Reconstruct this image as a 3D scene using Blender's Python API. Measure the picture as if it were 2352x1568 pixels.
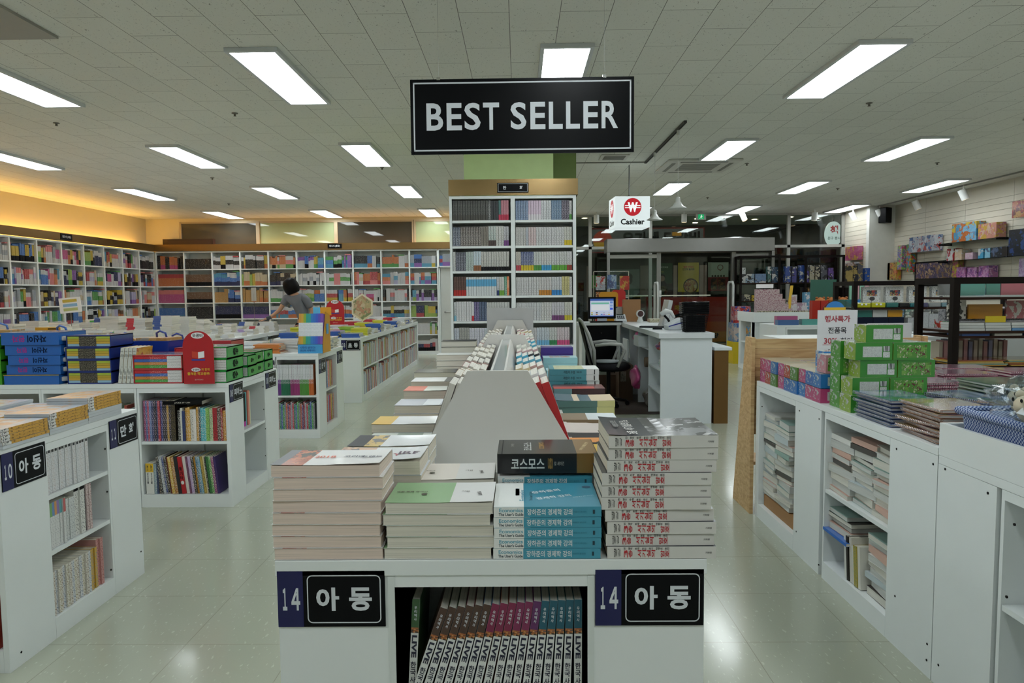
import bpy, math, random
from mathutils import Matrix, Vector
R=math.radians
D=bpy.data; COL=bpy.context.scene.collection
for o in list(D.objects): D.objects.remove(o)
rnd=random.Random(7)
# ---------------------------------------------------------------- camera
SC=bpy.context.scene
cam_d=D.cameras.new('camera'); cam=D.objects.new('camera',cam_d); COL.objects.link(cam)
cam_d.sensor_width=36; cam_d.lens=36*1600/2352; cam_d.clip_start=.05; cam_d.clip_end=80
yaw=math.atan(16/1600); pit=math.atan(112/1600); roll=.009
f=Vector((-math.sin(yaw)*math.cos(pit),math.cos(yaw)*math.cos(pit),-math.sin(pit)))
r=Vector((math.cos(yaw),math.sin(yaw),0)); u=r.cross(f)
r2=r*math.cos(roll)-u*math.sin(roll); u2=u*math.cos(roll)+r*math.sin(roll)
cam.matrix_world=Matrix(((r2.x,u2.x,-f.x,0),(r2.y,u2.y,-f.y,0),(r2.z,u2.z,-f.z,1.4),(0,0,0,1)))
SC.camera=cam
# ---------------------------------------------------------------- world, exposure
w=D.worlds.new('world'); SC.world=w; w.use_nodes=True
w.node_tree.nodes['Background'].inputs[0].default_value=(.02,.022,.028,1)
w.node_tree.nodes['Background'].inputs[1].default_value=.3
SC.view_settings.view_transform='Standard'; SC.view_settings.look='None'
SC.view_settings.gamma=1; SC.view_settings.use_curve_mapping=False
SC.view_settings.exposure=0.0
PANEL_LIGHT=14.5      # brightness of the ceiling light panels
COVE_LIGHT=26.0       # brightness of the warm strip lamps above the wall shelves
# ---------------------------------------------------------------- materials
def lin(h):
    h=h.lstrip('#'); c=[int(h[i:i+2],16)/255 for i in (0,2,4)]
    return tuple(x/12.92 if x<=.04045 else ((x+.055)/1.055)**2.4 for x in c)+(1,)
MC={}
def N(nt,t,**k):
    n=nt.nodes.new(t)
    for a,b in k.items():
        if a in n.inputs: n.inputs[a].default_value=b
        else: setattr(n,a,b)
    return n
def base(name,rough=.5,metal=0,coat=0,spec=.5):
    m=D.materials.new(name); m.use_nodes=True; nt=m.node_tree; p=nt.nodes['Principled BSDF']
    p.inputs['Roughness'].default_value=rough; p.inputs['Metallic'].default_value=metal
    p.inputs['Coat Weight'].default_value=coat; p.inputs['Coat Roughness'].default_value=.12
    p.inputs['Specular IOR Level'].default_value=spec
    return m,nt,p
def M(h,rough=.5,metal=0,coat=0,var=.04):
    k=(h,rough,metal,coat,var)
    if k in MC: return MC[k]
    c=lin(h); dk_=metal==0 and max(c[:3])<.03
    m,nt,p=base('paint_'+h.strip('#'),rough,metal,0 if dk_ and coat<.5 else coat,.12 if dk_ else .5)
    tc=N(nt,'ShaderNodeTexCoord'); n=N(nt,'ShaderNodeTexNoise',Scale=9.0,Detail=3.0)
    nt.links.new(tc.outputs['Object'],n.inputs['Vector'])
    mx=N(nt,'ShaderNodeMix',data_type='RGBA')
    mx.inputs[6].default_value=tuple(x*(1-var*2) for x in c[:3])+(1,); mx.inputs[7].default_value=tuple(min(1,x*(1+var)) for x in c[:3])+(1,)
    nt.links.new(n.outputs['Fac'],mx.inputs[0]); nt.links.new(mx.outputs[2],p.inputs['Base Color'])
    MC[k]=m; return m
def PRINT(bg,ink,sx=60,sz=25,thr=.56,rough=.45,coat=.3):
    """paper printed with small blocks of type or pictures"""
    k=('pr',bg,ink,sx,sz,thr)
    if k in MC: return MC[k]
    m,nt,p=base('print_'+bg.strip('#')+'_'+ink.strip('#'),rough,0,coat)
    tc=N(nt,'ShaderNodeTexCoord'); mp=N(nt,'ShaderNodeMapping'); mp.inputs['Scale'].default_value=(sx,sx,sz)
    n=N(nt,'ShaderNodeTexNoise',Scale=1.0,Detail=1.5)
    cr=N(nt,'ShaderNodeValToRGB'); cr.color_ramp.interpolation='LINEAR'
    e=cr.color_ramp.elements; e[0].position=thr-.02; e[0].color=lin(bg); e[1].position=thr+.02; e[1].color=lin(ink)
    L=nt.links.new; L(tc.outputs['Object'],mp.inputs[0]); L(mp.outputs[0],n.inputs['Vector']); L(n.outputs['Fac'],cr.inputs[0]); L(cr.outputs[0],p.inputs['Base Color'])
    MC[k]=m; return m
def ART(cols,scale=12,rough=.35,coat=.5,detail=2.):
    """printed picture made of patches of several colours"""
    k=('art',tuple(cols),scale)
    if k in MC: return MC[k]
    m,nt,p=base('picture_'+cols[0].strip('#'),rough,0,coat)
    L=nt.links.new; tc=N(nt,'ShaderNodeTexCoord'); wn=N(nt,'ShaderNodeTexNoise',Scale=float(scale)*1.5,Detail=3.0)
    ad=N(nt,'ShaderNodeMix',data_type='VECTOR',factor_mode='UNIFORM'); ad.inputs[0].default_value=.06
    L(tc.outputs['Object'],wn.inputs['Vector']); L(tc.outputs['Object'],ad.inputs[4]); L(wn.outputs['Color'],ad.inputs[5])
    va=N(nt,'ShaderNodeTexVoronoi',Scale=float(scale)*1.3,distance='MINKOWSKI'); va.inputs['Exponent'].default_value=3; vb=N(nt,'ShaderNodeTexVoronoi',Scale=float(scale)*4.5)
    L(ad.outputs[1],va.inputs['Vector']); L(tc.outputs['Object'],vb.inputs['Vector'])
    mx=N(nt,'ShaderNodeMix',data_type='RGBA'); st=N(nt,'ShaderNodeMath',operation='GREATER_THAN'); st.inputs[1].default_value=.55
    L(wn.outputs['Fac'],st.inputs[0]); L(st.outputs[0],mx.inputs[0]); L(va.outputs['Color'],mx.inputs[6]); L(vb.outputs['Color'],mx.inputs[7])
    sp=N(nt,'ShaderNodeSeparateColor'); L(mx.outputs[2],sp.inputs[0])
    cr=N(nt,'ShaderNodeValToRGB'); cr.color_ramp.interpolation='CONSTANT'; e=cr.color_ramp.elements; k2=len(cols)
    e[0].position=0; e[0].color=lin(cols[0]); e[1].position=.36; e[1].color=lin(cols[1])
    for i in range(2,k2):
        q=e.new(.36+.64*(i-1)/(k2-1)); q.color=lin(cols[i])
    L(sp.outputs[0],cr.inputs[0])
    sf=N(nt,'ShaderNodeTexNoise',Scale=float(scale)*3,Detail=3.0); L(tc.outputs['Object'],sf.inputs['Vector'])
    m2=N(nt,'ShaderNodeMix',data_type='RGBA',blend_type='MULTIPLY'); m2.inputs[0].default_value=.45; L(cr.outputs[0],m2.inputs[6]); L(sf.outputs['Fac'],m2.inputs[7]); L(m2.outputs[2],p.inputs['Base Color'])
    MC[k]=m; return m
def EMIT(h,s):
    k=('em',h,s)
    if k in MC: return MC[k]
    m,nt,p=base('glow_'+h.strip('#')); p.inputs['Base Color'].default_value=tuple(x*.25 for x in lin(h)[:3])+(1,)
    p.inputs['Emission Color'].default_value=lin(h); p.inputs['Emission Strength'].default_value=s
    MC[k]=m; return m
def PAGES(h='#d9d3c4'):
    k=('pg',h)
    if k in MC: return MC[k]
    m,nt,p=base('page_edges_'+h.strip('#'),.8); c=lin(h)
    tc=N(nt,'ShaderNodeTexCoord'); mp=N(nt,'ShaderNodeMapping'); mp.inputs['Scale'].default_value=(6,6,900)
    n=N(nt,'ShaderNodeTexNoise',Scale=1.0,Detail=2.0); cr=N(nt,'ShaderNodeValToRGB'); e=cr.color_ramp.elements
    e[0].position=.3; e[0].color=tuple(x*.78 for x in c[:3])+(1,); e[1].position=.6; e[1].color=c
    L=nt.links.new; L(tc.outputs['Object'],mp.inputs[0]); L(mp.outputs[0],n.inputs['Vector']); L(n.outputs['Fac'],cr.inputs[0]); L(cr.outputs[0],p.inputs['Base Color'])
    MC[k]=m; return m
def GLASS(name='clear_glass',tint='#dfe8e4',gl=.02,strength=1.0):
    if name in MC: return MC[name]
    m=D.materials.new(name); m.use_nodes=True; nt=m.node_tree; nt.nodes.remove(nt.nodes['Principled BSDF'])
    t=N(nt,'ShaderNodeBsdfTransparent'); t.inputs[0].default_value=lin(tint)
    g=N(nt,'ShaderNodeBsdfGlossy',Roughness=gl); fr=N(nt,'ShaderNodeMapRange'); lw_=N(nt,'ShaderNodeLayerWeight',Blend=.5); pw=N(nt,'ShaderNodeMath',operation='POWER'); pw.inputs[1].default_value=5; nt.links.new(lw_.outputs['Facing'],pw.inputs[0]); nt.links.new(pw.outputs[0],fr.inputs[0]); fr.inputs[3].default_value=.05; fr.inputs[4].default_value=.9
    n=N(nt,'ShaderNodeTexNoise',Scale=3.0); mm=N(nt,'ShaderNodeMath',operation='MULTIPLY'); mm.inputs[1].default_value=strength
    ms=N(nt,'ShaderNodeMixShader'); out=nt.nodes['Material Output']; L=nt.links.new
    L(fr.outputs[0],mm.inputs[0]); L(mm.outputs[0],ms.inputs[0]); L(t.outputs[0],ms.inputs[1]); L(g.outputs[0],ms.inputs[2]); L(ms.outputs[0],out.inputs[0])
    MC[name]=m; return m
WHITE=M('#dfe4e4',.32,var=.015); WHITE2=M('#d2d8d6',.4,var=.02); PAPER=M('#e9e9ea',.6)
BLACK=M('#0c0d10',.35); DARK=M('#1c1b1c',.5); NAVY=M('#10124e',.4); INKW=M('#cfd4da',.5,var=.01); RED=M('#c8202c',.4); GREYM=M('#7a7c80',.35,metal=.8)
STEEL=M('#8f8e8c',.34,metal=1); CHROME=M('#d5d5d5',.12,metal=1)
# ---------------------------------------------------------------- mesh builder
TXT={}
def glyphs(s,bold):
    k=(s,bold)
    if k in TXT: return TXT[k]
    c=D.curves.new('lettering','FONT'); c.body=s; c.size=1; c.offset=bold; c.resolution_u=3; c.space_character=1.0
    o=D.objects.new('lettering',c); COL.objects.link(o)
    dg=bpy.context.evaluated_depsgraph_get(); me=D.meshes.new_from_object(o.evaluated_get(dg))
    v=[(q.co.x,q.co.y) for q in me.vertices]; fs=[tuple(p.vertices) for p in me.polygons]
    D.objects.remove(o); D.meshes.remove(me); D.curves.remove(c)
    if v:
        x0=min(a for a,b in v);x1=max(a for a,b in v);y0=min(b for a,b in v);y1=max(b for a,b in v)
        v=[(a-(x0+x1)/2,b-(y0+y1)/2) for a,b in v]; TXT[k]=(v,fs,x1-x0,y1-y0)
    else: TXT[k]=([],[],1,1)
    return TXT[k]
class MB:
    def __init__(s,mtx=None): s.v=[];s.f=[];s.mi=[];s.mats=[];s.M=mtx or Matrix();s.sm=[]
    def mat(s,m):
        if m not in s.mats: s.mats.append(m)
        return s.mats.index(m)
    def add(s,vs,fs,m,smooth=False,X=None):
        T=s.M@X if X is not None else s.M
        n=len(s.v); i=s.mat(m); s.v+=[tuple(T@Vector(q)) for q in vs]
        for q in fs: s.f.append(tuple(n+a for a in q)); s.mi.append(i); s.sm.append(smooth)
        return s
    def box(s,x0,x1,y0,y1,z0,z1,m,X=None,mf=None):
        """mf: {face: material}; faces b,t,-y,+x,+y,-x"""
        vs=[(x0,y0,z0),(x1,y0,z0),(x1,y1,z0),(x0,y1,z0),(x0,y0,z1),(x1,y0,z1),(x1,y1,z1),(x0,y1,z1)]
        F={'b':(0,3,2,1),'t':(4,5,6,7),'f':(0,1,5,4),'r':(1,2,6,5),'k':(2,3,7,6),'l':(3,0,4,7)}
        if not mf: return s.add(vs,list(F.values()),m,X=X)
        n0=len(s.v); T=s.M@X if X is not None else s.M; s.v+=[tuple(T@Vector(q)) for q in vs]
        for k,q in F.items(): s.f.append(tuple(n0+a for a in q)); s.mi.append(s.mat(mf.get(k,m))); s.sm.append(False)
        return s
    def quad(s,a,b,c,d,m): return s.add([a,b,c,d],[(0,1,2,3)],m)
    def prism(s,pts,y0,y1,m,X=None):
        """outline in x,z (counter clockwise seen from -y), thick along y"""
        n=len(pts); vs=[(a,y0,b) for a,b in pts]+[(a,y1,b) for a,b in pts]
        fs=[tuple(range(n)),tuple(range(2*n-1,n-1,-1))]+[(i,(i+1)%n+0,(i+1)%n+n,i+n)[::-1] for i in range(n)]
        return s.add(vs,fs,m,X=X)
    def cyl(s,p0,p1,r0,m,r1=None,n=12,smooth=True):
        r1=r0 if r1 is None else r1; p0=Vector(p0);p1=Vector(p1);d=(p1-p0).normalized()
        a=d.orthogonal().normalized();b=d.cross(a); vs=[]
        for p,rr in((p0,r0),(p1,r1)):
            for i in range(n): t=2*math.pi*i/n; vs.append(p+(a*math.cos(t)+b*math.sin(t))*rr)
        s.add(vs,[(i,(i+1)%n,(i+1)%n+n,i+n) for i in range(n)],m,smooth)
        return s.add(vs,[tuple(range(n))[::-1],tuple(range(n,2*n))],m)
    def tube(s,pts,rr,m,n=8):
        pts=[Vector(p) for p in pts]; vs=[];k=len(pts); up=None
        for i,p in enumerate(pts):
            d=(pts[min(i+1,k-1)]-pts[max(i-1,0)]).normalized()
            a=d.orthogonal().normalized() if up is None else (up-d*up.dot(d)).normalized(); up=a; b=d.cross(a)
            q=rr[i] if isinstance(rr,(list,tuple)) else rr
            for j in range(n): t=2*math.pi*j/n; vs.append(p+(a*math.cos(t)+b*math.sin(t))*q)
        fs=[(i*n+j,i*n+(j+1)%n,(i+1)*n+(j+1)%n,(i+1)*n+j) for i in range(k-1) for j in range(n)]
        fs+=[tuple(range(n))[::-1],tuple(range((k-1)*n,k*n))]
        return s.add(vs,fs,m,True)
    def lathe(s,prof,m,c=(0,0,0),n=24):
        vs=[];k=len(prof)
        for rr,z in prof:
            for j in range(n): t=2*math.pi*j/n; vs.append((c[0]+rr*math.cos(t),c[1]+rr*math.sin(t),c[2]+z))
        return s.add(vs,[(i*n+j,i*n+(j+1)%n,(i+1)*n+(j+1)%n,(i+1)*n+j) for i in range(k-1) for j in range(n)],m,True)
    def disc(s,c,xd,yd,rx,ry,m,n=28):
        c=Vector(c);xd=Vector(xd);yd=Vector(yd)
        return s.add([c+xd*rx*math.cos(2*math.pi*i/n)+yd*ry*math.sin(2*math.pi*i/n) for i in range(n)],[tuple(range(n))],m)
    def text(s,t,c,xd,yd,w,h,m,bold=.02,keep=True,stack=None):
        """flat lettering centred on c, along xd, upright along yd, fitted in w x h.  stack=dir: letters one after another"""
        c=Vector(c);xd=Vector(xd);yd=Vector(yd)
        if stack is not None:
            st=Vector(stack); n=len(t); step=w/n
            for i,ch in enumerate(t):
                if ch!=' ': s.text(ch,c+st*(step*(i-(n-1)/2)),xd,yd,h,step*.86,m,bold,False)
            return s
        v,fs,tw,th=glyphs(t,bold)
        if not v: return s
        kx=w/tw; ky=h/th
        if keep: kx=ky=min(kx,ky)
        return s.add([c+xd*(a*kx)+yd*(b*ky) for a,b in v],fs,m)
    def mesh(s,name):
        me=D.meshes.new(name); me.from_pydata(s.v,[],s.f)
        for m in s.mats: me.materials.append(m)
        me.polygons.foreach_set('material_index',s.mi); me.polygons.foreach_set('use_smooth',s.sm); me.update(); return me
    def build(s,name,parent=None,label=None,cat=None,group=None,kind=None,bevel=0):
        o=D.objects.new(name,s.mesh(name)); COL.objects.link(o)
        if parent: o.parent=parent
        if bevel:
            b=o.modifiers.new('bevel','BEVEL'); b.width=bevel; b.segments=2; b.limit_method='ANGLE'
        return tag(o,label,cat,group,kind)
def tag(o,label=None,cat=None,group=None,kind=None):
    if label: o['label']=label
    if cat: o['category']=cat
    if group: o['group']=group
    if kind: o['kind']=kind
    return o
def thing(name,label,cat,mtx=None,group=None):
    o=D.objects.new(name,None); COL.objects.link(o); o.empty_display_size=.05
    if mtx is not None: o.matrix_world=mtx
    return tag(o,label,cat,group)
def T(x,y,z=0,rz=0): return Matrix.Translation((x,y,z))@Matrix.Rotation(R(rz),4,'Z')
ORD='first second third fourth fifth sixth seventh eighth ninth tenth eleventh twelfth thirteenth fourteenth fifteenth sixteenth seventeenth eighteenth nineteenth twentieth'.split()
def od(i):
    if i<20: return ORD[i]
    if i==29: return 'thirtieth'
    if i<29: return 'twenty-'+ORD[i-20]
    return 'thirty-'+ORD[i-30]
X_=(1,0,0);Y_=(0,1,0);Z_=(0,0,1);NX=(-1,0,0);NY=(0,-1,0);NZ=(0,0,-1)
def S(name,mb,**k): return mb.build(name,kind='structure',**k)
# ---------------------------------------------------------------- the room
H=3.17; XL=-8.62; XR=8.0; YB=16.2; YF=-3.2
def floor_mat():
    m,nt,p=base('vinyl_floor',.22,0,.25,.5); p.inputs['Coat Roughness'].default_value=.1
    L=nt.links.new; tc=N(nt,'ShaderNodeTexCoord')
    b=N(nt,'ShaderNodeTexBrick',offset=0.0,squash=1.0); b.inputs['Color1'].default_value=lin('#a9ad9c'); b.inputs['Color2'].default_value=lin('#a5a999'); b.inputs['Mortar'].default_value=lin('#8e8e80')
    b.inputs['Scale'].default_value=1; b.inputs['Mortar Size'].default_value=.0016; b.inputs['Brick Width'].default_value=.45; b.inputs['Row Height'].default_value=.45
    n=N(nt,'ShaderNodeTexNoise',Scale=70.0,Detail=1.0); mp=N(nt,'ShaderNodeMapping'); mp.inputs['Scale'].default_value=(1,.4,1); mp.inputs['Rotation'].default_value=(0,0,.6)
    cr=N(nt,'ShaderNodeValToRGB'); e=cr.color_ramp.elements; e[0].position=.66; e[0].color=(0,0,0,1); e[1].position=.72; e[1].color=(.35,.35,.35,1)
    n2=N(nt,'ShaderNodeTexNoise',Scale=.5,Detail=0.0)
    mx=N(nt,'ShaderNodeMix',data_type='RGBA'); mx.inputs[7].default_value=lin('#d6d6c8')
    m2=N(nt,'ShaderNodeMix',data_type='RGBA',blend_type='MULTIPLY'); m2.inputs[0].default_value=.08
    L(tc.outputs['Object'],b.inputs['Vector']); L(tc.outputs['Object'],mp.inputs[0]); L(mp.outputs[0],n.inputs['Vector']); L(n.outputs['Fac'],cr.inputs[0])
    L(cr.outputs[0],mx.inputs[0]); L(b.outputs['Color'],mx.inputs[6]); L(tc.outputs['Object'],n2.inputs['Vector'])
    L(mx.outputs[2],m2.inputs[6]); L(n2.outputs['Fac'],m2.inputs[7]); L(m2.outputs[2],p.inputs['Base Color'])
    n3=N(nt,'ShaderNodeTexNoise',Scale=5.0,Detail=5.0); L(tc.outputs['Object'],n3.inputs['Vector'])
    
    return m
def ceil_mat():
    m,nt,p=base('fissured_ceiling_tile',.85); L=nt.links.new; tc=N(nt,'ShaderNodeTexCoord')
    mp=N(nt,'ShaderNodeMapping'); mp.inputs['Rotation'].default_value=(0,0,R(90)); mp.inputs['Location'].default_value=(.02,.045,0)
    b=N(nt,'ShaderNodeTexBrick',offset=.5); b.inputs['Color1'].default_value=lin('#dfe0d8'); b.inputs['Color2'].default_value=lin('#dadbd3'); b.inputs['Mortar'].default_value=lin('#6d6d68')
    b.inputs['Scale'].default_value=1; b.inputs['Mortar Size'].default_value=.0022; b.inputs['Brick Width'].default_value=.646; b.inputs['Row Height'].default_value=.323
    v=N(nt,'ShaderNodeTexNoise',Scale=70.0,Detail=2.0,Distortion=1.5)
    mp2=N(nt,'ShaderNodeMapping'); mp2.inputs['Scale'].default_value=(1,.6,1)
    cr=N(nt,'ShaderNodeValToRGB'); e=cr.color_ramp.elements; e[0].position=.66; e[0].color=(0,0,0,1); e[1].position=.7; e[1].color=(.75,.75,.75,1)
    mx=N(nt,'ShaderNodeMix',data_type='RGBA'); mx.inputs[7].default_value=lin('#77776f')
    L(tc.outputs['Object'],mp.inputs[0]); L(mp.outputs[0],b.inputs['Vector']); L(tc.outputs['Object'],mp2.inputs[0]); L(mp2.outputs[0],v.inputs['Vector'])
    L(v.outputs['Fac'],cr.inputs[0]); L(cr.outputs[0],mx.inputs[0]); L(b.outputs['Color'],mx.inputs[6]); L(mx.outputs[2],p.inputs['Base Color'])
    return m
S('floor',MB().box(XL-.2,9.5,YF,19.2,-.1,0,floor_mat()))
S('ceiling',MB().box(XL-.2,9.5,YF,19.2,H,H+.1,ceil_mat()))
CREAM=M('#d9cfae',.6,var=.01)
S('wall_left',MB().box(XL-.12,XL,YF,YB+.12,0,H,CREAM))
wb=MB(); wb.box(XL,-7.82,YB,YB+.12,0,H,CREAM); wb.box(-7.82,1.0,YB,YB+.12,0,2.56,M('#c9c9c2',.6)); wb.box(-7.82,1.0,YB,YB+.12,3.1,H,CREAM); wb.box(.9,1.3,YB,YB+.12,0,H,M('#c9c9c2',.6))
S('wall_back',wb)
S('wall_front',MB().box(XL,XR,YF-.1,YF,0,H,M('#cfcfc8',.6)))
# windows above the wall shelves
fr=M('#b9a98a',.5)
for i,(a,b,c) in enumerate([(-7.80,-6.06,'#4a4840'),(-5.98,-4.25,'#a9b88f'),(-4.17,-2.45,'#4b4940'),(-2.36,.85,'#a9b88f')]):
    q=MB(); q.box(a,b,YB+.03,YB+.05,2.57,3.06,M(c,.025,var=.02)); o=S('window_%d'%(i+1),q)
    q=MB(); q.box(a-.02,b+.02,YB,YB+.06,3.06,3.1,fr); q.box(a-.04,a,YB-.01,YB+.06,2.56,3.1,fr); q.box(b,b+.04,YB-.01,YB+.06,2.56,3.1,fr); q.build('window_frame',parent=o)
# slat wall on the right with its pillar
sl=M('#cfc9ba',.5,var=.02); gv=M('#a8a294',.7)
def slats(mb,fx,y0,y1,z0,z1):
    mb.box(fx+.012,fx+.1,y0,y1,0,H,gv)
    z=z0
    while z<z1: mb.box(fx,fx+.013,y0,y1,z,min(z+.0945,z1),sl); z+=.1
    mb.box(fx,fx+.013,y0,y1,z1,H,sl)
q=MB(); y=YF
while y<15.1: slats(q,XR,y+.003,min(y+1.217,15.1),.1,2.98); y+=1.22
q.box(XR,XR+.013,YF,15.1,0,.1,sl); S('wall_right',q)
q=MB(); slats(q,7.5,15.12,YB,.1,2.98); S('wall_stub',q)
S('trim_1',MB().box(7.46,8.1,15.0,15.12,0,H,M('#d5d5cf',.4)))
S('trim_2',MB().box(.72,1.75,9.68,9.72,H-.012,H-.001,M('#8d8d88',.5)))
# storefront glazing
AL=M('#a8a8a2',.4,metal=.3); g=GLASS()
q=MB()
for x in (1.3,1.66,3.05,6.22,7.46): q.box(x-.035,x+.035,YB-.02,YB+.06,0,H-.03,AL)
q.box(1.3,7.5,YB-.02,YB+.06,2.38,2.44,AL); q.box(1.3,7.5,YB-.02,YB+.06,H-.05,H-.001,AL); q.box(1.3,3.0,YB-.02,YB+.06,0,.1,AL); q.box(4.95,7.46,YB-.02,YB+.06,0,.1,AL)
o=S('window_5',q); MB().box(1.34,7.42,YB+.015,YB+.025,.1,2.38,g).build('glass_pane',parent=o); MB().box(1.34,7.42,YB+.015,YB+.025,2.44,H-.05,g).build('glass_pane',parent=o)
# glazed sliding door with its steel canopy, standing in front of the glazing
o=thing('door_2',None,None); tag(o,kind='structure')
q=MB(); q.box(1.9,5.47,15.0,15.55,2.24,2.53,STEEL); q.build('canopy',parent=o,bevel=.01)
q=MB(); q.box(1.9,1.96,15.0,15.06,0,2.24,STEEL); q.box(5.41,5.47,15.0,15.06,0,2.24,STEEL)
for x in (3.0,4.62): q.box(x,x+.09,15.2,15.29,0,2.24,M('#8d8d88',.35,metal=.7))
q.box(1.96,3.0,15.2,15.26,2.12,2.2,AL); q.box(4.7,5.41,15.2,15.26,2.12,2.2,AL); q.build('door_frame',parent=o)
for a,b in ((1.96,3.0),(4.71,5.41)): MB().box(a,b,15.22,15.23,.05,2.12,g).build('glass_pane',parent=o)
for x in (3.03,4.65):
    q=MB(); q.box(x,x+.07,15.185,15.197,1.28,1.42,PAPER); q.text('당기세요',(x+.035,15.184,1.34),X_,Z_,.06,.02,BLACK); q.build('door_notice',parent=o,label='small white paper notice on the door post')
# corridor beyond: dark facade of the place opposite
DW=M('#1d1c1c',.7); S('wall_corridor',MB().box(-1,9.5,19.0,19.2,0,H,M('#2a2624',.7)))
S('wall_corridor_side',MB().box(9.3,9.5,YB,19,0,H,DW)); S('wall_corridor_left',MB().box(.6,.8,YB+.13,19,0,H,DW))
# interior door beside the bookcase
o=S('door_1',MB().box(-1.78,-.9,15.98,16.03,.02,1.97,M('#c3c6c2',.4)))
q=MB(); q.cyl((-1.68,15.97,.97),(-1.68,15.93,.97),.025,STEEL); q.cyl((-1.68,15.93,.97),(-1.54,15.93,.97),.011,STEEL); q.build('door_handle',parent=o,label='chrome lever handle')
q=MB(); q.box(-1.84,-1.785,15.95,16.19,.0,2.0,WHITE); q.box(-1.84,-.8,15.95,16.19,1.975,2.0,WHITE); S('trim_3',q)
# ceiling light panels
LP=[]; PANEL=EMIT('#f0f8fa',PANEL_LIGHT); FRM=M('#ced2d4',.5)
cols=[-6.60,-4.34,-2.07,.20,2.455,4.71,6.95]; rows=[-1.2,1.965,5.13,8.3,11.46,14.66]
def panel_meshes():
    a=MB(); w_=.33; l_=1.37
    for (x0,x1,y0,y1) in ((-.028,0,-.028,l_+.028),(w_,w_+.028,-.028,l_+.028),(0,w_,-.028,0),(0,w_,l_,l_+.028)): a.box(x0,x1,y0,y1,-.03,0,FRM)
    b=MB().box(0.001,w_-.001,.001,l_-.001,-.02,-.005,PANEL); return a.mesh('light_frame'),b.mesh('diffuser')
pa,pb=panel_meshes()
cn=['far left','left','centre left','centre','centre right','right','far right']; rn=['hindmost','behind-camera','front','second','third','rear']
for i,x in enumerate(cols):
    for j,y in enumerate(rows):
        if x==.2 and y in (8.3,): continue
        if j>=2 and i==0 and j==2: continue
        t=thing('ceiling_light','recessed rectangular light panel in ceiling, %s row, %s column'%(rn[j],cn[i]),'ceiling light',T(x,y,H-.001),'recessed ceiling light panels')
        for nm,me in (('light_frame',pa),('diffuser',pb)):
            c=D.objects.new(nm,me); COL.objects.link(c); c.parent=t
# warm strip lamps hidden behind the shelf cornices
q=MB().box(-8.56,-8.52,5.0,15.7,2.45,2.475,EMIT('#ffc060',COVE_LIGHT)); q.build('strip_lamp',label='warm strip lamp behind cornice along left wall shelving',cat='strip light')
q=MB().box(-7.7,.6,16.11,16.14,2.45,2.475,EMIT('#ffb868',COVE_LIGHT*.45)); q.build('strip_lamp',label='warm strip lamp behind cornice along back wall shelving',cat='strip light')
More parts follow.
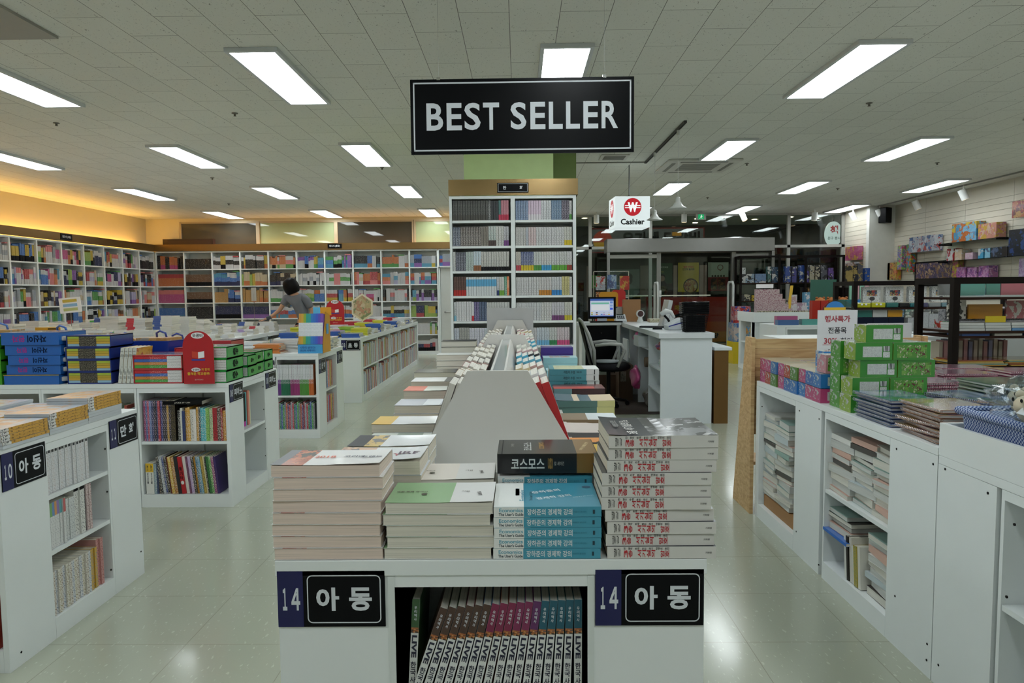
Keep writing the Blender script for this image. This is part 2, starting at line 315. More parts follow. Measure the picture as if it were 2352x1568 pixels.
# ---------------------------------------------------------------- books
PG=PAGES(); BM={}
def book_parts(L,W,Tk,cover,spine=None,segs=None,csegs=None,stext=None,ctext=None,pages=None,curl=0,hard=False):
    """book lying flat: spine along x facing -y, front cover up.  segs: coloured bands (x0,x1,mat) on the spine, csegs on the cover (x0,x1,y0,y1,mat)"""
    c=MB(); spine=spine or cover; e=.0007 if not hard else .002; ov=0 if not hard else .003; h=L/2
    def lift(x,y): return curl*((abs(x)/h)**3*.5+(y/W)**2*.5)
    if curl:
        nx,ny=10,6; vs=[];fs=[]
        for zz in (Tk-e,Tk):
            for i in range(nx+1):
                for j in range(ny+1):
                    x=-h+L*i/nx;y_=W*j/ny; vs.append((x,y_,zz+lift(x,y_)*(1 if x<0 else .4)))
        k=(nx+1)*(ny+1); g=lambda i,j,l:l*k+i*(ny+1)+j
        for i in range(nx):
            xm=(-h+L*(i+.5)/nx)/L
            m=cover
            for s in (csegs or []):
                if s[0]<=xm<=s[1]: m=s[4]
            c.add(vs,[(g(i,j,1),g(i+1,j,1),g(i+1,j+1,1),g(i,j+1,1)) for j in range(ny)],m)
            c.add(vs,[(g(i,j,0),g(i,j+1,0),g(i+1,j+1,0),g(i+1,j,0)) for j in range(ny)],PAPER)
            c.add(vs,[(g(i,0,0),g(i+1,0,0),g(i+1,0,1),g(i,0,1)),(g(i+1,ny,0),g(i,ny,0),g(i,ny,1),g(i+1,ny,1))],m)
        c.add(vs,[(g(0,j+1,0),g(0,j,0),g(0,j,1),g(0,j+1,1)) for j in range(ny)]+[(g(nx,j,0),g(nx,j+1,0),g(nx,j+1,1),g(nx,j,1)) for j in range(ny)],cover)
    else:
        c.box(-h-ov,h+ov,0,W+ov,Tk-e,Tk,cover)
        for s in (csegs or []): c.box(s[0]*L,s[1]*L,s[2]*W,s[3]*W,Tk-e*.5,Tk+.0002,s[4])
    c.box(-h-ov,h+ov,0,W+ov,0,e,cover)
    c.box(-h-ov,h+ov,-.0009,0,0,Tk,spine)
    for s in (segs or []):
        z0,z1=(s[3],s[4]) if len(s)>3 else (0,1)
        c.box(s[0]*L,s[1]*L,-.0013,-.0009,z0*Tk+.0001,z1*Tk-.0001,s[2])
    for t in (stext or []):   # (string,x,z,w,h,mat,mode)
        ctr=(t[1]*L,-.0017,t[2]*Tk)
        if t[6]=='h': c.text(t[0],ctr,X_,Z_,t[3]*L,t[4]*Tk,t[5],.02,False)
        elif t[6]=='v': c.text(t[0],ctr,Z_,NX,t[3]*L,t[4]*Tk,t[5],.02,stack=X_)
    for t in (ctext or []):   # (string,x,y,w,h,mat,rot)
        a=R(t[6]); xd=(math.cos(a),math.sin(a),0); yd=(-math.sin(a),math.cos(a),0)
        zz=Tk+.0006+(lift(t[1]*L,t[2]*W)*(1 if t[1]<0 else .4)+.0012 if curl else 0)
        c.text(t[0],(t[1]*L,t[2]*W,zz),xd,yd,t[3]*L,t[4]*W,t[5],.02,True)
    b=MB().box(-h+.0015,h-.0015,.0002,W-.0015,e,Tk-e,pages or PG,mf=None)
    return c,b
def bookmesh(key,fn):
    """fn() -> (cover MB, page MB); returns meshes"""
    if key not in BM:
        c,b=fn(); BM[key]=(c.mesh('cover'),b.mesh('page_block'))
    return BM[key]
def flat(key,**k): return bookmesh(key,lambda:book_parts(**k))
def put_book(ms,mtx,label,cat='book',group=None,name='book',parts=True,scale=None):
    if parts:
        t=thing(name,label,cat,mtx,group)
        for nm,me in (('cover',ms[0]),('page_block',ms[1])):
            c=D.objects.new(nm,me); COL.objects.link(c); c.parent=t
        return t
    o=D.objects.new(name,ms); COL.objects.link(o); o.matrix_world=mtx; return tag(o,label,cat,group)
def one(key,**k):
    """cover and pages in one mesh, for small far copies"""
    kk=('one',)+tuple([key] if not isinstance(key,tuple) else key)
    if kk not in BM:
        c,b=book_parts(**k); n=len(c.v); i0=len(c.mats)
        for m in b.mats: c.mats.append(m)
        c.v+=b.v; c.f+=[tuple(n+a for a in q) for q in b.f]; c.mi+=[i0+a for a in b.mi]; c.sm+=b.sm
        BM[kk]=c.mesh('book')
    return BM[kk]
def pile(ms,x,y,z,rz,n,Tk,label,group,jit=.004,jr=1.0,top=None,parts=True,cat='book',name='book',fr=None):
    """n books lying on each other; label has %s for the place in the pile (from the top)"""
    F=fr or Matrix(); k=0
    for i in range(n):
        m=F@T(x+rnd.uniform(-jit,jit),y+rnd.uniform(-jit,jit)*.6,z+i*(Tk+.0006),rz+rnd.uniform(-jr,jr))
        mm=top if (top and i==n-1) else ms
        pos='on top' if i==n-1 else ('second from top' if i==n-2 else od(n-1-i)+' from top')
        if n==1: pos='by itself'
        put_book(mm,m,label%pos if '%s' in label else label,cat,group,name,parts)
    return z+n*(Tk+.0006)
STAND=Matrix.Rotation(R(90),4,'Y')
def stand_mtx(F,x,z,L,Tk,lean=0,depth=0,turn=0):
    """spine facing the frame's front; x = left edge of foot, z = shelf level, lean>0 to the right"""
    pv=Matrix.Translation((x,depth,z))@Matrix.Rotation(R(turn),4,'Z')@Matrix.Rotation(R(lean),4,'Y')
    return F@pv@Matrix.Translation((0,0,L/2))@STAND
def row(F,x0,z,items,where,group,lean=0,depth=.01,parts=False,cat='book',maxx=9,name='book',start=0,jd=.012,gap=.0006):
    """items: list of (key,kwargs,colour words)"""
    x=x0; n=len(items)
    for i,(key,kw,words) in enumerate(items):
        Tk=kw['Tk']; ln=lean(i,n) if callable(lean) else lean
        if x+Tk>maxx: break
        wdt=(Tk+gap)/max(.5,math.cos(R(ln)))
        zz=z+abs(math.sin(R(ln)))*(Tk if ln>0 else 0)+.0005
        m=stand_mtx(F,x,zz,kw['L'],Tk,ln,depth+rnd.uniform(0,jd))
        lab='%s, %s from left, %s'%(words,od(i+start) if i+start<40 else 'late',where)
        if parts: put_book(bookmesh(key,lambda:book_parts(**kw)),m,lab,cat,group,name,True)
        else: put_book(one(key,**kw),m,lab,cat,group,name,False)
        x+=wdt
    return x
# ---------------------------------------------------------------- shop units
def unit(name,label,cat,x0,x1,y0,y1,zt,faces,depth=.27,top=.03,lip=.0,mat=WHITE):
    """faces: list of (side,segments); side f(-y) r(+x) l(-x); segments ('p',a,b) panel / ('o',a,b,[shelf heights],rail) opening, along the face from its left end"""
    t=thing(name,label,cat)
    FR={'f':T(x0,y0),'r':T(x1,y0,0,90),'l':T(x0,y1,0,-90),'k':T(x1,y1,0,180)}
    ins={s:0 for s in 'frlk'}
    for fc in faces: ins[fc[0]]=fc[2] if len(fc)>2 else depth
    c=MB(); cx0=x0+ins['l'];cx1=x1-ins['r'];cy0=y0+ins['f'];cy1=y1-ins['k']
    c.box(cx0,cx1,cy0,cy1,0,zt-top,mat)
    for fc in faces:
        s,segs=fc[:2]; dp=ins[s]; c.M=FR[s]
        for g in segs:
            if g[0]=='p': c.box(g[1],g[2],0,dp-.001,0,zt-top,mat)
            elif g[0]=='b': c.box(g[1],g[2],0,.02,0,zt-top,mat)
            else:
                rail=g[4] if len(g)>4 else .03
                c.box(g[1],g[2],0,dp-.001,0,.085,mat); c.box(g[1],g[2],.0,.018,zt-top-rail,zt-top,mat)
                c.box(g[1]-.014,g[1],.001,dp-.001,0,zt-top,mat); c.box(g[2],g[2]+.014,.001,dp-.001,0,zt-top,mat)
                for zz in g[3]:
                    MB(FR[s]).box(g[1]+.001,g[2]-.001,.004,dp-.002,zz-.018,zz,mat).build('shelf',parent=t)
    c.M=Matrix(); c.build('carcass',parent=t)
    MB().box(x0-lip,x1+lip,y0-lip,y1+lip,zt-top+.0005,zt,mat).build('worktop',parent=t,bevel=.002)
    return t,FR
def bolts(F,pts,t):
    q=MB(F)
    for x,z in pts: q.cyl((x,-.0015,z),(x,.002,z),.0045,DARK,n=8)
    q.build('cam_bolts',parent=t)
def sign(F,x,z,w,h,num,txt,label,group='black and blue section signs'):
    t=thing('section_sign',label,'sign',F@Matrix.Translation((x,0,z)),group)
    MB().box(0,w,-.004,-.0005,0,h,BLACK).build('board',parent=t)
    a=w*.24; MB().box(0.0003,a,-.0048,-.004,.0003,h-.0003,NAVY).build('number_panel',parent=t)
    q=MB(); [q.text(chr(ord(d_)+0xFEE0),(a*(.29+.42*i_),-.0052,h*.5),X_,Z_,a*(.17 if d_=='1' else .34),h*.4,INKW,.03,False) for i_,d_ in enumerate(num)]
    n=len(txt); step=(w-a)*.86/(n+ (1 if n<3 else 0))
    cx=a+(w-a)/2
    for i,ch in enumerate(txt):
        st=(w-a)*(.4 if n==2 else .27); q.text(ch,(cx+(i-(n-1)/2)*st,-.0052,h*.5),X_,Z_,(w-a)*(.28 if n==2 else .24),h*.42,INKW,.035,False)
    q.build('lettering',parent=t)
    q=MB(); b=h*.07; x0=a+b;x1=w-b;z0=b;z1=h-b; rr=h*.09; th=h*.012
    pts=[]
    for cx_,cz_,a0 in ((x1-rr,z0+rr,-90),(x1-rr,z1-rr,0),(x0+rr,z1-rr,90),(x0+rr,z0+rr,180)):
        for k in range(5): an=R(a0+k*22.5); pts.append((cx_,cz_,math.cos(an),math.sin(an)))
    m=len(pts); vs=[(p[0]+p[2]*rr,-.0052,p[1]+p[3]*rr) for p in pts]+[(p[0]+p[2]*(rr-th*1.6),-.0052,p[1]+p[3]*(rr-th*1.6)) for p in pts]
    q.add(vs,[(i,(i+1)%m,(i+1)%m+m,i+m) for i in range(m)],INKW); q.build('border_line',parent=t)
    return t
# ---------------- front best-seller island (unit 14)
ZT=.845
isl,FI=unit('display_island','long white display island under the hanging best seller sign','display unit',-.511,.383,1.42,5.45,ZT,
  [('f',[('p',0,.245),('o',.245,.652,[.485,.1],.025),('p',.652,.894)])],depth=.3,top=.034,lip=.004)
F0=FI['f']
q=MB(F0); q.box(.232,.246,-.002,.0,.0,.81,WHITE2); q.box(.65,.664,-.002,.0,0,.81,WHITE2); q.build('face_frame',parent=isl)
sign(F0,.0,.703,.226,.12,'14','아동','black and blue sign numbered fourteen, left front of island')
sign(F0,.666,.703,.226,.12,'14','아동','black and blue sign numbered fourteen, right front of island')
# leaning history comics in the front opening
tops=['#2f5a30','#6a4a34','#3f5a34','#4a5a34','#8a3a52','#7a4434','#3a6a9a','#37689a','#9a4a28','#9a4632','#2f6a80','#80307a','#80307a','#2f7a8a','#2f7a8a','#3a7a7a','#2f6a72','#2f6a72']
bands=['#3a5a38','#4a352c','#4a352c','#4a352c','#4a352c','#4a352c','#4a352c','#7a2448','#7a2448','#7a2448','#7a2a52','#7a2a52','#5c2a5c','#1f5566','#1f5566','#1f5566','#1f5566','#1f5566']
nums=['1','2','3','3','4','4','5','5','6','6','7','7','8','8','9','9','10','11']
xb=.640; pos=[]
for i in range(17,0,-1):
    ln=19*(1-(i-1)/16)**.8+.3; ln2=19*(1-i/16)**.8+.3 if i<17 else 0
    xb-=.0172/math.cos(R(ln))+(math.tan(R(ln))-math.tan(R(max(ln2,0))))*.262*.98 if i<17 else .0172
    pos.append((i,xb,ln))
pos.append((0,.262,3.5))
for i,x,ln in pos:
    b_=M(bands[i],.4); tp=M(tops[i],.4,coat=.4); wm=M('#d8dad8',.4,coat=.3)
    kw=dict(L=.262,W=.188,Tk=.0165,cover=tp,spine=wm,pages=PAGES('#c9c6bc'),segs=[(-.5,-.26,b_),(-.26,-.215,ART(['#3a2a20','#b0642e','#d8a060',bands[i]],60))],
      stext=[('우리역사',-.38,.5,.13,.35,INKW,'v'),('LIVE',-.08,.5,.19,.78,M('#23243a',.5),'vr'),('한국사',.12,.5,.19,.72,M('#23243a',.5),'v'),(nums[i],.28,.5,.045,.4,b_,'v')])
    def mk(kw=kw,i=i):
        k=dict(kw); st=[t for t in k['stext'] if t[6]!='vr']; k['stext']=st; c,p=book_parts(**k)
        c.text('LIVE',(-.1*.262,-.0017,.5*.0165),X_,Z_,.19*.262,.0165*.66,M('#23243a',.5),.04,False)
        c.disc((.285*.262,-.0015,.00825),X_,Z_,.0058,.0058,M(bands[i],.4)); 
        return c,p
    m=stand_mtx(F0,x,.486,.262,.0165,ln,.022 if i else .03)
    put_book(bookmesh(('live',i),mk),m,'history comic with white spine, volume mark %s, %s from left in lower front opening'%(nums[i],od(i)),'book','history comics leaning in the front opening')
# --- the four front stacks and the row behind them
OR='#d4663a'; cream=PAGES('#d8d0c0'); peach=PAGES('#ddcabd'); blk=M('#1d2430',.3,coat=.6)
# stack 1
s1c=M('#d9d6d4',.4,coat=.3)
b1=flat('s1',L=.229,W=.142,Tk=.0244,cover=s1c,spine=s1c,pages=peach,csegs=[(.2,.42,0,1,ART(['#c8562e','#e07a4a','#a83c20','#d8d0c8'],30))])
b1t=flat('s1t',L=.229,W=.142,Tk=.0244,cover=M('#dfdfe0',.35,coat=.4),pages=peach,curl=.006,csegs=[(.18,.38,0,1,ART(['#c85a30','#d87a4c','#b04a28','#3a3436'],26)),(.38,.51,0,1,M('#6c6e74',.4))],
  ctext=[('트렌드',-.37,.55,.2,.3,M('#27324a'),180),('코리아',-.2,.5,.2,.3,M('#27324a'),180),('2018',.08,.5,.2,.3,M('#d8644a'),180)])
z=pile(b1,-.402,1.42+.143,ZT+.001,180,8,.0244,'thick paperback with pinkish page edges, %s, leftmost front stack','paperbacks in leftmost front stack',jit=.003,top=b1t)
# stack 2
gw=M('#dcdedb',.4,coat=.3)
b2=flat('s2',L=.226,W=.155,Tk=.0233,cover=gw,pages=PAGES('#d5d0c3'),csegs=[(-.1,.5,0,1,M('#8db183',.4))])
def cov2(c1,c2): return dict(L=.226,W=.155,Tk=.0233,cover=M(c2,.35,coat=.4),pages=PAGES('#d5d0c3'),curl=.004,csegs=[(-.05,.5,0,1,M(c1,.4,coat=.3))],
   ctext=[('행복의',-.36,.62,.12,.3,M('#3c3a38'),100),('기원',-.22,.5,.08,.2,M('#55524e'),180),('●',.17,.62,.06,.12,M('#4c4a3c'),0),('생활 철학 이야기',.3,.5,.3,.09,M('#5c5a4c'),180)])
b2t=flat('s2t',**cov2('#8fb286','#e2e2e2')); b2i=flat('s2i',**cov2('#dcd4cb','#d9d8d6'))
z2=pile(b2,-.170,1.42+.157,ZT+.001,180,5,.0233,'cream-paged book with green and white cover, %s, second front stack from left','green and white paperbacks second front stack',top=b2t)
z2b=pile(b2,-.172,1.60+.157,ZT+.001,180,5,.0233,'ivory-covered paperback, %s of the stack right behind green book','ivory paperbacks behind second stack',top=b2i)
# stack 3 blue
tl=M('#3d93ad',.35,coat=.5); tx=M('#d5e2e6'); 
b3k=dict(L=.2235,W=.18,Tk=.0215,cover=tl,spine=tl,pages=cream,segs=[(-.5,-.22,M('#e2e4e2',.4))],csegs=[(-.5,-.16,0,1,M('#e2e4e2',.4))],
 stext=[('Economics',-.34,.68,.22,.36,M('#5aa3b8'),'h'),("The User's Guide",-.34,.28,.23,.3,M('#3a4a55'),'h'),('장하준의 경제학 강의',.02,.5,.42,.62,tx,'h'),('지은이 옮긴이',.3,.5,.12,.16,M('#2f7a90'),'h'),('■',.43,.5,.02,.4,M('#1c3a48'),'h')])
b3=flat('s3',**b3k)
b3t=flat('s3t',**dict(b3k,csegs=[(-.5,-.22,0,1,M('#e2e4e2',.4)),(-.3,-.26,.45,.75,M('#5aa3b8'))],ctext=[('Economics',-.23,.45,.36,.12,M('#3d93ad'),90),('The User\'s Guide',-.15,.42,.3,.07,M('#2a5a6c'),90),('장하준의',.0,.62,.3,.2,tx,20),('경제학 강의',.07,.38,.36,.2,tx,20),('●',.42,.8,.09,.2,M('#1d4d66'),0),('경제를 알고 싶은 모두에게',.36,.4,.22,.08,M('#bfe0e8'),20)]))
z3=pile(b3,.0555,1.42,ZT+.001,0,5,.0215,'turquoise and white economics paperback, %s, third front stack from left','turquoise economics paperbacks',jit=.0015,jr=.5,top=b3t)
z3b=pile(b3,.062,1.625,ZT+.001,0,5,.0238,'turquoise economics book under the thick black one, %s','turquoise books in the second row',parts=True)
gd=M('#8d6a35',.35,metal=.5,coat=.3); bk=M('#131417',.28,coat=.6)
bc=flat('cosmos',L=.232,W=.155,Tk=.047,cover=bk,spine=bk,pages=cream,segs=[(.3,.505,gd)],csegs=[(.3,.505,0,1,gd),(-.47,-.46,0,1,DARK)],hard=True,
 stext=[('코스모스',-.2,.5,.34,.5,M('#cfd3d2'),'h'),('COSMOS',.03,.5,.05,.55,M('#a5803c'),'v'),('칼 세이건',.12,.5,.1,.2,M('#8d8d8a'),'h')],
 ctext=[('코스모스',-.2,.5,.42,.12,M('#b9bcbc'),90),('칼 세이건',-.36,.6,.2,.05,M('#8d8d8a'),90),('COSMOS',-.05,.55,.3,.1,M('#a5803c'),90),('우주의 신비를 담은 책',.4,.5,.4,.06,M('#d9c69a'),75)])
z=pile(bc,.068,1.63,z3b+.004,0,1,.047,'very thick black book with a gold band, lying on turquoise books','thick black and gold books')
# stack 4
wh=M('#cfcdc9',.4,coat=.3); rd=M('#b3212c',.5)
b4k=dict(L=.2255,W=.185,Tk=.0252,cover=blk,spine=wh,pages=cream,stext=[('3층 서기실의 암호',-.14,.42,.42,.62,rd,'v'),('전 영국 주재 북한 공사 태영호 증언',-.14,.85,.42,.2,M('#4a4a4a'),'v'),('태영호 지음',-.41,.5,.06,.7,M('#4a4a4a'),'v'),('기파랑',.43,.5,.06,.16,M('#5a5a5a'),'h')])
b4=flat('s4',**b4k)
photo=ART(['#14161a','#3a3c40','#8d8f92','#c9cacb','#5a5c60'],14,detail=3.)
b4t=flat('s4t',**dict(b4k,curl=.008,csegs=[(-.15,.5,0,1,photo)],ctext=[('3층 서기실의 암호',-.27,.5,.78,.24,M('#dcdcda'),90),('태영호 증언',-.38,.6,.3,.08,M('#9a9a98'),90)]))
F4=Matrix()
for i in range(10):
    x=.290+rnd.uniform(-.004,.004)+(.004 if i>6 else 0)-(.006 if 3<i<7 else 0)
    put_book(b4t if i==9 else b4,T(x,1.42+rnd.uniform(-.003,.003),ZT+.001+i*.0259,rnd.uniform(-1.2,.6)),
     'white-spined memoir with red lettering, %s, rightmost front stack'%('on top' if i==9 else od(9-i)+' from top'),'book','white-spined memoirs with red letters')
z=pile(flat('dk4',L=.2255,W=.15,Tk=.0252,cover=blk,spine=M('#3c4048',.4),pages=cream),.30,1.63,ZT+.001,0,3,.0252,'dark paperback, %s, hidden stack behind the red-lettered memoirs','dark paperbacks behind memoirs')
# ---------------------------------------------------------------- rest of the island: side stacks and the sloped stand
def K(L,W,Tk,c,sp=None,segs=None,cs=None,st=None,ct=None,pg=None,curl=0,hard=False): return dict(L=L,W=W,Tk=Tk,cover=c,spine=sp or c,segs=segs,csegs=cs,stext=st,ctext=ct,pages=pg,curl=curl,hard=hard)
lw=M('#d6dadd',.4,coat=.4); yl=M('#d9b02c',.4,coat=.3)
face=ART(['#23262c','#b07a52','#d8a070','#3a2c28'],16)
LS=[ # (frontY, x centre, top z, n, Tk, spec top, spec rest, words)
 (1.60,-.338,1.004,5,.0322,K(.215,.15,.0322,lw,cs=[(.06,.5,0,1,face)],ct=[('CKY',-.1,.6,.3,.22,M('#a8525a'),180),('IRE',-.33,.5,.24,.3,M('#5a4a5c'),180)],pg=cream,curl=.01),'white paperback with dark portrait end, %s, second left edge stack'),
 (1.83,-.352,.993,5,.029,K(.22,.15,.029,lw,cs=[(.1,.3,0,1,ART(['#d9b02c','#1d1e22','#e0bc3c'],20)),(.3,.5,0,1,M('#2c2e33'))],pg=cream,curl=.006),'white book with yellow and black picture, %s, third left edge stack'),
 (2.03,-.365,.958,4,.028,K(.2,.15,.028,M('#cfd6cf',.4,coat=.4),cs=[(-.3,.1,0,1,M('#8e9a8e'))],pg=cream),'pale green-white book, %s, fourth left edge stack'),
 (2.22,-.368,.978,5,.0262,K(.215,.15,.0262,lw,cs=[(.15,.5,0,1,yl)],pg=cream,curl=.004),'white book with yellow flap, %s, left edge beside the sloped stand'),
 (2.50,-.355,.99,5,.0292,K(.205,.16,.0292,M('#c5cbd6',.4,coat=.4),cs=[(-.3,0,0,1,M('#dde2e6'))],pg=cream,curl=.004),'bluish-white paperback, %s, middle of the left island edge'),
 (2.73,-.362,.992,5,.0335,K(.2,.14,.0335,M('#d9ded6',.4,coat=.3),cs=[(.15,.5,0,1,M('#e08a78'))],pg=cream,curl=.004),'white book with coral flap, %s, middle of the left island edge'),
 (2.90,-.358,1.012,6,.0305,K(.2,.14,.0305,M('#e0e2e4',.4,coat=.3),pg=cream,cs=[(-.5,-.2,0,1,M('#6d6a66'))]),'white book with grey printed end, %s, stack beyond the coral one'),
 (3.10,-.365,1.046,6,.033,K(.215,.15,.033,M('#171b22',.35,coat=.5),pg=PAGES('#dcd8c6')),'thick cream-paged book with black cover, %s, far part of left island edge'),
 (3.42,-.36,.95,4,.026,K(.2,.14,.026,M('#d8dad6',.4),pg=cream),'white paperback, %s, low stack at far left island edge'),
 (3.80,-.355,1.06,7,.0305,K(.2,.14,.0305,M('#cfd2cf',.4),pg=PAGES('#ddd9cc')),'cream-paged white book, %s, far left island edge'),
 (4.08,-.355,1.095,8,.0335,K(.205,.145,.0335,M('#161a20',.35,coat=.4),pg=PAGES('#d9d6ca')),'black-covered hardback, %s, farthest tall stack, left island edge'),
 (4.5,-.35,1.05,7,.0285,K(.2,.14,.0285,M('#c9d6da',.4,coat=.4),pg=PAGES('#d9d6ca')),'light blue covered book, %s, stack behind the black hardbacks'),
 (4.9,-.35,1.0,5,.03,K(.2,.14,.03,M('#d3d3ce',.4),pg=PAGES('#d9d6ca')),'pale book, %s, last stack of the left island edge')]
for i,(y,x,zt,n,tk,sp,lab) in enumerate(LS):
    ms=bookmesh(('L',i),lambda:book_parts(**dict(sp,curl=0))); tp=bookmesh(('Lt',i),lambda:book_parts(**sp))
    pile(ms,x,y+sp['W'],ZT+.001,180,n,tk,lab,'stacks along the left edge of the island %d'%i if 0 else lab.split(', %s')[0]+'s',jit=.003,top=tp)
RS=[(1.82,.268,.968,5,.0245,K(.2,.15,.0245,yl,M('#5a5c60',.4),cs=[(-.5,-.4,0,1,ART(['#d9b02c','#2b2a28','#d9b02c'],60)),(-.2,.1,.2,.6,ART(['#d9b02c','#15151a','#d9b02c'],22)),(-.5,.5,.85,1,DARK)],pg=cream),'yellow book with black silhouettes, %s, right edge behind the memoirs'),
 (2.10,.262,.93,3,.027,K(.2,.14,.027,M('#e08a28',.4),M('#3b3d40',.4),cs=[(.1,.3,.1,.6,M('#5aa8c8'))],pg=cream),'orange book with small blue label, %s, right edge behind the yellow one'),
 (2.43,.275,.906,2,.0295,K(.245,.17,.0295,M('#dccfcb',.35,coat=.4),M('#6a6668',.4),cs=[(.12,.3,.25,.75,ART(['#dccfcb','#d88a80','#cf7468'],25))],pg=cream,curl=.006),'pale pink book with coral blot, %s, right side of island'),
 (2.72,.272,.90,2,.026,K(.235,.15,.026,M('#8a7358',.4),cs=[(0,.5,0,1,M('#d6dce0',.4))],pg=cream),'brown and white book, %s, right side of island'),
 (3.0,.285,.93,3,.0275,K(.255,.17,.0275,M('#4a6270',.4,coat=.3),M('#5b7a74',.4),cs=[(.08,.5,0,1,M('#cdb89a')),(-.2,-.14,.3,.7,M('#d8c0a8'))],segs=[(.2,.5,M('#cfc98a'))],pg=cream,curl=.008),'slate blue and tan paperback, %s, right side of island'),
 (3.24,.28,.95,3,.034,K(.24,.15,.034,M('#6a2b2c',.4,coat=.4),M('#4b3436',.4),segs=[(-.5,-.15,M('#7ba0a6'))],cs=[(-.5,.3,0,.5,M('#b5382c'))],pg=cream),'dark red book with grey-blue spine end, %s, right side of island'),
 (3.43,.272,1.018,6,.0285,K(.245,.165,.0285,M('#cfd3ac',.4,coat=.3),M('#4e93a0',.4),segs=[(.25,.5,M('#d8dad9')),(.4,.42,M('#202224'),.1,.9)],cs=[(-.5,-.45,0,1,M('#4e93a0')),(.22,.5,0,1,M('#d8dad9'))],st=[('라틴어 수업',-.1,.5,.22,.5,M('#1f3a42'),'h'),('한동일 지음',.1,.5,.1,.3,M('#1f3a42'),'h')],ct=[('라틴어 수업',-.15,.6,.5,.12,M('#8a8c6a'),0)],pg=cream,curl=.003),'teal-spined latin lesson book with white end, %s, right side of island'),
 (3.75,.25,.98,4,.032,K(.2,.15,.032,M('#b5dbe2',.4,coat=.3),cs=[(-.2,.3,.2,.8,ART(['#b5dbe2','#d8895a','#c86a40'],22))],pg=cream),'light blue book with orange drawing, %s, far right of island'),
 (4.05,.24,1.02,5,.034,K(.2,.15,.034,M('#b5dbe2',.4,coat=.3),M('#9ccbd2',.4),cs=[(-.3,.3,.2,.8,ART(['#b5dbe2','#d8895a','#e8b890'],22))],pg=cream),'pale cyan book with orange picture, %s, far right of island'),
 (4.35,.235,1.056,5,.0415,K(.2,.15,.0415,M('#4a3a90',.4,coat=.4),M('#42338a',.4),pg=cream),'thick purple book, %s, far end of island before bookcase')]
for i,(y,x,zt,n,tk,sp,lab) in enumerate(RS):
    ms=bookmesh(('R',i),lambda:book_parts(**dict(sp,curl=0))); tp=bookmesh(('Rt',i),lambda:book_parts(**sp))
    pile(ms,x,y,ZT+.001,0,n,tk,lab,lab.split(', %s')[0]+'s',jit=.003,top=tp)
# sloped display stand down the middle
CX_=-.066; st=thing('sloped_display_stand','long white sloped stand with flat trapezoid end boards along the island','display stand',T(CX_,2.1,ZT+.001))
SW=M('#d4d2ce',.35,var=.01)
for k,(y,hh) in enumerate([(0,.318),(1.55,.335),(3.1,.35)]):
    MB().prism([(-.272,0),(.272,0),(.092,hh),(-.092,hh)],y,y+.018,SW).build('end_board',parent=st)
q=MB()
for a,b in ((.02,1.548),(1.57,3.098)):
    for s_ in (-1,1): q.add([(s_*.12,a,.04),(s_*.12,b,.04),(s_*.025,b,.31),(s_*.025,a,.31),(s_*.115,a,.04),(s_*.115,b,.04),(s_*.018,b,.31),(s_*.018,a,.31)],[(0,1,2,3),(7,6,5,4),(3,2,6,7),(0,4,5,1),(0,3,7,4),(1,5,6,2)],SW)
    q.box(-.25,.25,a,b,.0,.045,SW)
q.build('slope_panel',parent=st)
q=MB(); 
for a,b in ((.02,1.548),(1.57,3.098)): q.box(-.02,.02,a,b,.3,.307,M('#c2ccd0',.1,coat=1))
q.build('centre_strip',parent=st)
o=MB().box(-.175,.175,0,.02,0,.44,M('#c9cacd',.35,metal=.3)).build('backing_board',label='grey flat board standing behind the sloped display stand',cat='board'); o.location=(CX_,5.25,ZT+.001)
lc=['#3a2a28','#b79a72','#cfc9bd','#a8484a','#2f2a30','#d8d2c4','#6a5a48','#c8b8a0','#4a3a58']
rc=[('#c0262e','#d8dadf'),('#dfe3e6','#2a3a58'),('#d6c49a','#b8a070'),('#c9a8a8','#e8e0dc'),('#62b4d0','#e8d8b0'),('#50b0cf','#f0d080'),('#2f3238','#c8c8c8'),('#d0b0b4','#f0e8e8'),('#d8dcd4','#8ab0c0')]
words=['white','cream','grey','pale','dark-edged','ivory','beige','tan','black-edged']
ang=math.degrees(math.atan2(.095,.27)) # lean of the slope
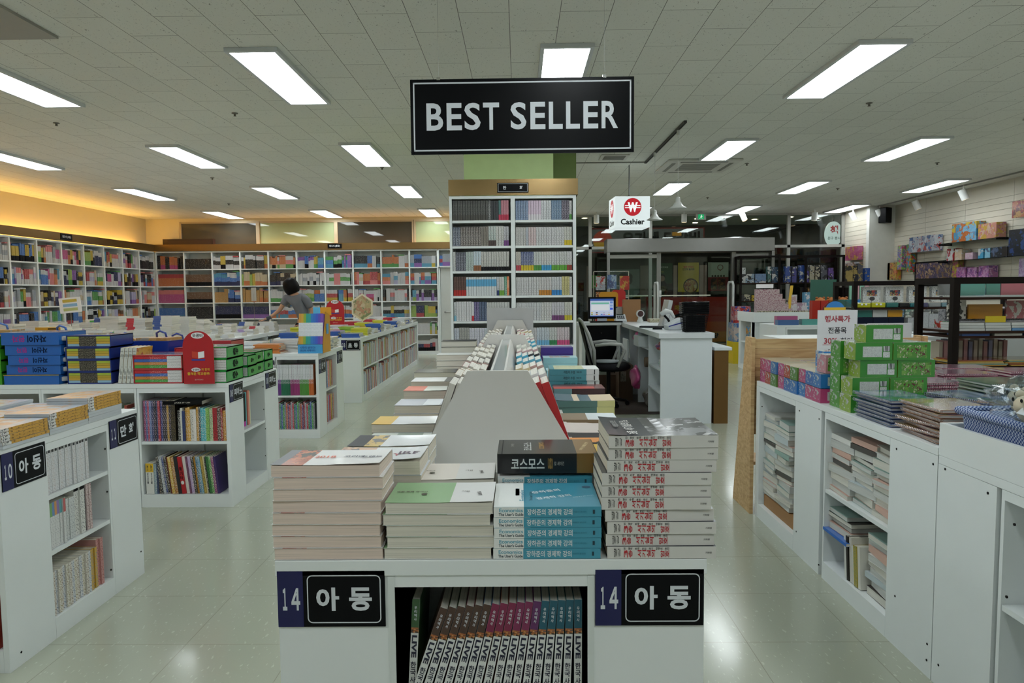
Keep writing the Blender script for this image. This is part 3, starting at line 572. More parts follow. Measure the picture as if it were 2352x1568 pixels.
for mod,ya in ((0,2.12),(1,3.67)):
    for sl_ in range(9):
        yc=ya+.01+sl_*.168
        for side in (-1,1):
            nb=4; tk=.0225 if side<0 else .024
            for j in range(nb):
                cc=lc[(sl_+mod*3)%9] if side<0 else rc[(sl_+mod*4)%9][0]; c2=rc[(sl_+mod*4)%9][1]
                outer=j==nb-1
                if side>0 and sl_==0 and mod==0: cs=[(-.5,.1,0,1,ART(['#b8262c','#b4b6c4','#b0b2c0'],12)),(.1,.5,0,1,PAPER)]
                elif side>0: cs=[(-.35,.2,.15,.85,ART([c2,cc,'#e8e4dc'],18))]
                else: cs=[(-.3,.2,.2,.8,ART([cc,'#d0c8b8','#8a7a68'],18))]
                hh=.222+.008*((sl_*7+j//2)%3)
                kk=('sl',side,sl_,mod,outer,hh)
                kw=dict(L=hh,W=.163,Tk=tk,cover=M(cc,.4,coat=.3),pages=PAGES('#dedbd2'),csegs=cs if outer else None)
                me=one(kk,**kw)
                base_x=CX_+side*(.131+j*(tk+.0008)/math.cos(R(ang))); 
                # cover faces outward
                Fm=T(base_x,yc if side>0 else yc+.164,ZT+.047+ (0.010),0)
                fr=Fm@Matrix.Rotation(R(-side*ang),4,'Y')@ (Matrix.Identity(4) if side>0 else Matrix.Rotation(R(180),4,'Z'))@Matrix.Translation((0,0,hh/2))@STAND
                nm=('red and grey cover' if (side>0 and sl_==0 and mod==0) else words[(sl_+mod*3+(side>0)*2)%9]+' book')
                lab='%s on %s slope, slot %s, copy %s outward'%(nm,'left' if side<0 else 'right',od(mod*9+sl_),od(j))
                o=D.objects.new('book',me); COL.objects.link(o); o.matrix_world=fr; tag(o,lab,'book','books leaning on the sloped stand')
# ---------------------------------------------------------------- left unit with comics (10/11)
uA,FA=unit('bookshelf_unit','low white shelf unit at lower left with signs ten and eleven','shelf unit',-3.25,-1.908,2.49,3.425,.84,
 [('r',[('b',0,.25),('o',.262,.672,[.595,.365],.03),('p',.686,.935)]),('f',[('p',0,.25),('o',.29,1.32,[.6,.36],.03)],.2)])
FAr=FA['r']
sign(FAr,.012,.683,.238,.14,'10','아동','sign numbered ten on the lower left shelf unit')
sign(FAr,.69,.69,.234,.13,'11','만화','sign numbered eleven on the lower left shelf unit')
bolts(FAr,[(.06,.05),(.91,.12),(.655,.7),(.655,.5),(.655,.13)],uA)
def bk(h,Tk,c,ink=None,segs=None,st=None,W=.15,thr=.56,pg=None):
    cm=M(c,.4,coat=.3); sm=PRINT(c,ink,330,260,thr+.03) if ink else cm
    return dict(L=h,W=W,Tk=Tk,cover=cm,spine=sm,segs=segs,stext=st,pages=pg or PG)
it=[(('wa',i%2),bk(.185,.0205,'#cfd0d2','#a9acb2' if i%2 else '#b5a9a4',[(-.46,-.4,M('#2d2f33'),.2,.8)]),'white comic with small black mark') for i in range(13)]
row(FAr,.272,.596,it,'top shelf of the unit ten shelf','white comics on top shelf of unit ten',parts=True,name='comic_book',cat='comic book')
it=[(('wb',i),bk(.19,.0142,'#d2d3d2','#8d8f96',[(-.5,-.2,M(['#c06a8a','#7aa86a','#6a8ab8','#c8925a','#8a7ab0','#5a9aa0','#b86060','#8ab090'][i%8]),0,1)],thr=.6),'white volume with coloured upper spine') for i in range(8)]
it+=[(('wc',i),bk(.178,.017,'#c9cccb','#8a8d92'),'white comic') for i in range(3)]
it+=[(('wd',0),bk(.225,.03,'#d5d5d0','#5a5c60',[(-.5,-.36,BLACK)]),'tall white book with black head')]*2
it+=[(('we',0),bk(.22,.016,'#26262a','#9a9aa0'),'black comic'),(('wf',0),bk(.205,.016,'#c8b6b4','#6a2a34'),'red speckled comic'),(('wf',0),bk(.205,.016,'#c8b6b4','#6a2a34'),'red speckled comic')]
row(FAr,.27,.366,it,'middle shelf of the unit ten shelf','comics on the middle shelf of unit ten',parts=True,name='comic_book',cat='comic book')
it=[(('wg',i%3),bk(.185,.0175,['#d4cfc6','#cfd0d0','#d6d2c8'][i%3],['#7a6250','#54688a','#8a7a4a'][i%3],thr=.54),'white comic with picture spine') for i in range(14)]
it+=[(('wh',0),bk(.185,.016,'#c8a03a','#5a7a9a'),'orange-yellow comic')]*3+[(('wi',0),bk(.215,.02,'#c08a86','#7a2a34'),'pink patterned comic')]*2
row(FAr,.272,.0855,it,'bottom shelf of the unit ten shelf','comics on bottom shelf of unit ten',parts=True,name='comic_book',cat='comic book')
it=[(('wj',i%3),bk(.2,.02,['#a83a2a','#3f6a34','#8a4a2a'][i%3]),'red or green book') for i in range(45)]
row(FA['f'],1.09,.0855,it,'bottom near side of unit ten shelf','books on the near side of unit ten',maxx=1.31)
# plastic-wrapped comics on top of it: orange spines over the aisle side
og=M('#c79a3a',.3,coat=.8); film=ART(['#b8bcc4','#c8a27a','#aeb6c2','#d8b48a'],7)
def comic(cov,sp,seg=None): return dict(L=.255,W=.185,Tk=.0118,cover=cov,spine=sp,segs=seg,pages=PAGES('#c8ccd2'))
ca=flat('ca',**comic(film,og,[(-.5,-.33,PRINT('#d5d5d3','#55565c',160,160)),(-.33,.5,PRINT('#c9993a','#7a5618',80,200,.6))]))
cb=flat('cb',**comic(film,M('#c0c6cc',.3,coat=.8))); cg=flat('cg',**dict(comic(M('#8fae84',.3,coat=.6),M('#6a9a58',.4)),csegs=[(-.5,.1,0,1,M('#cdd6cc',.3,coat=.6))]))
for i,(a,n) in enumerate([(.145,6),(.405,7),(.665,9),(.81,0)]):
    if n:
        zz=pile(cb,a,-.004,.841,0,max(0,n-5),.0118,'silver-spined wrapped comic, %s, stack '+od(i)+' along the aisle on unit ten','silver wrapped comics',fr=FAr,name='wrapped_comic',cat='comic book',jr=.6) if n>5 else .841
        pile(ca,a,-.004,zz,0,min(n,5),.0118,'orange-spined wrapped comic, %s, stack '+od(i)+' along aisle on unit ten','orange wrapped comics',fr=FAr,name='wrapped_comic',cat='comic book',jr=.6)
for i,(x,y,n,ms,wd) in enumerate([(.13,.25,10,cg,'green and white'),(.42,.25,5,ca,'orange'),(.70,.25,4,cb,'silver'),(.16,.46,9,flat('cn',**comic(M('#2a3040',.3,coat=.6),M('#2c3242',.4))),'navy'),(.46,.47,6,cb,'pale'),(.74,.47,5,cb,'silvery'),(.2,.7,8,cg,'greenish'),(.5,.7,6,ca,'ochre'),(.78,.7,4,cb,'whitish'),(.3,.95,7,cg,'green'),(.65,.95,6,cb,'light')]):
    pile(ms,x,y,.841,rnd.choice((0,0,180)) if 0 else 0,n,.0118,wd+' plastic-wrapped comic, %s, inner stack '+od(i)+' on unit ten',wd+' wrapped comics on unit ten',fr=FAr,name='wrapped_comic',cat='comic book',jr=2.5)
# ---------------------------------------------------------------- piano unit (08)
u8,F8=unit('bookshelf_unit','low white shelf unit with two signs numbered eight, music books inside','shelf unit',-5.0,-1.905,4.515,5.43,.825,
 [('f',[('b',0,.6),('o',.62,1.22,[.45]),('o',1.25,1.84,[.45]),('o',1.87,2.47,[.45]),('o',2.502,3.069,[.44])],.2),('r',[('b',0,.22),('o',.235,.64,[.465]),('p',.655,.915)])])
sign(F8['r'],.005,.695,.22,.118,'08','피아노','sign numbered eight nearest the aisle corner of music unit')
sign(F8['r'],.66,.695,.22,.118,'08','피아노','second sign numbered eight, far end of music unit')
bolts(F8['r'],[(.61,.72),(.61,.55),(.61,.2),(.63,.4)],u8)
f8=F8['f']; g8='music books on the piano unit'
def cb_(c,h=.25,t=.016,ink=None,st=None,segs=None): return bk(h,t,c,ink,segs,st,W=.17)
up=['#8a2a5c','#44639c','#a84058','#5f79a8','#26355f','#171a26','#3a4a72','#b02c34','#24407f','#141415','#1a1716','#b58e30','#151311']
it=[(('u',c),cb_(c,.27,.0135,'#c9b8c8'),'colourful slim music book') for c in up]+[(('ub',0),cb_('#2b2620',.27,.03,'#7d6a40'),'thick dark brown book')]
x=row(f8,2.515,.4405,it,'upper shelf of the piano unit',g8,parts=True,name='music_book',cat='music book')
up2=[('#25272a',.205,.018),('#d0d0c8',.22,.014),('#26386f',.2,.018),('#c08c1e',.22,.016),('#cf9a2c',.225,.016),('#dad6cc',.21,.02),('#d6d0cc',.21,.018),('#c08e2e',.225,.018),('#36454c',.225,.012),('#2aa3b2',.22,.02),('#3bb0bc',.215,.014),('#8fbf66',.22,.02),('#c3d1ac',.215,.022),('#a81f28',.22,.03),('#43201a',.215,.022),('#9a2a30',.22,.012),('#d2932a',.2,.018),('#d8a0aa',.235,.014),('#dcdcd8',.23,.02),('#25694a',.24,.012),('#2f3a3a',.235,.014),('#7bb0c8',.25,.01),('#6aa6c4',.25,.01),('#7bb4cc',.25,.01),('#d8c8a8',.25,.009)]
it=[(('u2',c,h),cb_(c,h,t,'#efe9e0' if rnd.random()<.6 else '#22222a'),'standing music book') for c,h,t in up2]
k=.0; n2=len(it)
row(f8,x+.012,.4405,it,'upper shelf of piano unit right part',g8,parts=True,maxx=3.062,start=0,name='music_book',cat='music book')
put_book(flat('jazz',L=.26,W=.16,Tk=.024,cover=M('#111112',.4,coat=.4),spine=M('#121213',.4),pages=PG,stext=[('JAZZ IT UP!',0,.5,.4,.5,M('#b8b4a8'),'h')]),f8@T(2.78,.012,.684,0),'black book titled in pale letters lying across the upright music books','book')
lo=[('#dcdcd6',.205,.026,'K'),('#dcdcd6',.205,.026,'K'),('#7f9aa8',.2,.016,0),('#3c4a6a',.205,.014,0),('#5b4638',.205,.016,0),('#24262a',.25,.014,0),('#c9ccd0',.255,.016,0),('#3b4f86',.25,.012,0),('#1f1a18',.25,.016,0),('#6b2e1c',.245,.014,0),('#c9a43c',.25,.018,0),('#a8702c',.245,.02,0),('#17181a',.255,.024,0),('#b01e26',.25,.026,0),('#d8d4d0',.25,.022,0),('#7a4a66',.25,.012,0),('#b49ac8',.25,.022,0),('#22242c',.25,.016,0),('#b58430',.25,.014,0),('#3f6f8a',.25,.016,0),('#6a9ab4',.25,.012,0),('#c4a850',.25,.016,0),('#d6cca0',.25,.012,0),('#2f3034',.25,.008,0),('#3f7a42',.25,.016,0),('#5a9a4c',.25,.018,0),('#8a3a72',.25,.016,0),('#3c2a66',.25,.014,0)]
it=[]
for i,(c,h,t,k) in enumerate(lo):
    if k=='K': it.append((('kp',),dict(L=h,W=.17,Tk=t,cover=M(c,.4),spine=M(c,.4),segs=[(-.5,-.22,yl)],stext=[('K-POP',-.36,.5,.2,.35,M('#4a4630'),'v'),('연주곡집201',-.02,.5,.36,.35,M('#33363c'),'v')],pages=PG),'white music book with yellow head'))
    elif i==13: it.append((('gt',),dict(L=h,W=.17,Tk=t,cover=M(c,.4),spine=M(c,.4),stext=[('통기타',-.05,.5,.36,.75,M('#16161a'),'v'),('●',.2,.5,.1,.8,M('#d8d8d4'),'h')],pages=PG),'red guitar book'))
    else: it.append((('l8',c),cb_(c,h,t,'#e8e2d2' if i%3 else '#1c1c22'),'leaning music book'))
row(f8,2.515,.0862,it,'lower shelf of the piano unit',g8,parts=True,lean=lambda i,n: 0 if i<5 else -7+i*.05,maxx=3.05,name='music_book',cat='music book')
rw=['#b08a4a','#a84a3a','#d0d0c8','#7a8aa0','#c8a050','#5a7a5a','#8a8a90','#c8c0a8','#d8d4c8','#6a4a3a','#9fb8a0','#3a5a6a']
for a,b in ((.63,1.21),(1.26,1.83),(1.88,2.46)):
    for zz in (.4505,.0862):
        it=[(('rw',(i*5)%12,i%3),bk(.19+.02*(i%3),.017,rw[(i*5)%12],'#3a3a3c'),'assorted music book') for i in range(32)]
        row(f8,a,zz,it,'%s shelf, left part of the piano unit'%('upper' if zz>.2 else 'lower'),g8+' left part',maxx=b,name='music_book',cat='music book')
it=[(('p1',),bk(.235,.008,'#3a3424',None),'thin dark book'),(('p2',),bk(.245,.046,'#46306a','#8a78a8'),'thick purple book'),(('p3',),bk(.26,.03,'#8a8466','#55503c'),'olive book'),(('p4',),bk(.23,.03,'#d2d2d0','#4a4a4e'),'white book'),(('p5',),bk(.235,.044,'#101114',None,[(.35,.5,M('#c030a0'))]),'black book with pink foot'),(('p6',),bk(.24,.03,'#5ab4b8',None),'turquoise book'),(('p7',),bk(.25,.03,'#d87a6a',None),'coral book'),(('p8',),bk(.24,.02,'#c9cdb0',None),'pale book')]
row(F8['r'],.245,.466,it,'upper side shelf of the piano unit','books on the side shelf of the piano unit',parts=True,depth=.05,name='music_book',cat='music book')
it=[(('p9',i),bk(.235-.01*i,.022,['#8a7f68','#a09880','#7d7660','#8f9a62','#5a6a44'][i]),'worn brownish booklet') for i in range(5)]
row(F8['r'],.26,.0862,it,'lower side shelf of the piano unit','booklets on the lower side shelf of the piano unit',parts=True,lean=-9,depth=.06,name='music_book',cat='music book')
# ---- boxed sets on top of the piano unit
def bagbox(name,label,cat,F,x,y,z,L,Dp,Hh,body,spines,win=(.06,.94),rz=0,txt=None,tcol=None,group=None,handle=None,sidetxt=None,film_=True):
    """vinyl carry case: window at the front shows lying books"""
    t=thing(name,label,cat,F@T(x,y,z,rz),group); bm_=M(body,.3,coat=.7)
    q=MB(); q.box(-L/2,L/2,.004,Dp,0,.006,bm_); q.box(-L/2,L/2,.004,Dp,Hh-.006,Hh,bm_); q.box(-L/2,-L/2+.006,.004,Dp,0,Hh,bm_); q.box(L/2-.006,L/2,.004,Dp,0,Hh,bm_); q.box(-L/2,L/2,Dp-.006,Dp,0,Hh,bm_)
    if not spines: q.box(-L/2,L/2,-.001,.006,0,Hh,bm_)
    if txt:
        for s_,cx,wd,c_ in txt: q.text(s_,(cx*L,-.002,Hh*.5),NX,NZ,wd*L,Hh*.56,M(c_,.5),.03,True)
    if sidetxt: q.text(sidetxt,(L/2+.0008,Dp*.5,Hh*.5),Y_,Z_,Dp*.34,Hh*.62,M('#0c0d0c'),.07,True)
    q.box(-L*.42,L*.42,Dp*.15,Dp*.85,Hh,Hh+.0008,ART(['#b9bdc4','#c9a27c','#8a9ab0','#d8d8d8'],9,rough=.12,coat=1))
    q.build('case',parent=t,bevel=.0015)
    if spines:
        q=MB(); n=len(spines); hh=(Hh-.014)/n
        for i,sg in enumerate(spines[::-1]):
            z0=.007+i*hh
            for a,b,m in sg: q.box(-L/2+.008+a*(L-.016),-L/2+.008+b*(L-.016),.006,Dp-.01,z0,z0+hh-.0012,m)
        q.build('books_inside',parent=t)
    if handle: q=MB(); q.tube([(-.04,Dp*.6,Hh),(-.035,Dp*.55,Hh+.05),(0,Dp*.5,Hh+.065),(.035,Dp*.55,Hh+.05),(.04,Dp*.6,Hh)],.008,bm_); q.build('handle',parent=t)
    return t
bm=[(0,1,M('#a8bf3c',.4,coat=.6))]; dk=PRINT('#2c2822','#b8b09a',330,260,.6)
yb=[[(0,.27,M(c,.4,coat=.6)),(.27,.68,dk),(.68,1,M(c,.4,coat=.6))] for c in ('#a8b840','#b9a032','#c8a440','#8fb4cc')]
rb=[[(0,.18,M(c)),(.18,.32,PRINT(c,'#241a1a',330,260,.6)),(.32,.7,PRINT(c,'#e6dcd8',330,260,.62)),(.7,1,PRINT('#d8d8d8','#8a8a8c',330,260,.62))] for c in ('#b82430','#3a64b0','#c8803a','#4a9a40')]
gb=[[(0,.16,M(c)),(.16,1,PRINT('#d6d6d4','#77787c',330,260,.62))] for c in ('#a02c24','#c8923a','#6a3a30','#d4c8b8')]
z=.826
BX=[(-3.205,.365,.064),(-3.195,.36,.062),(-3.18,.345,.062),(-3.19,.37,.066),(-3.20,.385,.082)]
for i,(x,L_,h_) in enumerate(BX):
    tk=[('자신이',.12,.34,'#0c1430'),('완자',-.2,.26,'#a02a86')]
    t=bagbox('book_set_bag','bright blue vinyl case of study books, %s of the pile of five'%('bottom' if i==0 else 'top' if i==4 else od(4-i)+' from top'),'book set',Matrix(),x,4.52+.01*(i%2),z,L_,.28,h_,'#1f62b4',None,rz=rnd.uniform(-1.5,1.5),txt=tk if i else None,group='blue vinyl cases of study books')
    q=MB(); q.tube([(L_/2-.006,.03,h_*.5),(L_/2+.02,.1,h_*.45),(L_/2+.012,.2,h_*.5)],.016,PAGES('#c8c8c4')); q.build('page_edges',parent=t)
    if i==0: MB().box(-L_/2-.002,L_/2+.002,-.004,-.001,h_*.94,h_,M('#b8983a')).build('piping',parent=t,label='yellow piping')
    z+=h_+.0015
z=.826
for i in range(4):
    h_=.079; bagbox('book_set_bag','dark blue case of yellow and black spined books, %s of four'%('bottom' if i==0 else 'top' if i==3 else od(3-i)+' from top'),'book set',Matrix(),-2.83+rnd.uniform(-.006,.006),4.53,z,.295,.27,h_,'#18307e',yb,group='dark blue cases of yellow-black workbooks'); z+=h_+.0015
for i in range(4):
    m=stand_mtx(Matrix(),-2.645+i*.027,.83,.235,.024,7,4.54); put_book(flat('lnw',L=.235,W=.2,Tk=.024,cover=ART(['#c8922c','#d8a840','#c8b060','#b0382c'],14),spine=PRINT('#c9cbc4','#9a9c98',40,40),pages=PG),m,'white-spined wrapped workbook, %s from left, leaning between blue and red cases'%od(i),'book','leaning wrapped workbooks')
z=.826
for i in range(2):
    bagbox('book_set_bag','red vinyl case of striped school books, %s one of the front pair'%('lower','upper')[i],'book set',Matrix(),-2.373,4.525,z,.325,.27,.093,'#b81e2c',rb,group='red vinyl cases'); z+=.0945
t=bagbox('book_set_bag','small red case of blue-green spined books behind the front red pair','book set',Matrix(),-2.27,4.85,.826,.3,.25,.21,'#b81e2c',rb+rb,group=None)
z=.826
for i in range(3):
    bagbox('book_set_box','green vinyl box of books, %s of the pile beside the red standee'%('bottom','middle','top')[i],'book set',Matrix(),-2.04+.004*i,4.53,z,.24,.27,.078,'#159336',gb,sidetxt='쎈수',group='green vinyl boxes',handle=False); z+=.0795
k=0
for j,(y,nn,hh) in enumerate([(4.86,2,.075),(5.02,2,.08),(5.24,2,.078)]):
    z=.826
    for i in range(nn):
        bagbox('book_set_box','green vinyl box, %s layer, %s along aisle edge toward the back'%(('lower','upper')[i],('first','second','third')[j]),'book set',Matrix(),-2.02-.01*j,y-.02,z,.24,.16 if j<2 else .17,hh,'#159336',gb,sidetxt='쎈수',group='green vinyl boxes'); z+=hh+.0015
bagbox('book_set_bag','red case with green strap handle behind the green boxes','book set',Matrix(),-2.2,5.12,.826,.14,.24,.24,'#b02634',None,group=None)
for i in range(4): bagbox('book_set_box','green vinyl box at left picture edge, %s of the pile'%('bottom','second','third','top')[i],'book set',Matrix(),-3.55,4.525,.826+i*.08,.29,.26,.078,'#3f9a22',None,group='lime green boxes at the left edge')
for i,(x,y,c,h_) in enumerate([(-2.95,4.86,'#16308c',.245),(-2.62,4.9,'#18348f',.255),(-3.35,4.9,'#1c58b0',.30),(-3.0,5.16,'#1a46a0',.23),(-2.6,5.18,'#16308c',.22),(-3.75,4.9,'#1c62b8',.32)]):
    t=bagbox('book_set_bag','slumped blue carry bag with orange book inside, %s behind front row of cases'%od(i),'book set',T(0,0,0),x,y,.826,.3,.24,h_,c,None,rz=rnd.uniform(-12,12),group='slumped blue carry bags',handle=True)
    MB().box(-.12,.12,.02,.2,h_+.001,h_+.02,ART(['#c8924a','#d8a868','#b8b0a0'],10)).build('book_inside',parent=t)
for i in range(3): bagbox('book_set_bag','blue case standing far left at the back, %s one'%('lowest','middle','top')[i],'book set',Matrix(),-4.3,5.1,.826+i*.13,.5,.26,.128,'#1c66bc',None,group='blue cases far left')
# red standee with an arched top
def standee(x,y,z,w_,h_,label,big=True):
    t=thing('counter_standee',label,'standee',T(x,y,z)); rd_=M('#b0141f',.35,coat=.3); pts=[(-w_/2,0),(w_/2,0),(w_/2,h_-w_/2)]+[(w_/2*math.cos(R(a)),h_-w_/2+w_/2*math.sin(R(a))) for a in range(10,171,10)]+[(-w_/2,h_-w_/2)]
    MB().prism(pts,0,.006,rd_).build('board',parent=t); MB().add([(-.02,.007,.0),(.02,.007,0),(0,.007,h_*.5),(0,.07,0)],[(0,1,2),(0,3,1),(1,3,2),(0,2,3)],rd_).build('prop',parent=t)
    q=MB(); q.disc((0,-.0008,h_*.915),X_,Z_,w_*.21,w_*.1,PAPER); q.text('우공비',(0,-.0014,h_*.915),X_,Z_,w_*.34,w_*.12,M('#14161c'),.02); q.build('title_badge',parent=t)
    q=MB(); q.disc((-w_*.09,-.0008,h_*.27),X_,Z_,w_*.15,w_*.065,PAPER); q.text('우공비',(-w_*.09,-.0014,h_*.27),X_,Z_,w_*.24,w_*.08,M('#14161c'),.02)
    q.text('와 함께',(w_*.22,-.0012,h_*.275),X_,Z_,w_*.26,w_*.09,yl,.02); q.text('즐거운 학교공부!',(0,-.0012,h_*.195),X_,Z_,w_*.74,w_*.12,yl,.03); q.text('홈런책 참여고',(0,-.0012,h_*.08),X_,Z_,w_*.28,w_*.05,M('#d8a8a0'),.01); q.build('lettering',parent=t)
    q=MB(); q.box(-w_*.22,w_*.22,-.001,0,h_*.44,h_*.47,M('#22409a')); q.add([(-w_*.2,-.0012,h_*.5),(0,-.0012,h_*.48),(0,-.0012,h_*.6),(-w_*.2,-.0012,h_*.62)],[(0,1,2,3)],M('#c8402c')); q.add([(0,-.0012,h_*.48),(w_*.2,-.0012,h_*.5),(w_*.2,-.0012,h_*.62),(0,-.0012,h_*.6)],[(0,1,2,3)],PAPER)
    q.build('open_book_picture',parent=t); return t
standee(-2.085,4.49,.826,.2,.345,'bright red arched cardboard standee among the green and red cases')
# ---------------------------------------------------------------- unit with the rack (uB) and unit 03
uB,FB=unit('bookshelf_unit','low white shelf unit carrying the blue and orange card rack','shelf unit',-3.95,-1.947,6.705,7.65,.83,
 [('f',[('b',0,.95),('o',.95,1.58,[.42]),('o',1.60,1.975,[.42])],.2),('r',[('b',0,.24),('o',.255,.66,[.44]),('p',.675,.945)])])
sign(FB['r'],.012,.63,.23,.14,'02','문학','sign on the corner panel of the unit with the card rack')
sign(FB['r'],.69,.66,.22,.13,'02','문학','sign on the far panel of the unit with the card rack')
lowc=['#3b55a8','#3f5cb0','#6c3a86','#6c3a86','#1f6a4c','#1c6648','#8a2f66','#92306c','#4f8a3a','#4c8a34','#c0642c','#c86a2a']
def wk(h,t,c,up='#cfd2d4',fr_=-.12): return dict(L=h,W=.15,Tk=t,cover=M(c),spine=M(c),segs=[(-.5,fr_,PRINT(up,'#8c8f98',330,260,.62)),(fr_,fr_+.14,PRINT(c,'#d8d4e0',330,260,.58))],pages=PG)
it=[(('wk',i*12//36),wk(.3,.0145,lowc[i*12//36],fr_=-.02),'white and coloured workbook') for i in range(36)]
row(FB['f'],1.45,.421,it,'upper shelf of unit with card rack','workbooks in the unit below the card rack',maxx=1.96,jd=.004,name='workbook',cat='workbook')
it=[(('wl',i%9,i//9),bk(.24+.01*((i*3)%4),.015,['#b02c34','#1f7a5c','#2f5aa0','#3f9a3a','#6a6e74','#c0562c','#5a2f6a','#b03a4a','#8a8f98'][i%9],'#d0d0d8'),'coloured workbook') for i in range(36)]
row(FB['f'],1.45,.0862,it,'lower shelf of unit with card rack','workbooks in the unit below the card rack',maxx=1.96,name='workbook',cat='workbook')
for zz in (.441,.0862):
    it=[(('wm',i%7),bk(.27,.03,['#c8822c','#c0407a','#a0a4a8','#c8a030','#3a3f48','#b84a2c','#4a7ac0'][(i+int(zz*3))%7],'#e8e0d0'),'orange or red workbook') for i in range(12)]
    row(FB['r'],.265,zz,it,'%s side shelf of unit with card rack'%('upper' if zz>.2 else 'lower'),'workbooks on the side shelf below the rack',maxx=.655,depth=.03,name='workbook',cat='workbook')
t=thing('card_rack','blue and orange cardboard rack of slim workbooks on the white unit','display rack',T(-2.02,6.72,.831))
bl=M('#4aa0d8',.4); orr=M('#d89a2a',.4)
q=MB(); q.box(-.125,.115,-.004,0,0,.085,bl); q.text('시작이 반이다!',(-.03,-.0055,.055),X_,Z_,.15,.025,M('#1c4a9a'),.02); q.text('연산의 시작이다',(-.03,-.0055,.028),X_,Z_,.15,.025,M('#1c4a9a'),.02); q.build('front_tray',parent=t)
q=MB(); q.add([(.118,0,0),(.122,.26,0),(.122,.26,.36),(.118,.12,.4),(.118,.0,.1)],[(0,1,2,3,4)],orr); q.add([(.116,0,0),(.12,.26,0),(.12,.26,.36),(.116,.12,.4),(.116,.0,.1)],[(4,3,2,1,0)],orr); q.box(.1225,.1235,.12,.2,.18,.28,bl); q.build('side_panel',parent=t)
q=MB(); q.box(-.125,.118,.255,.26,0,.36,orr); q.box(-.04,.14,.25,.255,.36,.44,orr); q.box(-.04,.03,.248,.25,.36,.44,M('#5ab4e0')); q.build('back_panel',parent=t)
rb_=['#c8923a','#c8a03a','#8aa83a','#2f9a8a','#2a9a96','#2f7ac0','#2f6ac0','#3a5ac0','#5a4ab0','#7a4aa8']
for i in range(20):
    c=rb_[i//2]; m=T(-2.02,6.72,.831)@Matrix.Translation((-.122+i*.0118,.006,.088))@Matrix.Rotation(R(-9),4,'X')@Matrix.Translation((0,0,.15))@STAND
    kw=dict(L=.30,W=.14,Tk=.0113,cover=M(c),spine=M(c),segs=[(-.2,.24,PRINT('#d4d8dc','#7a7f8c',330,260,.62))],pages=PG)
    put_book(one(('rk',i//2),**kw),m,'slim rainbow workbook in the card rack, %s from left'%od(i),'workbook','slim workbooks in the card rack',parts=False,name='workbook')
for i,(x,y,n,c,wd) in enumerate([(-2.45,6.73,6,'#c87a3a','orange'),(-2.34,6.95,8,'#d0d4d4','white'),(-2.72,6.74,4,'#c8d0d4','pale'),(-2.75,7.1,6,'#d4d8dc','light'),(-3.05,6.8,3,'#9ab4c8','bluish'),(-3.4,6.9,5,'#d8dcdc','whitish'),(-2.1,7.15,9,'#dcdcd8','white-edged'),(-2.1,7.38,8,'#ccd2d8','silver'),(-2.45,7.3,5,'#b8cce0','light blue'),(-3.8,6.9,6,'#c8822c','ochre')]):
    pile(one(('ub',i),L=.25,W=.19,Tk=.014,cover=M(c,.3,coat=.5),spine=M(c),pages=PG),x,y,.831,0,n,.014,wd+' workbook, %s, stack '+od(i)+' on the unit with card rack',wd+' workbooks near the card rack',jr=6,jit=.01,parts=False,name='workbook',cat='workbook')
u3,F3=unit('bookshelf_unit','long low white shelf unit with sign numbered three along the aisle','shelf unit',-3.15,-2.03,8.89,13.97,.84,
 [('r',[('p',0,.115)]+[('o',.13+i*.966,.13+i*.966+.94,[.44],.03) for i in range(5)]+[('p',4.99,5.08)])],depth=.25)
sign(F3['f'],.87,.68,.245,.135,'03','초등','sign numbered three on the long unit beside the aisle')
pal=['#d2d4d6','#c9d0d8','#d8d4cc','#9ab0c8','#c8963a','#b84a34','#c8b8c8','#6a8ab8','#c9c9c0','#a8b060','#cf8a6a','#8a4a5a','#dcdcdc','#b8c4cc']
for i in range(5):
    for zz in (.441,.0862):
        it=[];xx=0;j=0
        while xx<.92:
            c=pal[(i*5+j*3+int(zz*7))%14] if j%3 else rnd.choice(pal); tk=rnd.choice((.02,.026,.034)); hh=rnd.choice((.25,.27,.29,.3)); xx+=tk+.001; j+=1
            it.append((('o3',c,tk,hh),bk(hh,tk,c,'#6a6e80' if c[1] in 'cdf' else '#e8e4dc',W=.17),'workbook'))
        row(F3['r'],.14+i*.966,zz,it,'%s shelf, bay %s of unit three'%('upper' if zz>.2 else 'lower',od(i)),'workbooks along the long unit three',maxx=.13+i*.966+.938,name='workbook',cat='workbook')
cs3=['#2f5aa8','#c8c83a','#b0283a','#d4d8dc','#c8ccd0','#b8283a','#d8dadc','#3f6ab0','#dcdcdc','#8ab040','#d4d4dc','#a8c050']
k=0
for j in range(11):
    for i in range(4):
        c=cs3[(k*5)%12 if j>1 else (0 if j==0 else 1)]; n=3+((k*7)%5); k+=1
        pile(one(('t3',c),L=.23,W=.3,Tk=.016,cover=M(c,.3,coat=.5),spine=M(c),pages=PG),-2.16-.27*i,8.92+j*.45,.841,0,n,.016,('blue' if c=='#2f5aa8' else 'yellow' if c=='#c8c83a' else 'red' if c[1]=='b' else 'white')+' workbook, %s, pile '+od(i)+' inward, row '+od(j)+' on unit three','workbooks piled on unit three',jr=5,jit=.015,parts=False,name='workbook',cat='workbook')
standee(-2.72,10.3,.95,.27,.37,'smaller red arched standee on the long unit three')
t=thing('hexagonal_sign','cream hexagonal card sign standing on the long unit three','sign',T(-2.45,10.9,.95)); q=MB(); q.prism([(.19*math.cos(R(a)),.24+.22*math.sin(R(a))) for a in range(-90,270,60)],0,.006,M('#d8d2b8')); q.build('board',parent=t)
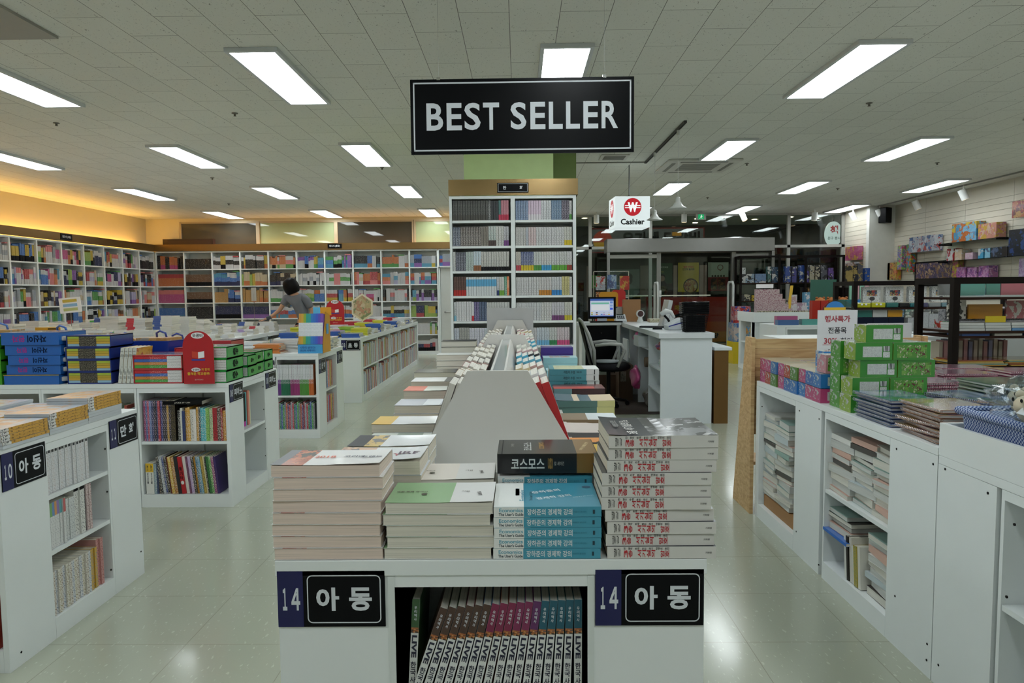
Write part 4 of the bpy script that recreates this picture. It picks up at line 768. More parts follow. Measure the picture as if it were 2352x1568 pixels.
q=MB(); q.prism([(.16*math.cos(R(a)),.24+.19*math.sin(R(a))) for a in range(-90,270,60)],-.002,0,ART(['#c8b88a','#d8ccaa','#8a9a70','#c89a7a'],10)); q.build('picture',parent=t)
# ---------------------------------------------------------------- workbook table beyond, and the woman
uT,FT=unit('display_table','wide white display table of wrapped workbooks left of the bending woman','display table',-7.1,-4.0,7.3,11.94,.8,
 [('r',[('p',0,.05)]+[('o',.06+i*.92,.06+i*.92+.9,[.42],.03) for i in range(5)]+[('p',4.59,4.64)])],depth=.25)
for i in range(5):
    it=[(('tt',j%6),bk(.26,.03,['#c8ccd0','#b8bcc0','#d0cc70','#b8c4cc','#a8b8c8','#c4c8c4'][j%6],'#7a8090',W=.16),'pale workbook') for j in range(26)]
    if i>1: row(FT['r'],.07+i*.92,.421,it,'upper bay %s of the wide workbook table'%od(i),'workbooks in side of the wide table',maxx=.06+i*.92+.895,name='workbook',cat='workbook')
tp=[('#d0d2d0','#b03040'),('#cfd2d4','#c83a4a'),('#d4d4d0','#3f5aa0'),('#c8cacc','#9a86b8'),('#d2d4d4','#4a9a50'),('#cccecc','#c4c6c6')]
grid=[]
for j in range(10):
    for i in range(8):
        x=-4.16-i*.34; y=7.5+j*.45
        r_=rnd.random()
        if j<2 and i<2: n=3
        elif 3<=j<=5 and 1<=i<=4: n=int(9+r_*5)
        elif j>=8: n=int(3+r_*4)
        elif i==0: n=int(2+r_*3)
        else: n=int(6+r_*6)
        grid.append((x,y,n,tp[(i*5+j*3)%6],i,j))
cnt=0
for x,y,n,(a,b),i,j in grid:
    tk=.026; me=one(('tw',a,b),L=.24,W=.2,Tk=tk,cover=M(a,.22,coat=.8),spine=M(a,.22,coat=.8),segs=[(-.5,-.1,M(b,.3,coat=.6))],pages=PG)
    me2=one(('tw2',a),L=.24,W=.2,Tk=tk,cover=M(a,.22,coat=.8),spine=M(a,.22,coat=.8),pages=PG)
    m_=me if (i+j)%3 else me2
    pile(m_,x,y-.1,.801,0,n,tk,'wrapped %s workbook, %%s, pile %s inward, row %s on wide table'%('red-marked' if b in('#b03040','#c83a4a') else 'white',od(i),od(j)),'wrapped workbooks on the wide table',jr=4,jit=.012,parts=False,name='workbook',cat='workbook')
pile(one(('yw',),L=.27,W=.2,Tk=.024,cover=M('#d8d0b0',.3),spine=M('#c8922a',.4),segs=[(-.05,.3,M('#1c1a16'),.3,.7)],pages=PG),-5.3,7.36,1.0 if 0 else .801,0,1,.024,'ochre and black spined workbook at the bottom, %s','ochre workbooks',parts=False)
z=.801
for i in range(8):
    me=one(('ywb',i<4),L=.27,W=.2,Tk=.034,cover=M('#d8d0b0',.3),spine=M('#c8922a' if i>3 else '#cfcfcb',.4),segs=[(-.0,.35,M('#1c1a16'),.3,.7)] if i>3 else None,pages=PG)
    put_book(me,T(-4.62,7.02,z) if 0 else T(-5.0,7.42-.08,z+.0),'%s-spined workbook, %s in the tall pile left of the pale piles'%('orange' if i>3 else 'white',od(i)),'workbook','tall pile of orange-spined workbooks',parts=False); z+=.0346
t=thing('sign_holder','white printed notice on a thin stand among the workbook piles','sign',T(-5.3,8.2,1.02)); q=MB(); q.cyl((0,0,-.2),(0,0,.22),.004,STEEL,n=6); q.build('pole',parent=t)
q=MB(Matrix.Translation((0,0,.28))@Matrix.Rotation(R(-5),4,'Y')); q.box(-.13,.13,-.006,-.002,-.09,.09,PAPER); 
for zz,c in ((.052,'#c8b04a'),(.0,'#8ab4d8'),(-.05,'#b8c080')): q.box(-.085,.085,-.008,-.006,zz-.017,zz+.017,M(c))
q.build('notice_board',parent=t)
t=thing('sign_holder','small stand with pale card beside the woman\'s arm','sign',T(-4.3,11.3,.801)); q=MB(); q.cyl((0,0,0),(0,0,.62),.004,STEEL,n=6); q.box(-.06,.06,-.03,.03,0,.02,BLACK); q.build('pole',parent=t); MB().box(-.04,.04,-.003,.003,.5,.72,M('#a8a49c')).build('card',parent=t)
# woman bending over the table
def skin(name,verts,edges,radii,mat,root,parent=None,sub=2,smooth=True):
    me=D.meshes.new(name); me.from_pydata(verts,edges,[]); me.materials.append(mat); o=D.objects.new(name,me); COL.objects.link(o); o.parent=parent
    sk=o.modifiers.new('skin','SKIN'); sk.use_smooth_shade=True
    for i,v in enumerate(me.skin_vertices[0].data):
        rr=radii[i]; v.radius=rr if isinstance(rr,tuple) else (rr,rr); v.use_root=(i==root)
    s=o.modifiers.new('sub','SUBSURF'); s.levels=sub; s.render_levels=sub; return o
wo=thing('person','person in grey t-shirt and dark trousers bending left over the workbook table','person',T(-3.62,11.75,0))
SK=M('#b08468',.5)
# joints relative to the root: 0 pelvis 1 waist 2 chest 3 neck base 4 neck 5 head ; arms; legs
V=[(0,0,.93),(-.02,-.0,1.06),(-.08,-.02,1.25),(-.13,-.04,1.38),(-.165,-.06,1.44),(-.195,-.08,1.52),(-.205,-.085,1.60),
   (-.285,-.03,1.34),(-.40,-.06,1.14),(-.56,-.12,1.02),(-.65,-.14,.985),      # left arm 7-10 (shoulder, elbow, wrist, palm)
   (.065,-.05,1.30),(.14,-.03,1.1),(.02,-.14,.93),(-.04,-.17,.895),           # right arm 11-14
   (-.08,0,.86),(-.09,-.02,.5),(-.09,.02,.09),(-.10,-.1,.045),(.09,0,.86),(.10,-.03,.5),(.11,.03,.09),(.12,-.09,.045)]
E_=[(0,1),(1,2),(2,3),(3,4),(4,5),(5,6),(3,7),(7,8),(8,9),(9,10),(3,11),(11,12),(12,13),(13,14),(0,15),(15,16),(16,17),(17,18),(0,19),(19,20),(20,21),(21,22)]
Rr=[(.12,.09),(.105,.08),(.13,.09),(.07,.06),.047,(.072,.08),(.06,.07),.05,.036,.024,(.03,.016),.05,.036,.024,(.03,.016),.078,.055,.036,(.036,.03),.078,.055,.036,(.036,.03)]
def fingers(base,d,side,up):
    vs=[];es=[];rs=[]
    return vs,es,rs
body=skin('body',V,E_,Rr,SK,0,wo)
for (hx,hy,hz),(dx,dy) in (((-.655,-.14,.983),(-.98,-.2)),((-.045,-.175,.893),(-.9,-.43))):
    for k in range(5):
        off=(k-2)*.017; px,py=-dy,dx
        ln=(.05,.07,.078,.072,.056)[k]
        if k==0: p=[(hx-dx*.02+px*.02,hy-dy*.02+py*.02,hz),(hx+dx*.012+px*.045,hy+dy*.012+py*.045,hz-.012),(hx+dx*.035+px*.052,hy+dy*.035+py*.052,hz-.02)]
        else: p=[(hx+px*-off,hy+py*-off,hz),(hx+dx*ln*.6+px*-off*1.15,hy+dy*ln*.6+py*-off*1.15,hz-.004),(hx+dx*ln+px*-off*1.2,hy+dy*ln+py*-off*1.2,hz-.022)]
        skin('finger' if k else 'thumb',p,[(0,1),(1,2)],[.0095,.0085,.0075],SK,0,wo,sub=1)
GT=M('#6b6d72',.8)
skin('t_shirt',[(0,0,.95),(-.02,0,1.07),(-.08,-.02,1.25),(-.125,-.04,1.39),(-.275,-.03,1.345),(-.355,-.045,1.22),(.055,-.05,1.31),(.115,-.04,1.16)],[(0,1),(1,2),(2,3),(3,4),(4,5),(3,6),(6,7)],[(.155,.12),(.145,.11),(.175,.12),(.11,.09),.08,.066,.08,.066],GT,0,wo)
skin('trousers',[(0,0,.97),(-.0,0,.9),(-.09,0,.82),(-.09,-.02,.5),(-.09,.02,.1),(.09,0,.82),(.10,-.03,.5),(.11,.03,.1)],[(0,1),(1,2),(2,3),(3,4),(1,5),(5,6),(6,7)],[(.145,.11),(.14,.11),.1,.072,.055,.1,.072,.055],M('#14161f',.8),0,wo)
hq=MB(Matrix.Translation((-.205,-.055,1.555))@Matrix.Rotation(R(-20),4,'Y')@Matrix.Rotation(R(8),4,'X'))
prof=[(.0,.13),(.055,.124),(.095,.098),(.122,.05),(.132,-.01),(.134,-.06),(.116,-.12),(.085,-.15),(.0,-.12)]
hq.lathe(prof,M('#0c0808',.5),(0,0,0),20); h_=hq.build('hair',parent=wo); h_.modifiers.new('s','SUBSURF').levels=1
q=MB(); q.disc((-.235,-.163,1.53),(.95,-.3,0),Z_,.01,.007,M('#1a1412')); q.build('eye',parent=wo)
q=MB(); q.tube([(-.53,-.112,1.03),(-.60,-.128,1.005)],[.034,.032],M('#4a4c54',.8),n=12); q.build('sleeve_guard',parent=wo,label='dark grey sleeve guard at the wrist')
for x in (-.1,.12): q=MB(); q.box(x-.045,x+.045,-.17,.08,.0,.06,M('#1a1a1c',.6)); q.build('shoe',parent=wo,bevel=.02)
# ---------------------------------------------------------------- wall shelving (back and left)
RZ=[2.0,1.615,1.235,.865,.47,.085]; ZTOP=2.405
def wallshelf(name,label,F,ncol,cw,short=0):
    t=thing(name,label,'bookshelf'); L_=ncol*cw; q=MB(F)
    q.box(0,L_,.27,.285,0,ZTOP,WHITE2); q.box(0,L_,0,.27,ZTOP-.03,ZTOP,WHITE)
    for i in range(ncol+1): q.box(i*cw-.016,i*cw+.016,0,.27,.0,ZTOP-.03,WHITE)
    q.box(0,L_,.005,.27,0,.07,WHITE); q.build('carcass',parent=t)
    for i in range(ncol):
        for z in RZ: MB(F).box(i*cw+.017,(i+1)*cw-.017,.003,.268,z-.022,z,WHITE).build('shelf',parent=t)
    return t
BRZ=M('#84683f',.28,metal=.7); 
FBk=T(-8.27,15.9); FLf=T(-8.3,9.42,0,90)
wallshelf('bookshelf','white wall shelving full of textbooks along the back wall',FBk,10,.6435)
wallshelf('bookshelf','white wall shelving full of reference books along the left wall',FLf,10,.65)
q=MB(); q.box(-8.31,1.0,15.87,15.89,2.41,2.56,BRZ); q.box(-8.31,1.0,15.89,16.1,2.41,2.425,BRZ); q.build('cornice',label='bronze cornice board above the back wall shelving',cat='cornice')
q=MB(); q.box(-8.30,-8.28,8.5,15.87,2.41,2.56,BRZ); q.build('cornice',label='bronze cornice board above the left wall shelving',cat='cornice')
t=thing('bookshelf','short white top shelf with books over the interior door','bookshelf'); q=MB(T(-1.82,15.9)); q.box(0,.9,.25,.285,2.0,ZTOP,WHITE); q.box(0,.9,0,.25,ZTOP-.03,ZTOP,WHITE); q.box(0,.9,0,.25,2.002,2.02,WHITE); q.box(.0,.02,0,.25,2.02,ZTOP-.03,WHITE); q.build('carcass',parent=t)
for (F,x,txt,lb) in ((FLf,12.63-9.42,'참고서 (고등)','small black sign on the cornice over the left wall shelving'),(T(-8.27,15.87),3.95,'참고서 (중등)','small black sign on the cornice of back wall shelving')):
    t=thing('cornice_sign',lb,'sign',F@Matrix.Translation((x,0 if F is not FLf else -.021,2.435))); MB().box(0,.32,-.008,-.001,0,.11,BLACK).build('board',parent=t); q=MB(); q.text(txt,(.16,-.009,.055),X_,Z_,.24,.05,INKW,.03); q.build('lettering',parent=t)
# all the books on the far wall shelving: beyond counting
spc={'w':'#c2c4c6','k':'#17171a','r':'#a42c32','o':'#b8602c','y':'#b89c24','g':'#3f8a3a','l':'#82a03c','b':'#2c62b0','c':'#3f88a8','n':'#232a50','p':'#7a4a9a','m':'#b03a78','s':'#d07070','t':'#5a3a24','e':'#b8a888','a':'#8a929c','v':'#a8a4c8','f':'#a87838'}
soft=lambda h:'#'+''.join('%02x'%int(int(h[i:i+2],16)*.8+.2*150) for i in (1,3,5))
spc={k:(soft(v) if k not in 'kn' else v) for k,v in spc.items()}
ml=MB(); sm_={k:M(v,.45,coat=.2,var=.08) for k,v in spc.items()}; pr={k:PRINT(v,'#8a8f98' if k in 'wevs' else '#b8b4ac',260,62,.66) for k,v in spc.items()}
def fill(F,x0,x1,z,styles,hmax=.30):
    x=x0; 
    while x<x1-.02:
        st=rnd.choice(styles); n=rnd.choice((2,3,4,6,8)) if len(styles)>1 else 99
        h=rnd.uniform(.235,hmax); tk=rnd.choice((.014,.018,.022,.028)); dp=rnd.uniform(.0,.03)
        for _ in range(n):
            if x+tk>x1: break
            hh=h*rnd.uniform(.985,1.0); jd_=rnd.uniform(0,.005); a=st[0]; b=st[1] if len(st)>1 else a; c=st[2] if len(st)>2 else b
            z1=z+hh*.34; z2=z+hh*.68
            ml.M=F
            for (za,zb,k) in ((z,z1,c),(z1,z2,b),(z2,z+hh,a)):
                m=(pr if (k==b) else sm_)[k]
                y0=.012+dp+jd_
                n0=len(ml.v); xa,xb=x+.0011,x+tk-.0007
                ml.v+=[tuple(F@Vector(v)) for v in ((xa,y0,za),(xb,y0,za),(xb,y0,zb),(xa,y0,zb),(xa,.2,za),(xb,.2,za),(xb,.2,zb),(xa,.2,zb))]
                mi=ml.mat(m); ml.f+=[(n0,n0+1,n0+2,n0+3),(n0+1,n0+5,n0+6,n0+2),(n0+4,n0,n0+3,n0+7)]; ml.mi+=[mi]*3; ml.sm+=[False]*3
                if k==a and zb>=z+hh-.001: ml.f.append((n0+3,n0+2,n0+6,n0+7)); ml.mi.append(ml.mat(PG)); ml.sm.append(False)
            x+=tk
        if rnd.random()<.25 and len(styles)>1 and n>3:
            ml.box(x-.15,x-.01,.02,.2,z+h+.002,z+h+.022,sm_[rnd.choice('wwsrbg')])
        if rnd.random()<.12: x+=rnd.uniform(.005,.03)
mixd=['ww','wwa','wbb','rrw','ooe','yyk','ggw','bbw','wpw','ccw','aaw','eeo','nnw','mmw','wgy','wcb','wwr','wvw','kkr','too','wlg','vvp','sww','wss','www','waw','wew']
dark=['nnk','kkw','yky','bbk','kkt','ttk','wna','llg','eet','yyk','ppk','wnn','kan','wkk']
# back wall cells: [column][row]
bc_={0:[['oom','kkk','kkk'],['roo'],['smm'],['bbc'],['bbn']],1:[['kkk'],['ttk'],['ttk'],['kkk'],['kkk']],2:[['yyk','wkw','wow'],['wbn','cbn'],['wbn','bbn','fff'],['nnk'],['bbn']],
 3:[['wkk','yyo','yyy'],['eeo','yyy','lll'],['fff','ffo'],['nnp'],['nnk']],4:[['ook','wsg','ooe'],['eka','kkn','www'],['wmm','ggo','wwg'],['wbo','wrc'],['www']],5:[['pww','ccb','bbk','yyg'],['wwk','www','waw'],['wlg','obb','wbb','woo'],['wgo','wbs'],['www']],
 6:[['gbc','ppp','wgk'],['www','wgw','sss'],['wry','rrc','ooy','bcc'],['wgb','wob','wrr'],['wgg','kkw']],7:[['bbo','kkc','www'],['sss','rrs','wew','oor'],['www','wmr','wwk'],['www','wws'],['www']],8:[['ggo','wwo','www','oog'],['www','cos','wcv'],['www','kkt','wsa'],['yyb','wkc','wya'],['wlg','www']],9:[['bnp','pov','wwy','aac'],['www','orc','wcp'],['wpp','kkv','ccl'],['yyl','nnr','kbl','lll'],['gly','www','wkw']]}
for c in range(10):
    for r_i,z in enumerate(RZ):
        st=bc_[c][r_i] if r_i<5 else ['www','wnk','wrk']
        fill(FBk,c*.6435+.02,(c+1)*.6435-.02,z+.001,st,.32 if c<4 else .29)
    
fill(T(-1.82,15.9),.03,.86,2.021,['brb','rrb','aap'],.28)
for c in range(10):
    for r_i,z in enumerate(RZ): fill(FLf,c*.65+.02,(c+1)*.65-.02,z+.001,[s for s in (mixd if (c+r_i)%3 else dark) if rnd.random()<.5] or mixd,.30)
ml.M=Matrix(); ml.build('shelved_books',label='mass of textbooks and reference books filling the far wall shelving',cat='books',kind='stuff')
q=MB(); q.box(-8.13,-6.98,15.98,16.12,2.43,2.69,M('#3a241c',.4)); q.box(-8.1,-7.01,15.975,15.98,2.46,2.66,M('#452c22',.4)); q.build('storage_box',label='dark brown long case lying on top of the back shelving cornice',cat='case')
# ---------------------------------------------------------------- central bookcase round the green column
S('trim_4',MB().box(-.58,.385,7.63,9.0,0,H-.001,M('#cde6a4',.6)))
S('trim_painted_shade',MB().box(.386,.665,8.02,9.0,0,H-.001,M('#74884c',.6)))  # box added beside the column; its darker green paints the column's shaded side
FC=T(-.714,7.33); CW=1.319; ZC=2.405
t=thing('bookcase','tall white comic bookcase in front of the green column','bookcase')
q=MB(FC); q.box(0,CW,.27,.285,0,ZC,WHITE2); q.box(0,CW,0,.27,ZC-.028,ZC,WHITE)
for a,b in ((0,.026),(.639,.684),(CW-.032,CW)): q.box(a,b,0,.27,0,ZC-.028,WHITE)
q.box(0,CW,.0,.27,0,.07,WHITE); q.build('carcass',parent=t)
sz=[2.155,1.89,1.63,1.37,1.105,.845,.585,.33]
for z in sz:
    for a,b in ((.027,.638),(.685,CW-.033)): MB(FC).box(a,b,.003,.268,z-.024,z,WHITE).build('shelf',parent=t)
gd2=base('gold_film',.2,.8)[0]; gd2.node_tree.nodes['Principled BSDF'].inputs['Base Color'].default_value=lin('#a2875c')
nt=gd2.node_tree; bp=N(nt,'ShaderNodeBump',Strength=.15,Distance=.002); nz=N(nt,'ShaderNodeTexNoise',Scale=120.0); nt.links.new(nz.outputs['Fac'],bp.inputs['Height']); nt.links.new(bp.outputs[0],nt.nodes['Principled BSDF'].inputs['Normal'])
q=MB(); q.box(-.72,.625,7.32,7.335,2.41,2.575,gd2); q.box(.61,.625,7.335,9.1,2.41,2.575,gd2); q.box(-.72,-.705,7.335,9.1,2.41,2.575,gd2); q.build('cornice',label='shiny gold cornice board on top of the central comic bookcase',cat='cornice')
t2=thing('cornice_sign','small black framed sign on the gold cornice of the central bookcase','sign',T(-.213,7.319,2.435)); MB().box(0,.325,-.008,-.001,0,.1,BLACK).build('board',parent=t2)
q=MB(); q.text('만',(.078,-.0095,.05),X_,Z_,.05,.036,INKW,.04); q.text('화',(.25,-.0095,.05),X_,Z_,.05,.036,INKW,.04); q.build('lettering',parent=t2)
q=MB(); 
for a,b,c_,d_ in ((.01,.315,.008,.011),(.01,.315,.089,.092),(.01,.013,.008,.092),(.312,.315,.008,.092)): q.box(a,b,-.0088,-.008,c_,d_,INKW)
q.build('border_line',parent=t2)
def cm(h,body,ink,foot=None,ff=.72,tk=.0243,mid=None,head=None):
    sg=[]
    if foot: sg.append((ff-.5,.5,M(foot)))
    if mid: sg.append((mid[0]-.5,mid[1]-.5,M(mid[2])))
    if head: sg.append((-.5,-.42,M(head)))
    kw=bk(h,tk,body,ink,sg,thr=.54); return (('cm',h,body,ink,foot,ff,tk,mid,head),kw)
def runs(spec): return [(k,kw,w_) for n,(k,kw),w_ in spec for _ in range(n)]
CL=[[(14,cm(.205,'#2c2f30','#8a8a84','#4a4844'),'charcoal comic'),(1,cm(.205,'#26282c','#e0e0e0'),'black and white comic'),(3,cm(.2,'#22252a','#55585c'),'black comic'),(1,cm(.205,'#4a7a78','#2a2a2a','#b83a54'),'teal comic'),(4,cm(.205,'#b06a78','#c8a0a8','#b8304c'),'crimson comic')],
 [(3,cm(.195,'#3a4458','#c8ccd4'),'blue-grey comic'),(8,cm(.2,'#4a4240','#d0ccc8'),'speckled dark comic'),(3,cm(.2,'#8a847c','#3c3a38'),'grey comic'),(3,cm(.205,'#c8ccc8','#3a6a70','#4a3a38'),'teal and white comic'),(3,cm(.205,'#d0d0cc','#6a6a6a'),'white comic'),(3,cm(.2,'#c4c4c8','#2a2a3a','#6a3a7a'),'purple footed comic')],
 [(1,cm(.2,'#d0d0d0','#3a3a3a'),'white comic'),(4,cm(.195,'#3a3c48','#b0b4c0'),'dark comic'),(3,cm(.2,'#b8c4c0','#3a4a50'),'greenish comic'),(3,cm(.205,'#d0d4d6','#2a8ab0','#8a5a3a'),'white and cyan comic'),(12,cm(.2,'#c8c8c4','#5a5650','#1c1c1e',.78),'cream comic with black foot')],
 [(5,cm(.2,'#3a2420','#8a6a60','#a82420',.7),'dark comic with red foot'),(12,cm(.195,'#d0d4d6','#b0b4b8',None,mid=(.12,.5,'#5aa0c8')),'white and sky blue comic'),(1,cm(.195,'#c8ccd0','#4a4a50','#2a3a6a'),'white comic'),(2,cm(.195,'#d0d0cc','#7a7a78','#6a9a3a'),'green footed comic'),(1,cm(.2,'#3a8a6a','#d0d0d0'),'green comic'),(3,cm(.2,'#c86a3a','#e0b898',None,mid=(.2,.6,'#d8a080')),'orange comic')],
 [(1,cm(.2,'#c8ccd0','#4a4a4c','#7ab0c8'),'white comic'),(6,cm(.205,'#d2d2d4','#9a9aa0'),'plain white comic'),(1,cm(.2,'#d0d0d4','#b0b0b8','#b02a3a'),'red footed comic'),(2,cm(.2,'#3c3468','#b8b0d0'),'violet comic'),(3,cm(.2,'#2a3a5a','#8a9ab0'),'navy comic'),(9,cm(.195,'#c8cac8','#6a6e70'),'grey white comic'),(1,cm(.2,'#3a3e3c','#a0a4a0'),'dark grey comic')],
 [(2,cm(.185,'#c8ccd4','#3a4a7a'),'blue-marked comic'),(4,cm(.19,'#a8a8a4','#3a3a3a'),'grey comic'),(6,cm(.185,'#d0d0d4','#6a6a9a'),'white comic'),(8,cm(.185,'#c8d0d6','#5a6a78','#4a94bc',.4),'blue footed comic')]]
CR_=[[(5,cm(.2,'#4a6488','#b8c4d4'),'mottled blue comic'),(5,cm(.2,'#b8a0b4','#d8ccd8','#d0ccd0'),'pinkish comic'),(4,cm(.2,'#d0d2d4','#5a5e64'),'white comic'),(4,cm(.2,'#4a6a8a','#b0bcc8'),'blue comic'),(3,cm(.2,'#2a2434','#c0b8c8'),'dark violet comic'),(4,cm(.195,'#d0d0d0','#5a5a5a','#4a8a3a'),'white comic with coloured foot')],
 [(4,cm(.19,'#c8c8c6','#4a3c38'),'white comic with pictures'),(1,cm(.19,'#b8bcc0','#3a4a70'),'leaning comic'),(3,cm(.19,'#cfc4c4','#8a4a50'),'pale pink comic'),(11,cm(.19,'#d4d4d4','#3a3a3e'),'white comic with fine print'),(3,cm(.19,'#d0d0c8','#4a4a48','#c8b020'),'yellow footed comic')],
 [(2,cm(.195,'#c8c4bc','#4a4438','#a83a48'),'beige comic'),(5,cm(.195,'#2a3c70','#c8ccd8','#c8b028'),'navy comic with yellow foot'),(3,cm(.195,'#cccecc','#4a6a58','#4a8a3a'),'white comic green foot'),(4,cm(.195,'#d0d0ce','#5a5a5c','#3a90c0'),'white comic blue foot'),(6,cm(.195,'#cccecb','#54565a','#5a9a34'),'white comic green footed'),(3,cm(.195,'#d0d0d0','#4a4a4c','#8a3a2a'),'white comic brown foot')],
 [(9,cm(.19,'#d2d2d2','#4a4a4e'),'white comic with small print'),(5,cm(.19,'#cecece','#6a5a5a','#b87a2a'),'orange footed comic'),(4,cm(.19,'#cccfd2','#5a5a60','#2f7ab8'),'blue footed white comic'),(3,cm(.195,'#c8c088','#5a5640'),'yellowish comic'),(2,cm(.19,'#d0d0d0','#2a2a2c'),'white comic')],
 [(10,cm(.19,'#cfd1d3','#55585e'),'white comic'),(4,cm(.19,'#d6d6d4','#3a3a3a'),'clean white comic'),(5,cm(.19,'#ccccd0','#4a3a5a','#6a3a6a'),'purple footed comic'),(3,cm(.19,'#d0d0c8','#5a5a50','#c0b030'),'yellow footed comic')],
 [(4,cm(.185,'#cfcfd1','#5a5a60','#b83a5a'),'white comic pink foot'),(4,cm(.185,'#cfcfd1','#4a4a50'),'white comic'),(5,cm(.185,'#c8d0d8','#55606a','#6aa8d0'),'pale blue footed comic'),(3,cm(.185,'#d0d0d0','#3a5a4a','#2a7a4a'),'green footed comic'),(5,cm(.185,'#cfc8cc','#7a4a5a','#c04a7a'),'pink footed comic')]]
nm_=['top','second','third','fourth','fifth','sixth']
for r_i in range(6):
    row(FC,.032,sz[r_i]+.0008,runs(CL[r_i]),'%s shelf, left half of comic bookcase'%nm_[r_i],'comics in the central bookcase',maxx=.636,name='comic_book',cat='comic book',jd=.006,gap=.0024)
    row(FC,.69,sz[r_i]+.0008,runs(CR_[r_i]),'%s shelf, right half of comic bookcase'%nm_[r_i],'comics in the central bookcase',maxx=CW-.036,name='comic_book',cat='comic book',jd=.006,gap=.0024)
# ---------------------------------------------------------------- hanging signs and ceiling gear
t=thing('hanging_sign','large black BEST SELLER sign hanging over the island','sign',T(-.6,4.0,2.183,-.6))
MB().box(0,1.255,0,.012,0,.415,M('#0b0c0f',.3)).build('board',parent=t)
q=MB()
for a,b,c_,d_ in ((.016,1.239,.018,.026),(.016,1.239,.389,.397),(.016,.024,.018,.397),(1.231,1.239,.018,.397)): q.box(a,b,-.0012,0,c_,d_,INKW)
q.build('border_line',parent=t)
q=MB(); [q.text(ch,(((a_+b_)/2-165)*.000626,-.0015,.2075),X_,Z_,(b_-a_)*.000626,.15,INKW,.02,False) for ch,a_,b_ in (('B',308,458),('E',490,627),('S',650,795),('T',818,963),('S',1065,1207),('E',1243,1377),('L',1408,1532),('L',1562,1686),('E',1717,1850),('R',1880,2027))]; q.build('lettering',parent=t)
for x in (.16,1.09):
    q=MB(); q.box(x-.01,x+.01,-.003,.015,.41,.426,CHROME); q.cyl((x,.006,.42),(x,.006,.985),.0008,STEEL,n=5); q.build('hanging_wire',parent=t)
t=thing('lightbox_sign','glowing white cube lightbox with red won symbol, hanging over cash desk','lightbox',T(1.565,9.93,2.285,3)); GL=EMIT('#e6f2f2',.78)
q=MB(); q.box(-.24,.24,-.24,.24,0,.42,GL); q.build('box',parent=t)
q=MB()
for a in (0,90): 
    X=Matrix.Rotation(R(-a),4,'Z'); q.M=X; c0=(0,-.2415,.275); rr=EMIT('#d81028',.55)
    q.disc(c0,X_,Z_,.122,.122,rr); wt=EMIT('#f0f4f4',.95)
    q.text('W',(0,-.243,.272),X_,Z_,.14,.135,wt,.06,False)
    for zz in (.293,.265): q.box(-.107,.107,-.2436,-.243,zz-.005,zz+.005,wt)
    q.text('Cashier',(0,-.243,.075),X_,Z_,.36,.08,BLACK,.03)
q.build('lettering',parent=t)
q=MB(); q.lathe([(.05,.42),(.05,.424),(.012,.46),(.012,.47)],GREYM); q.cyl((0,0,.45),(0,0,H-2.286),.008,GREYM); q.build('hanging_rod',parent=t)
tr=MB(); tr.box(1.735,1.765,7.4,9.7,H-.025,H-.001,M('#4c4c4a',.5)); tr.box(1.742,1.758,7.42,9.68,H-.028,H-.025,BLACK); tr.build('track_rail',label='dark ceiling track above the cash desk',cat='track')
for x,y,zb,lb in ((1.73,8.92,2.3,'white pendant lamp hanging lower, beside the lightbox'),(1.75,7.72,2.3,'white pendant lamp hanging higher and nearer, right of lightbox')):
    t=thing('pendant_lamp',lb,'pendant lamp',T(x,y,zb),'white pendant lamps over the cash desk'); W3=M('#d6d8d6',.3)
    MB().lathe([(.1,0),(.098,.006),(.06,.028),(.045,.05),(.04,.062),(.028,.075),(.026,.11),(.02,.125),(.004,.13)],W3).build('lamp_shade',parent=t)
    MB().cyl((0,0,.125),(0,0,H-.03-zb),.002,W3,n=6).build('cord',parent=t); MB().cyl((0,0,H-.08-zb),(0,0,H-.028-zb),.018,W3).build('track_adapter',parent=t)
t=thing('air_conditioner','flat four-way air conditioner panel in the ceiling','air conditioner',T(2.53,10.0,H-.002)); AC=M('#d0cfc8',.5)
MB().box(-.5,.5,-.5,.5,-.028,0,AC).build('panel',parent=t,bevel=.01); q=MB()
for k in range(12): q.box(-.26,.26,-.26+k*.044,-.25+k*.044,-.032,-.0285,M('#8d8d88'))
q.build('intake_grille',parent=t)
q=MB()
for a in range(4): q.M=Matrix.Rotation(R(90*a),4,'Z'); q.box(-.32,.32,.37,.42,-.032,-.0285,M('#85857f'))
q.build('outlet_slots',parent=t)
t=thing('ceiling_vent','small louvred vent in the ceiling behind the sign','vent',T(1.27,9.33,H-.002)); MB().box(-.18,.18,-.18,.18,-.012,0,AC).build('frame',parent=t); q=MB()
for k in range(7): q.box(-.14,.14,-.13+k*.04,-.115+k*.04,-.015,-.0125,M('#77776f'))
q.build('louvres',parent=t)
MB().box(-4.1,-3.12,3.9,4.85,H-.02,H-.001,M('#9b9a92',.4)).build('air_conditioner',label='smooth ceiling panel at the upper left corner',cat='air conditioner')
MB().box(5.3,6.3,6.6,7.5,H-.02,H-.001,M('#a5a49c',.4)).build('air_conditioner',label='smooth ceiling panel at the upper right edge',cat='air conditioner')
sp=[(-2.75,6.9),(-4.7,7.2),(-1.9,9.9),(-4.6,10.6),(2.5,12.0),(3.2,9.9),(3.35,6.8),(5.9,10.0),(-1.2,13.2),(-5.6,13.6),(3.6,13.4),(5.6,12.4)]
for i,(x,y) in enumerate(sorted(sp,key=lambda a:a[1])):
    q=MB(); q.lathe([(.03,0),(.03,-.006),(.012,-.008),(.01,-.025),(.016,-.03),(0.001,-.032)],M('#77746c',.4,metal=.6),(x,y,H-.001),12); q.build('sprinkler_head',label='small round sprinkler head in ceiling, %s nearest overall, %s half of ceiling'%(od(i),'left' if x<0 else 'right'),cat='sprinkler',group='ceiling sprinkler heads')
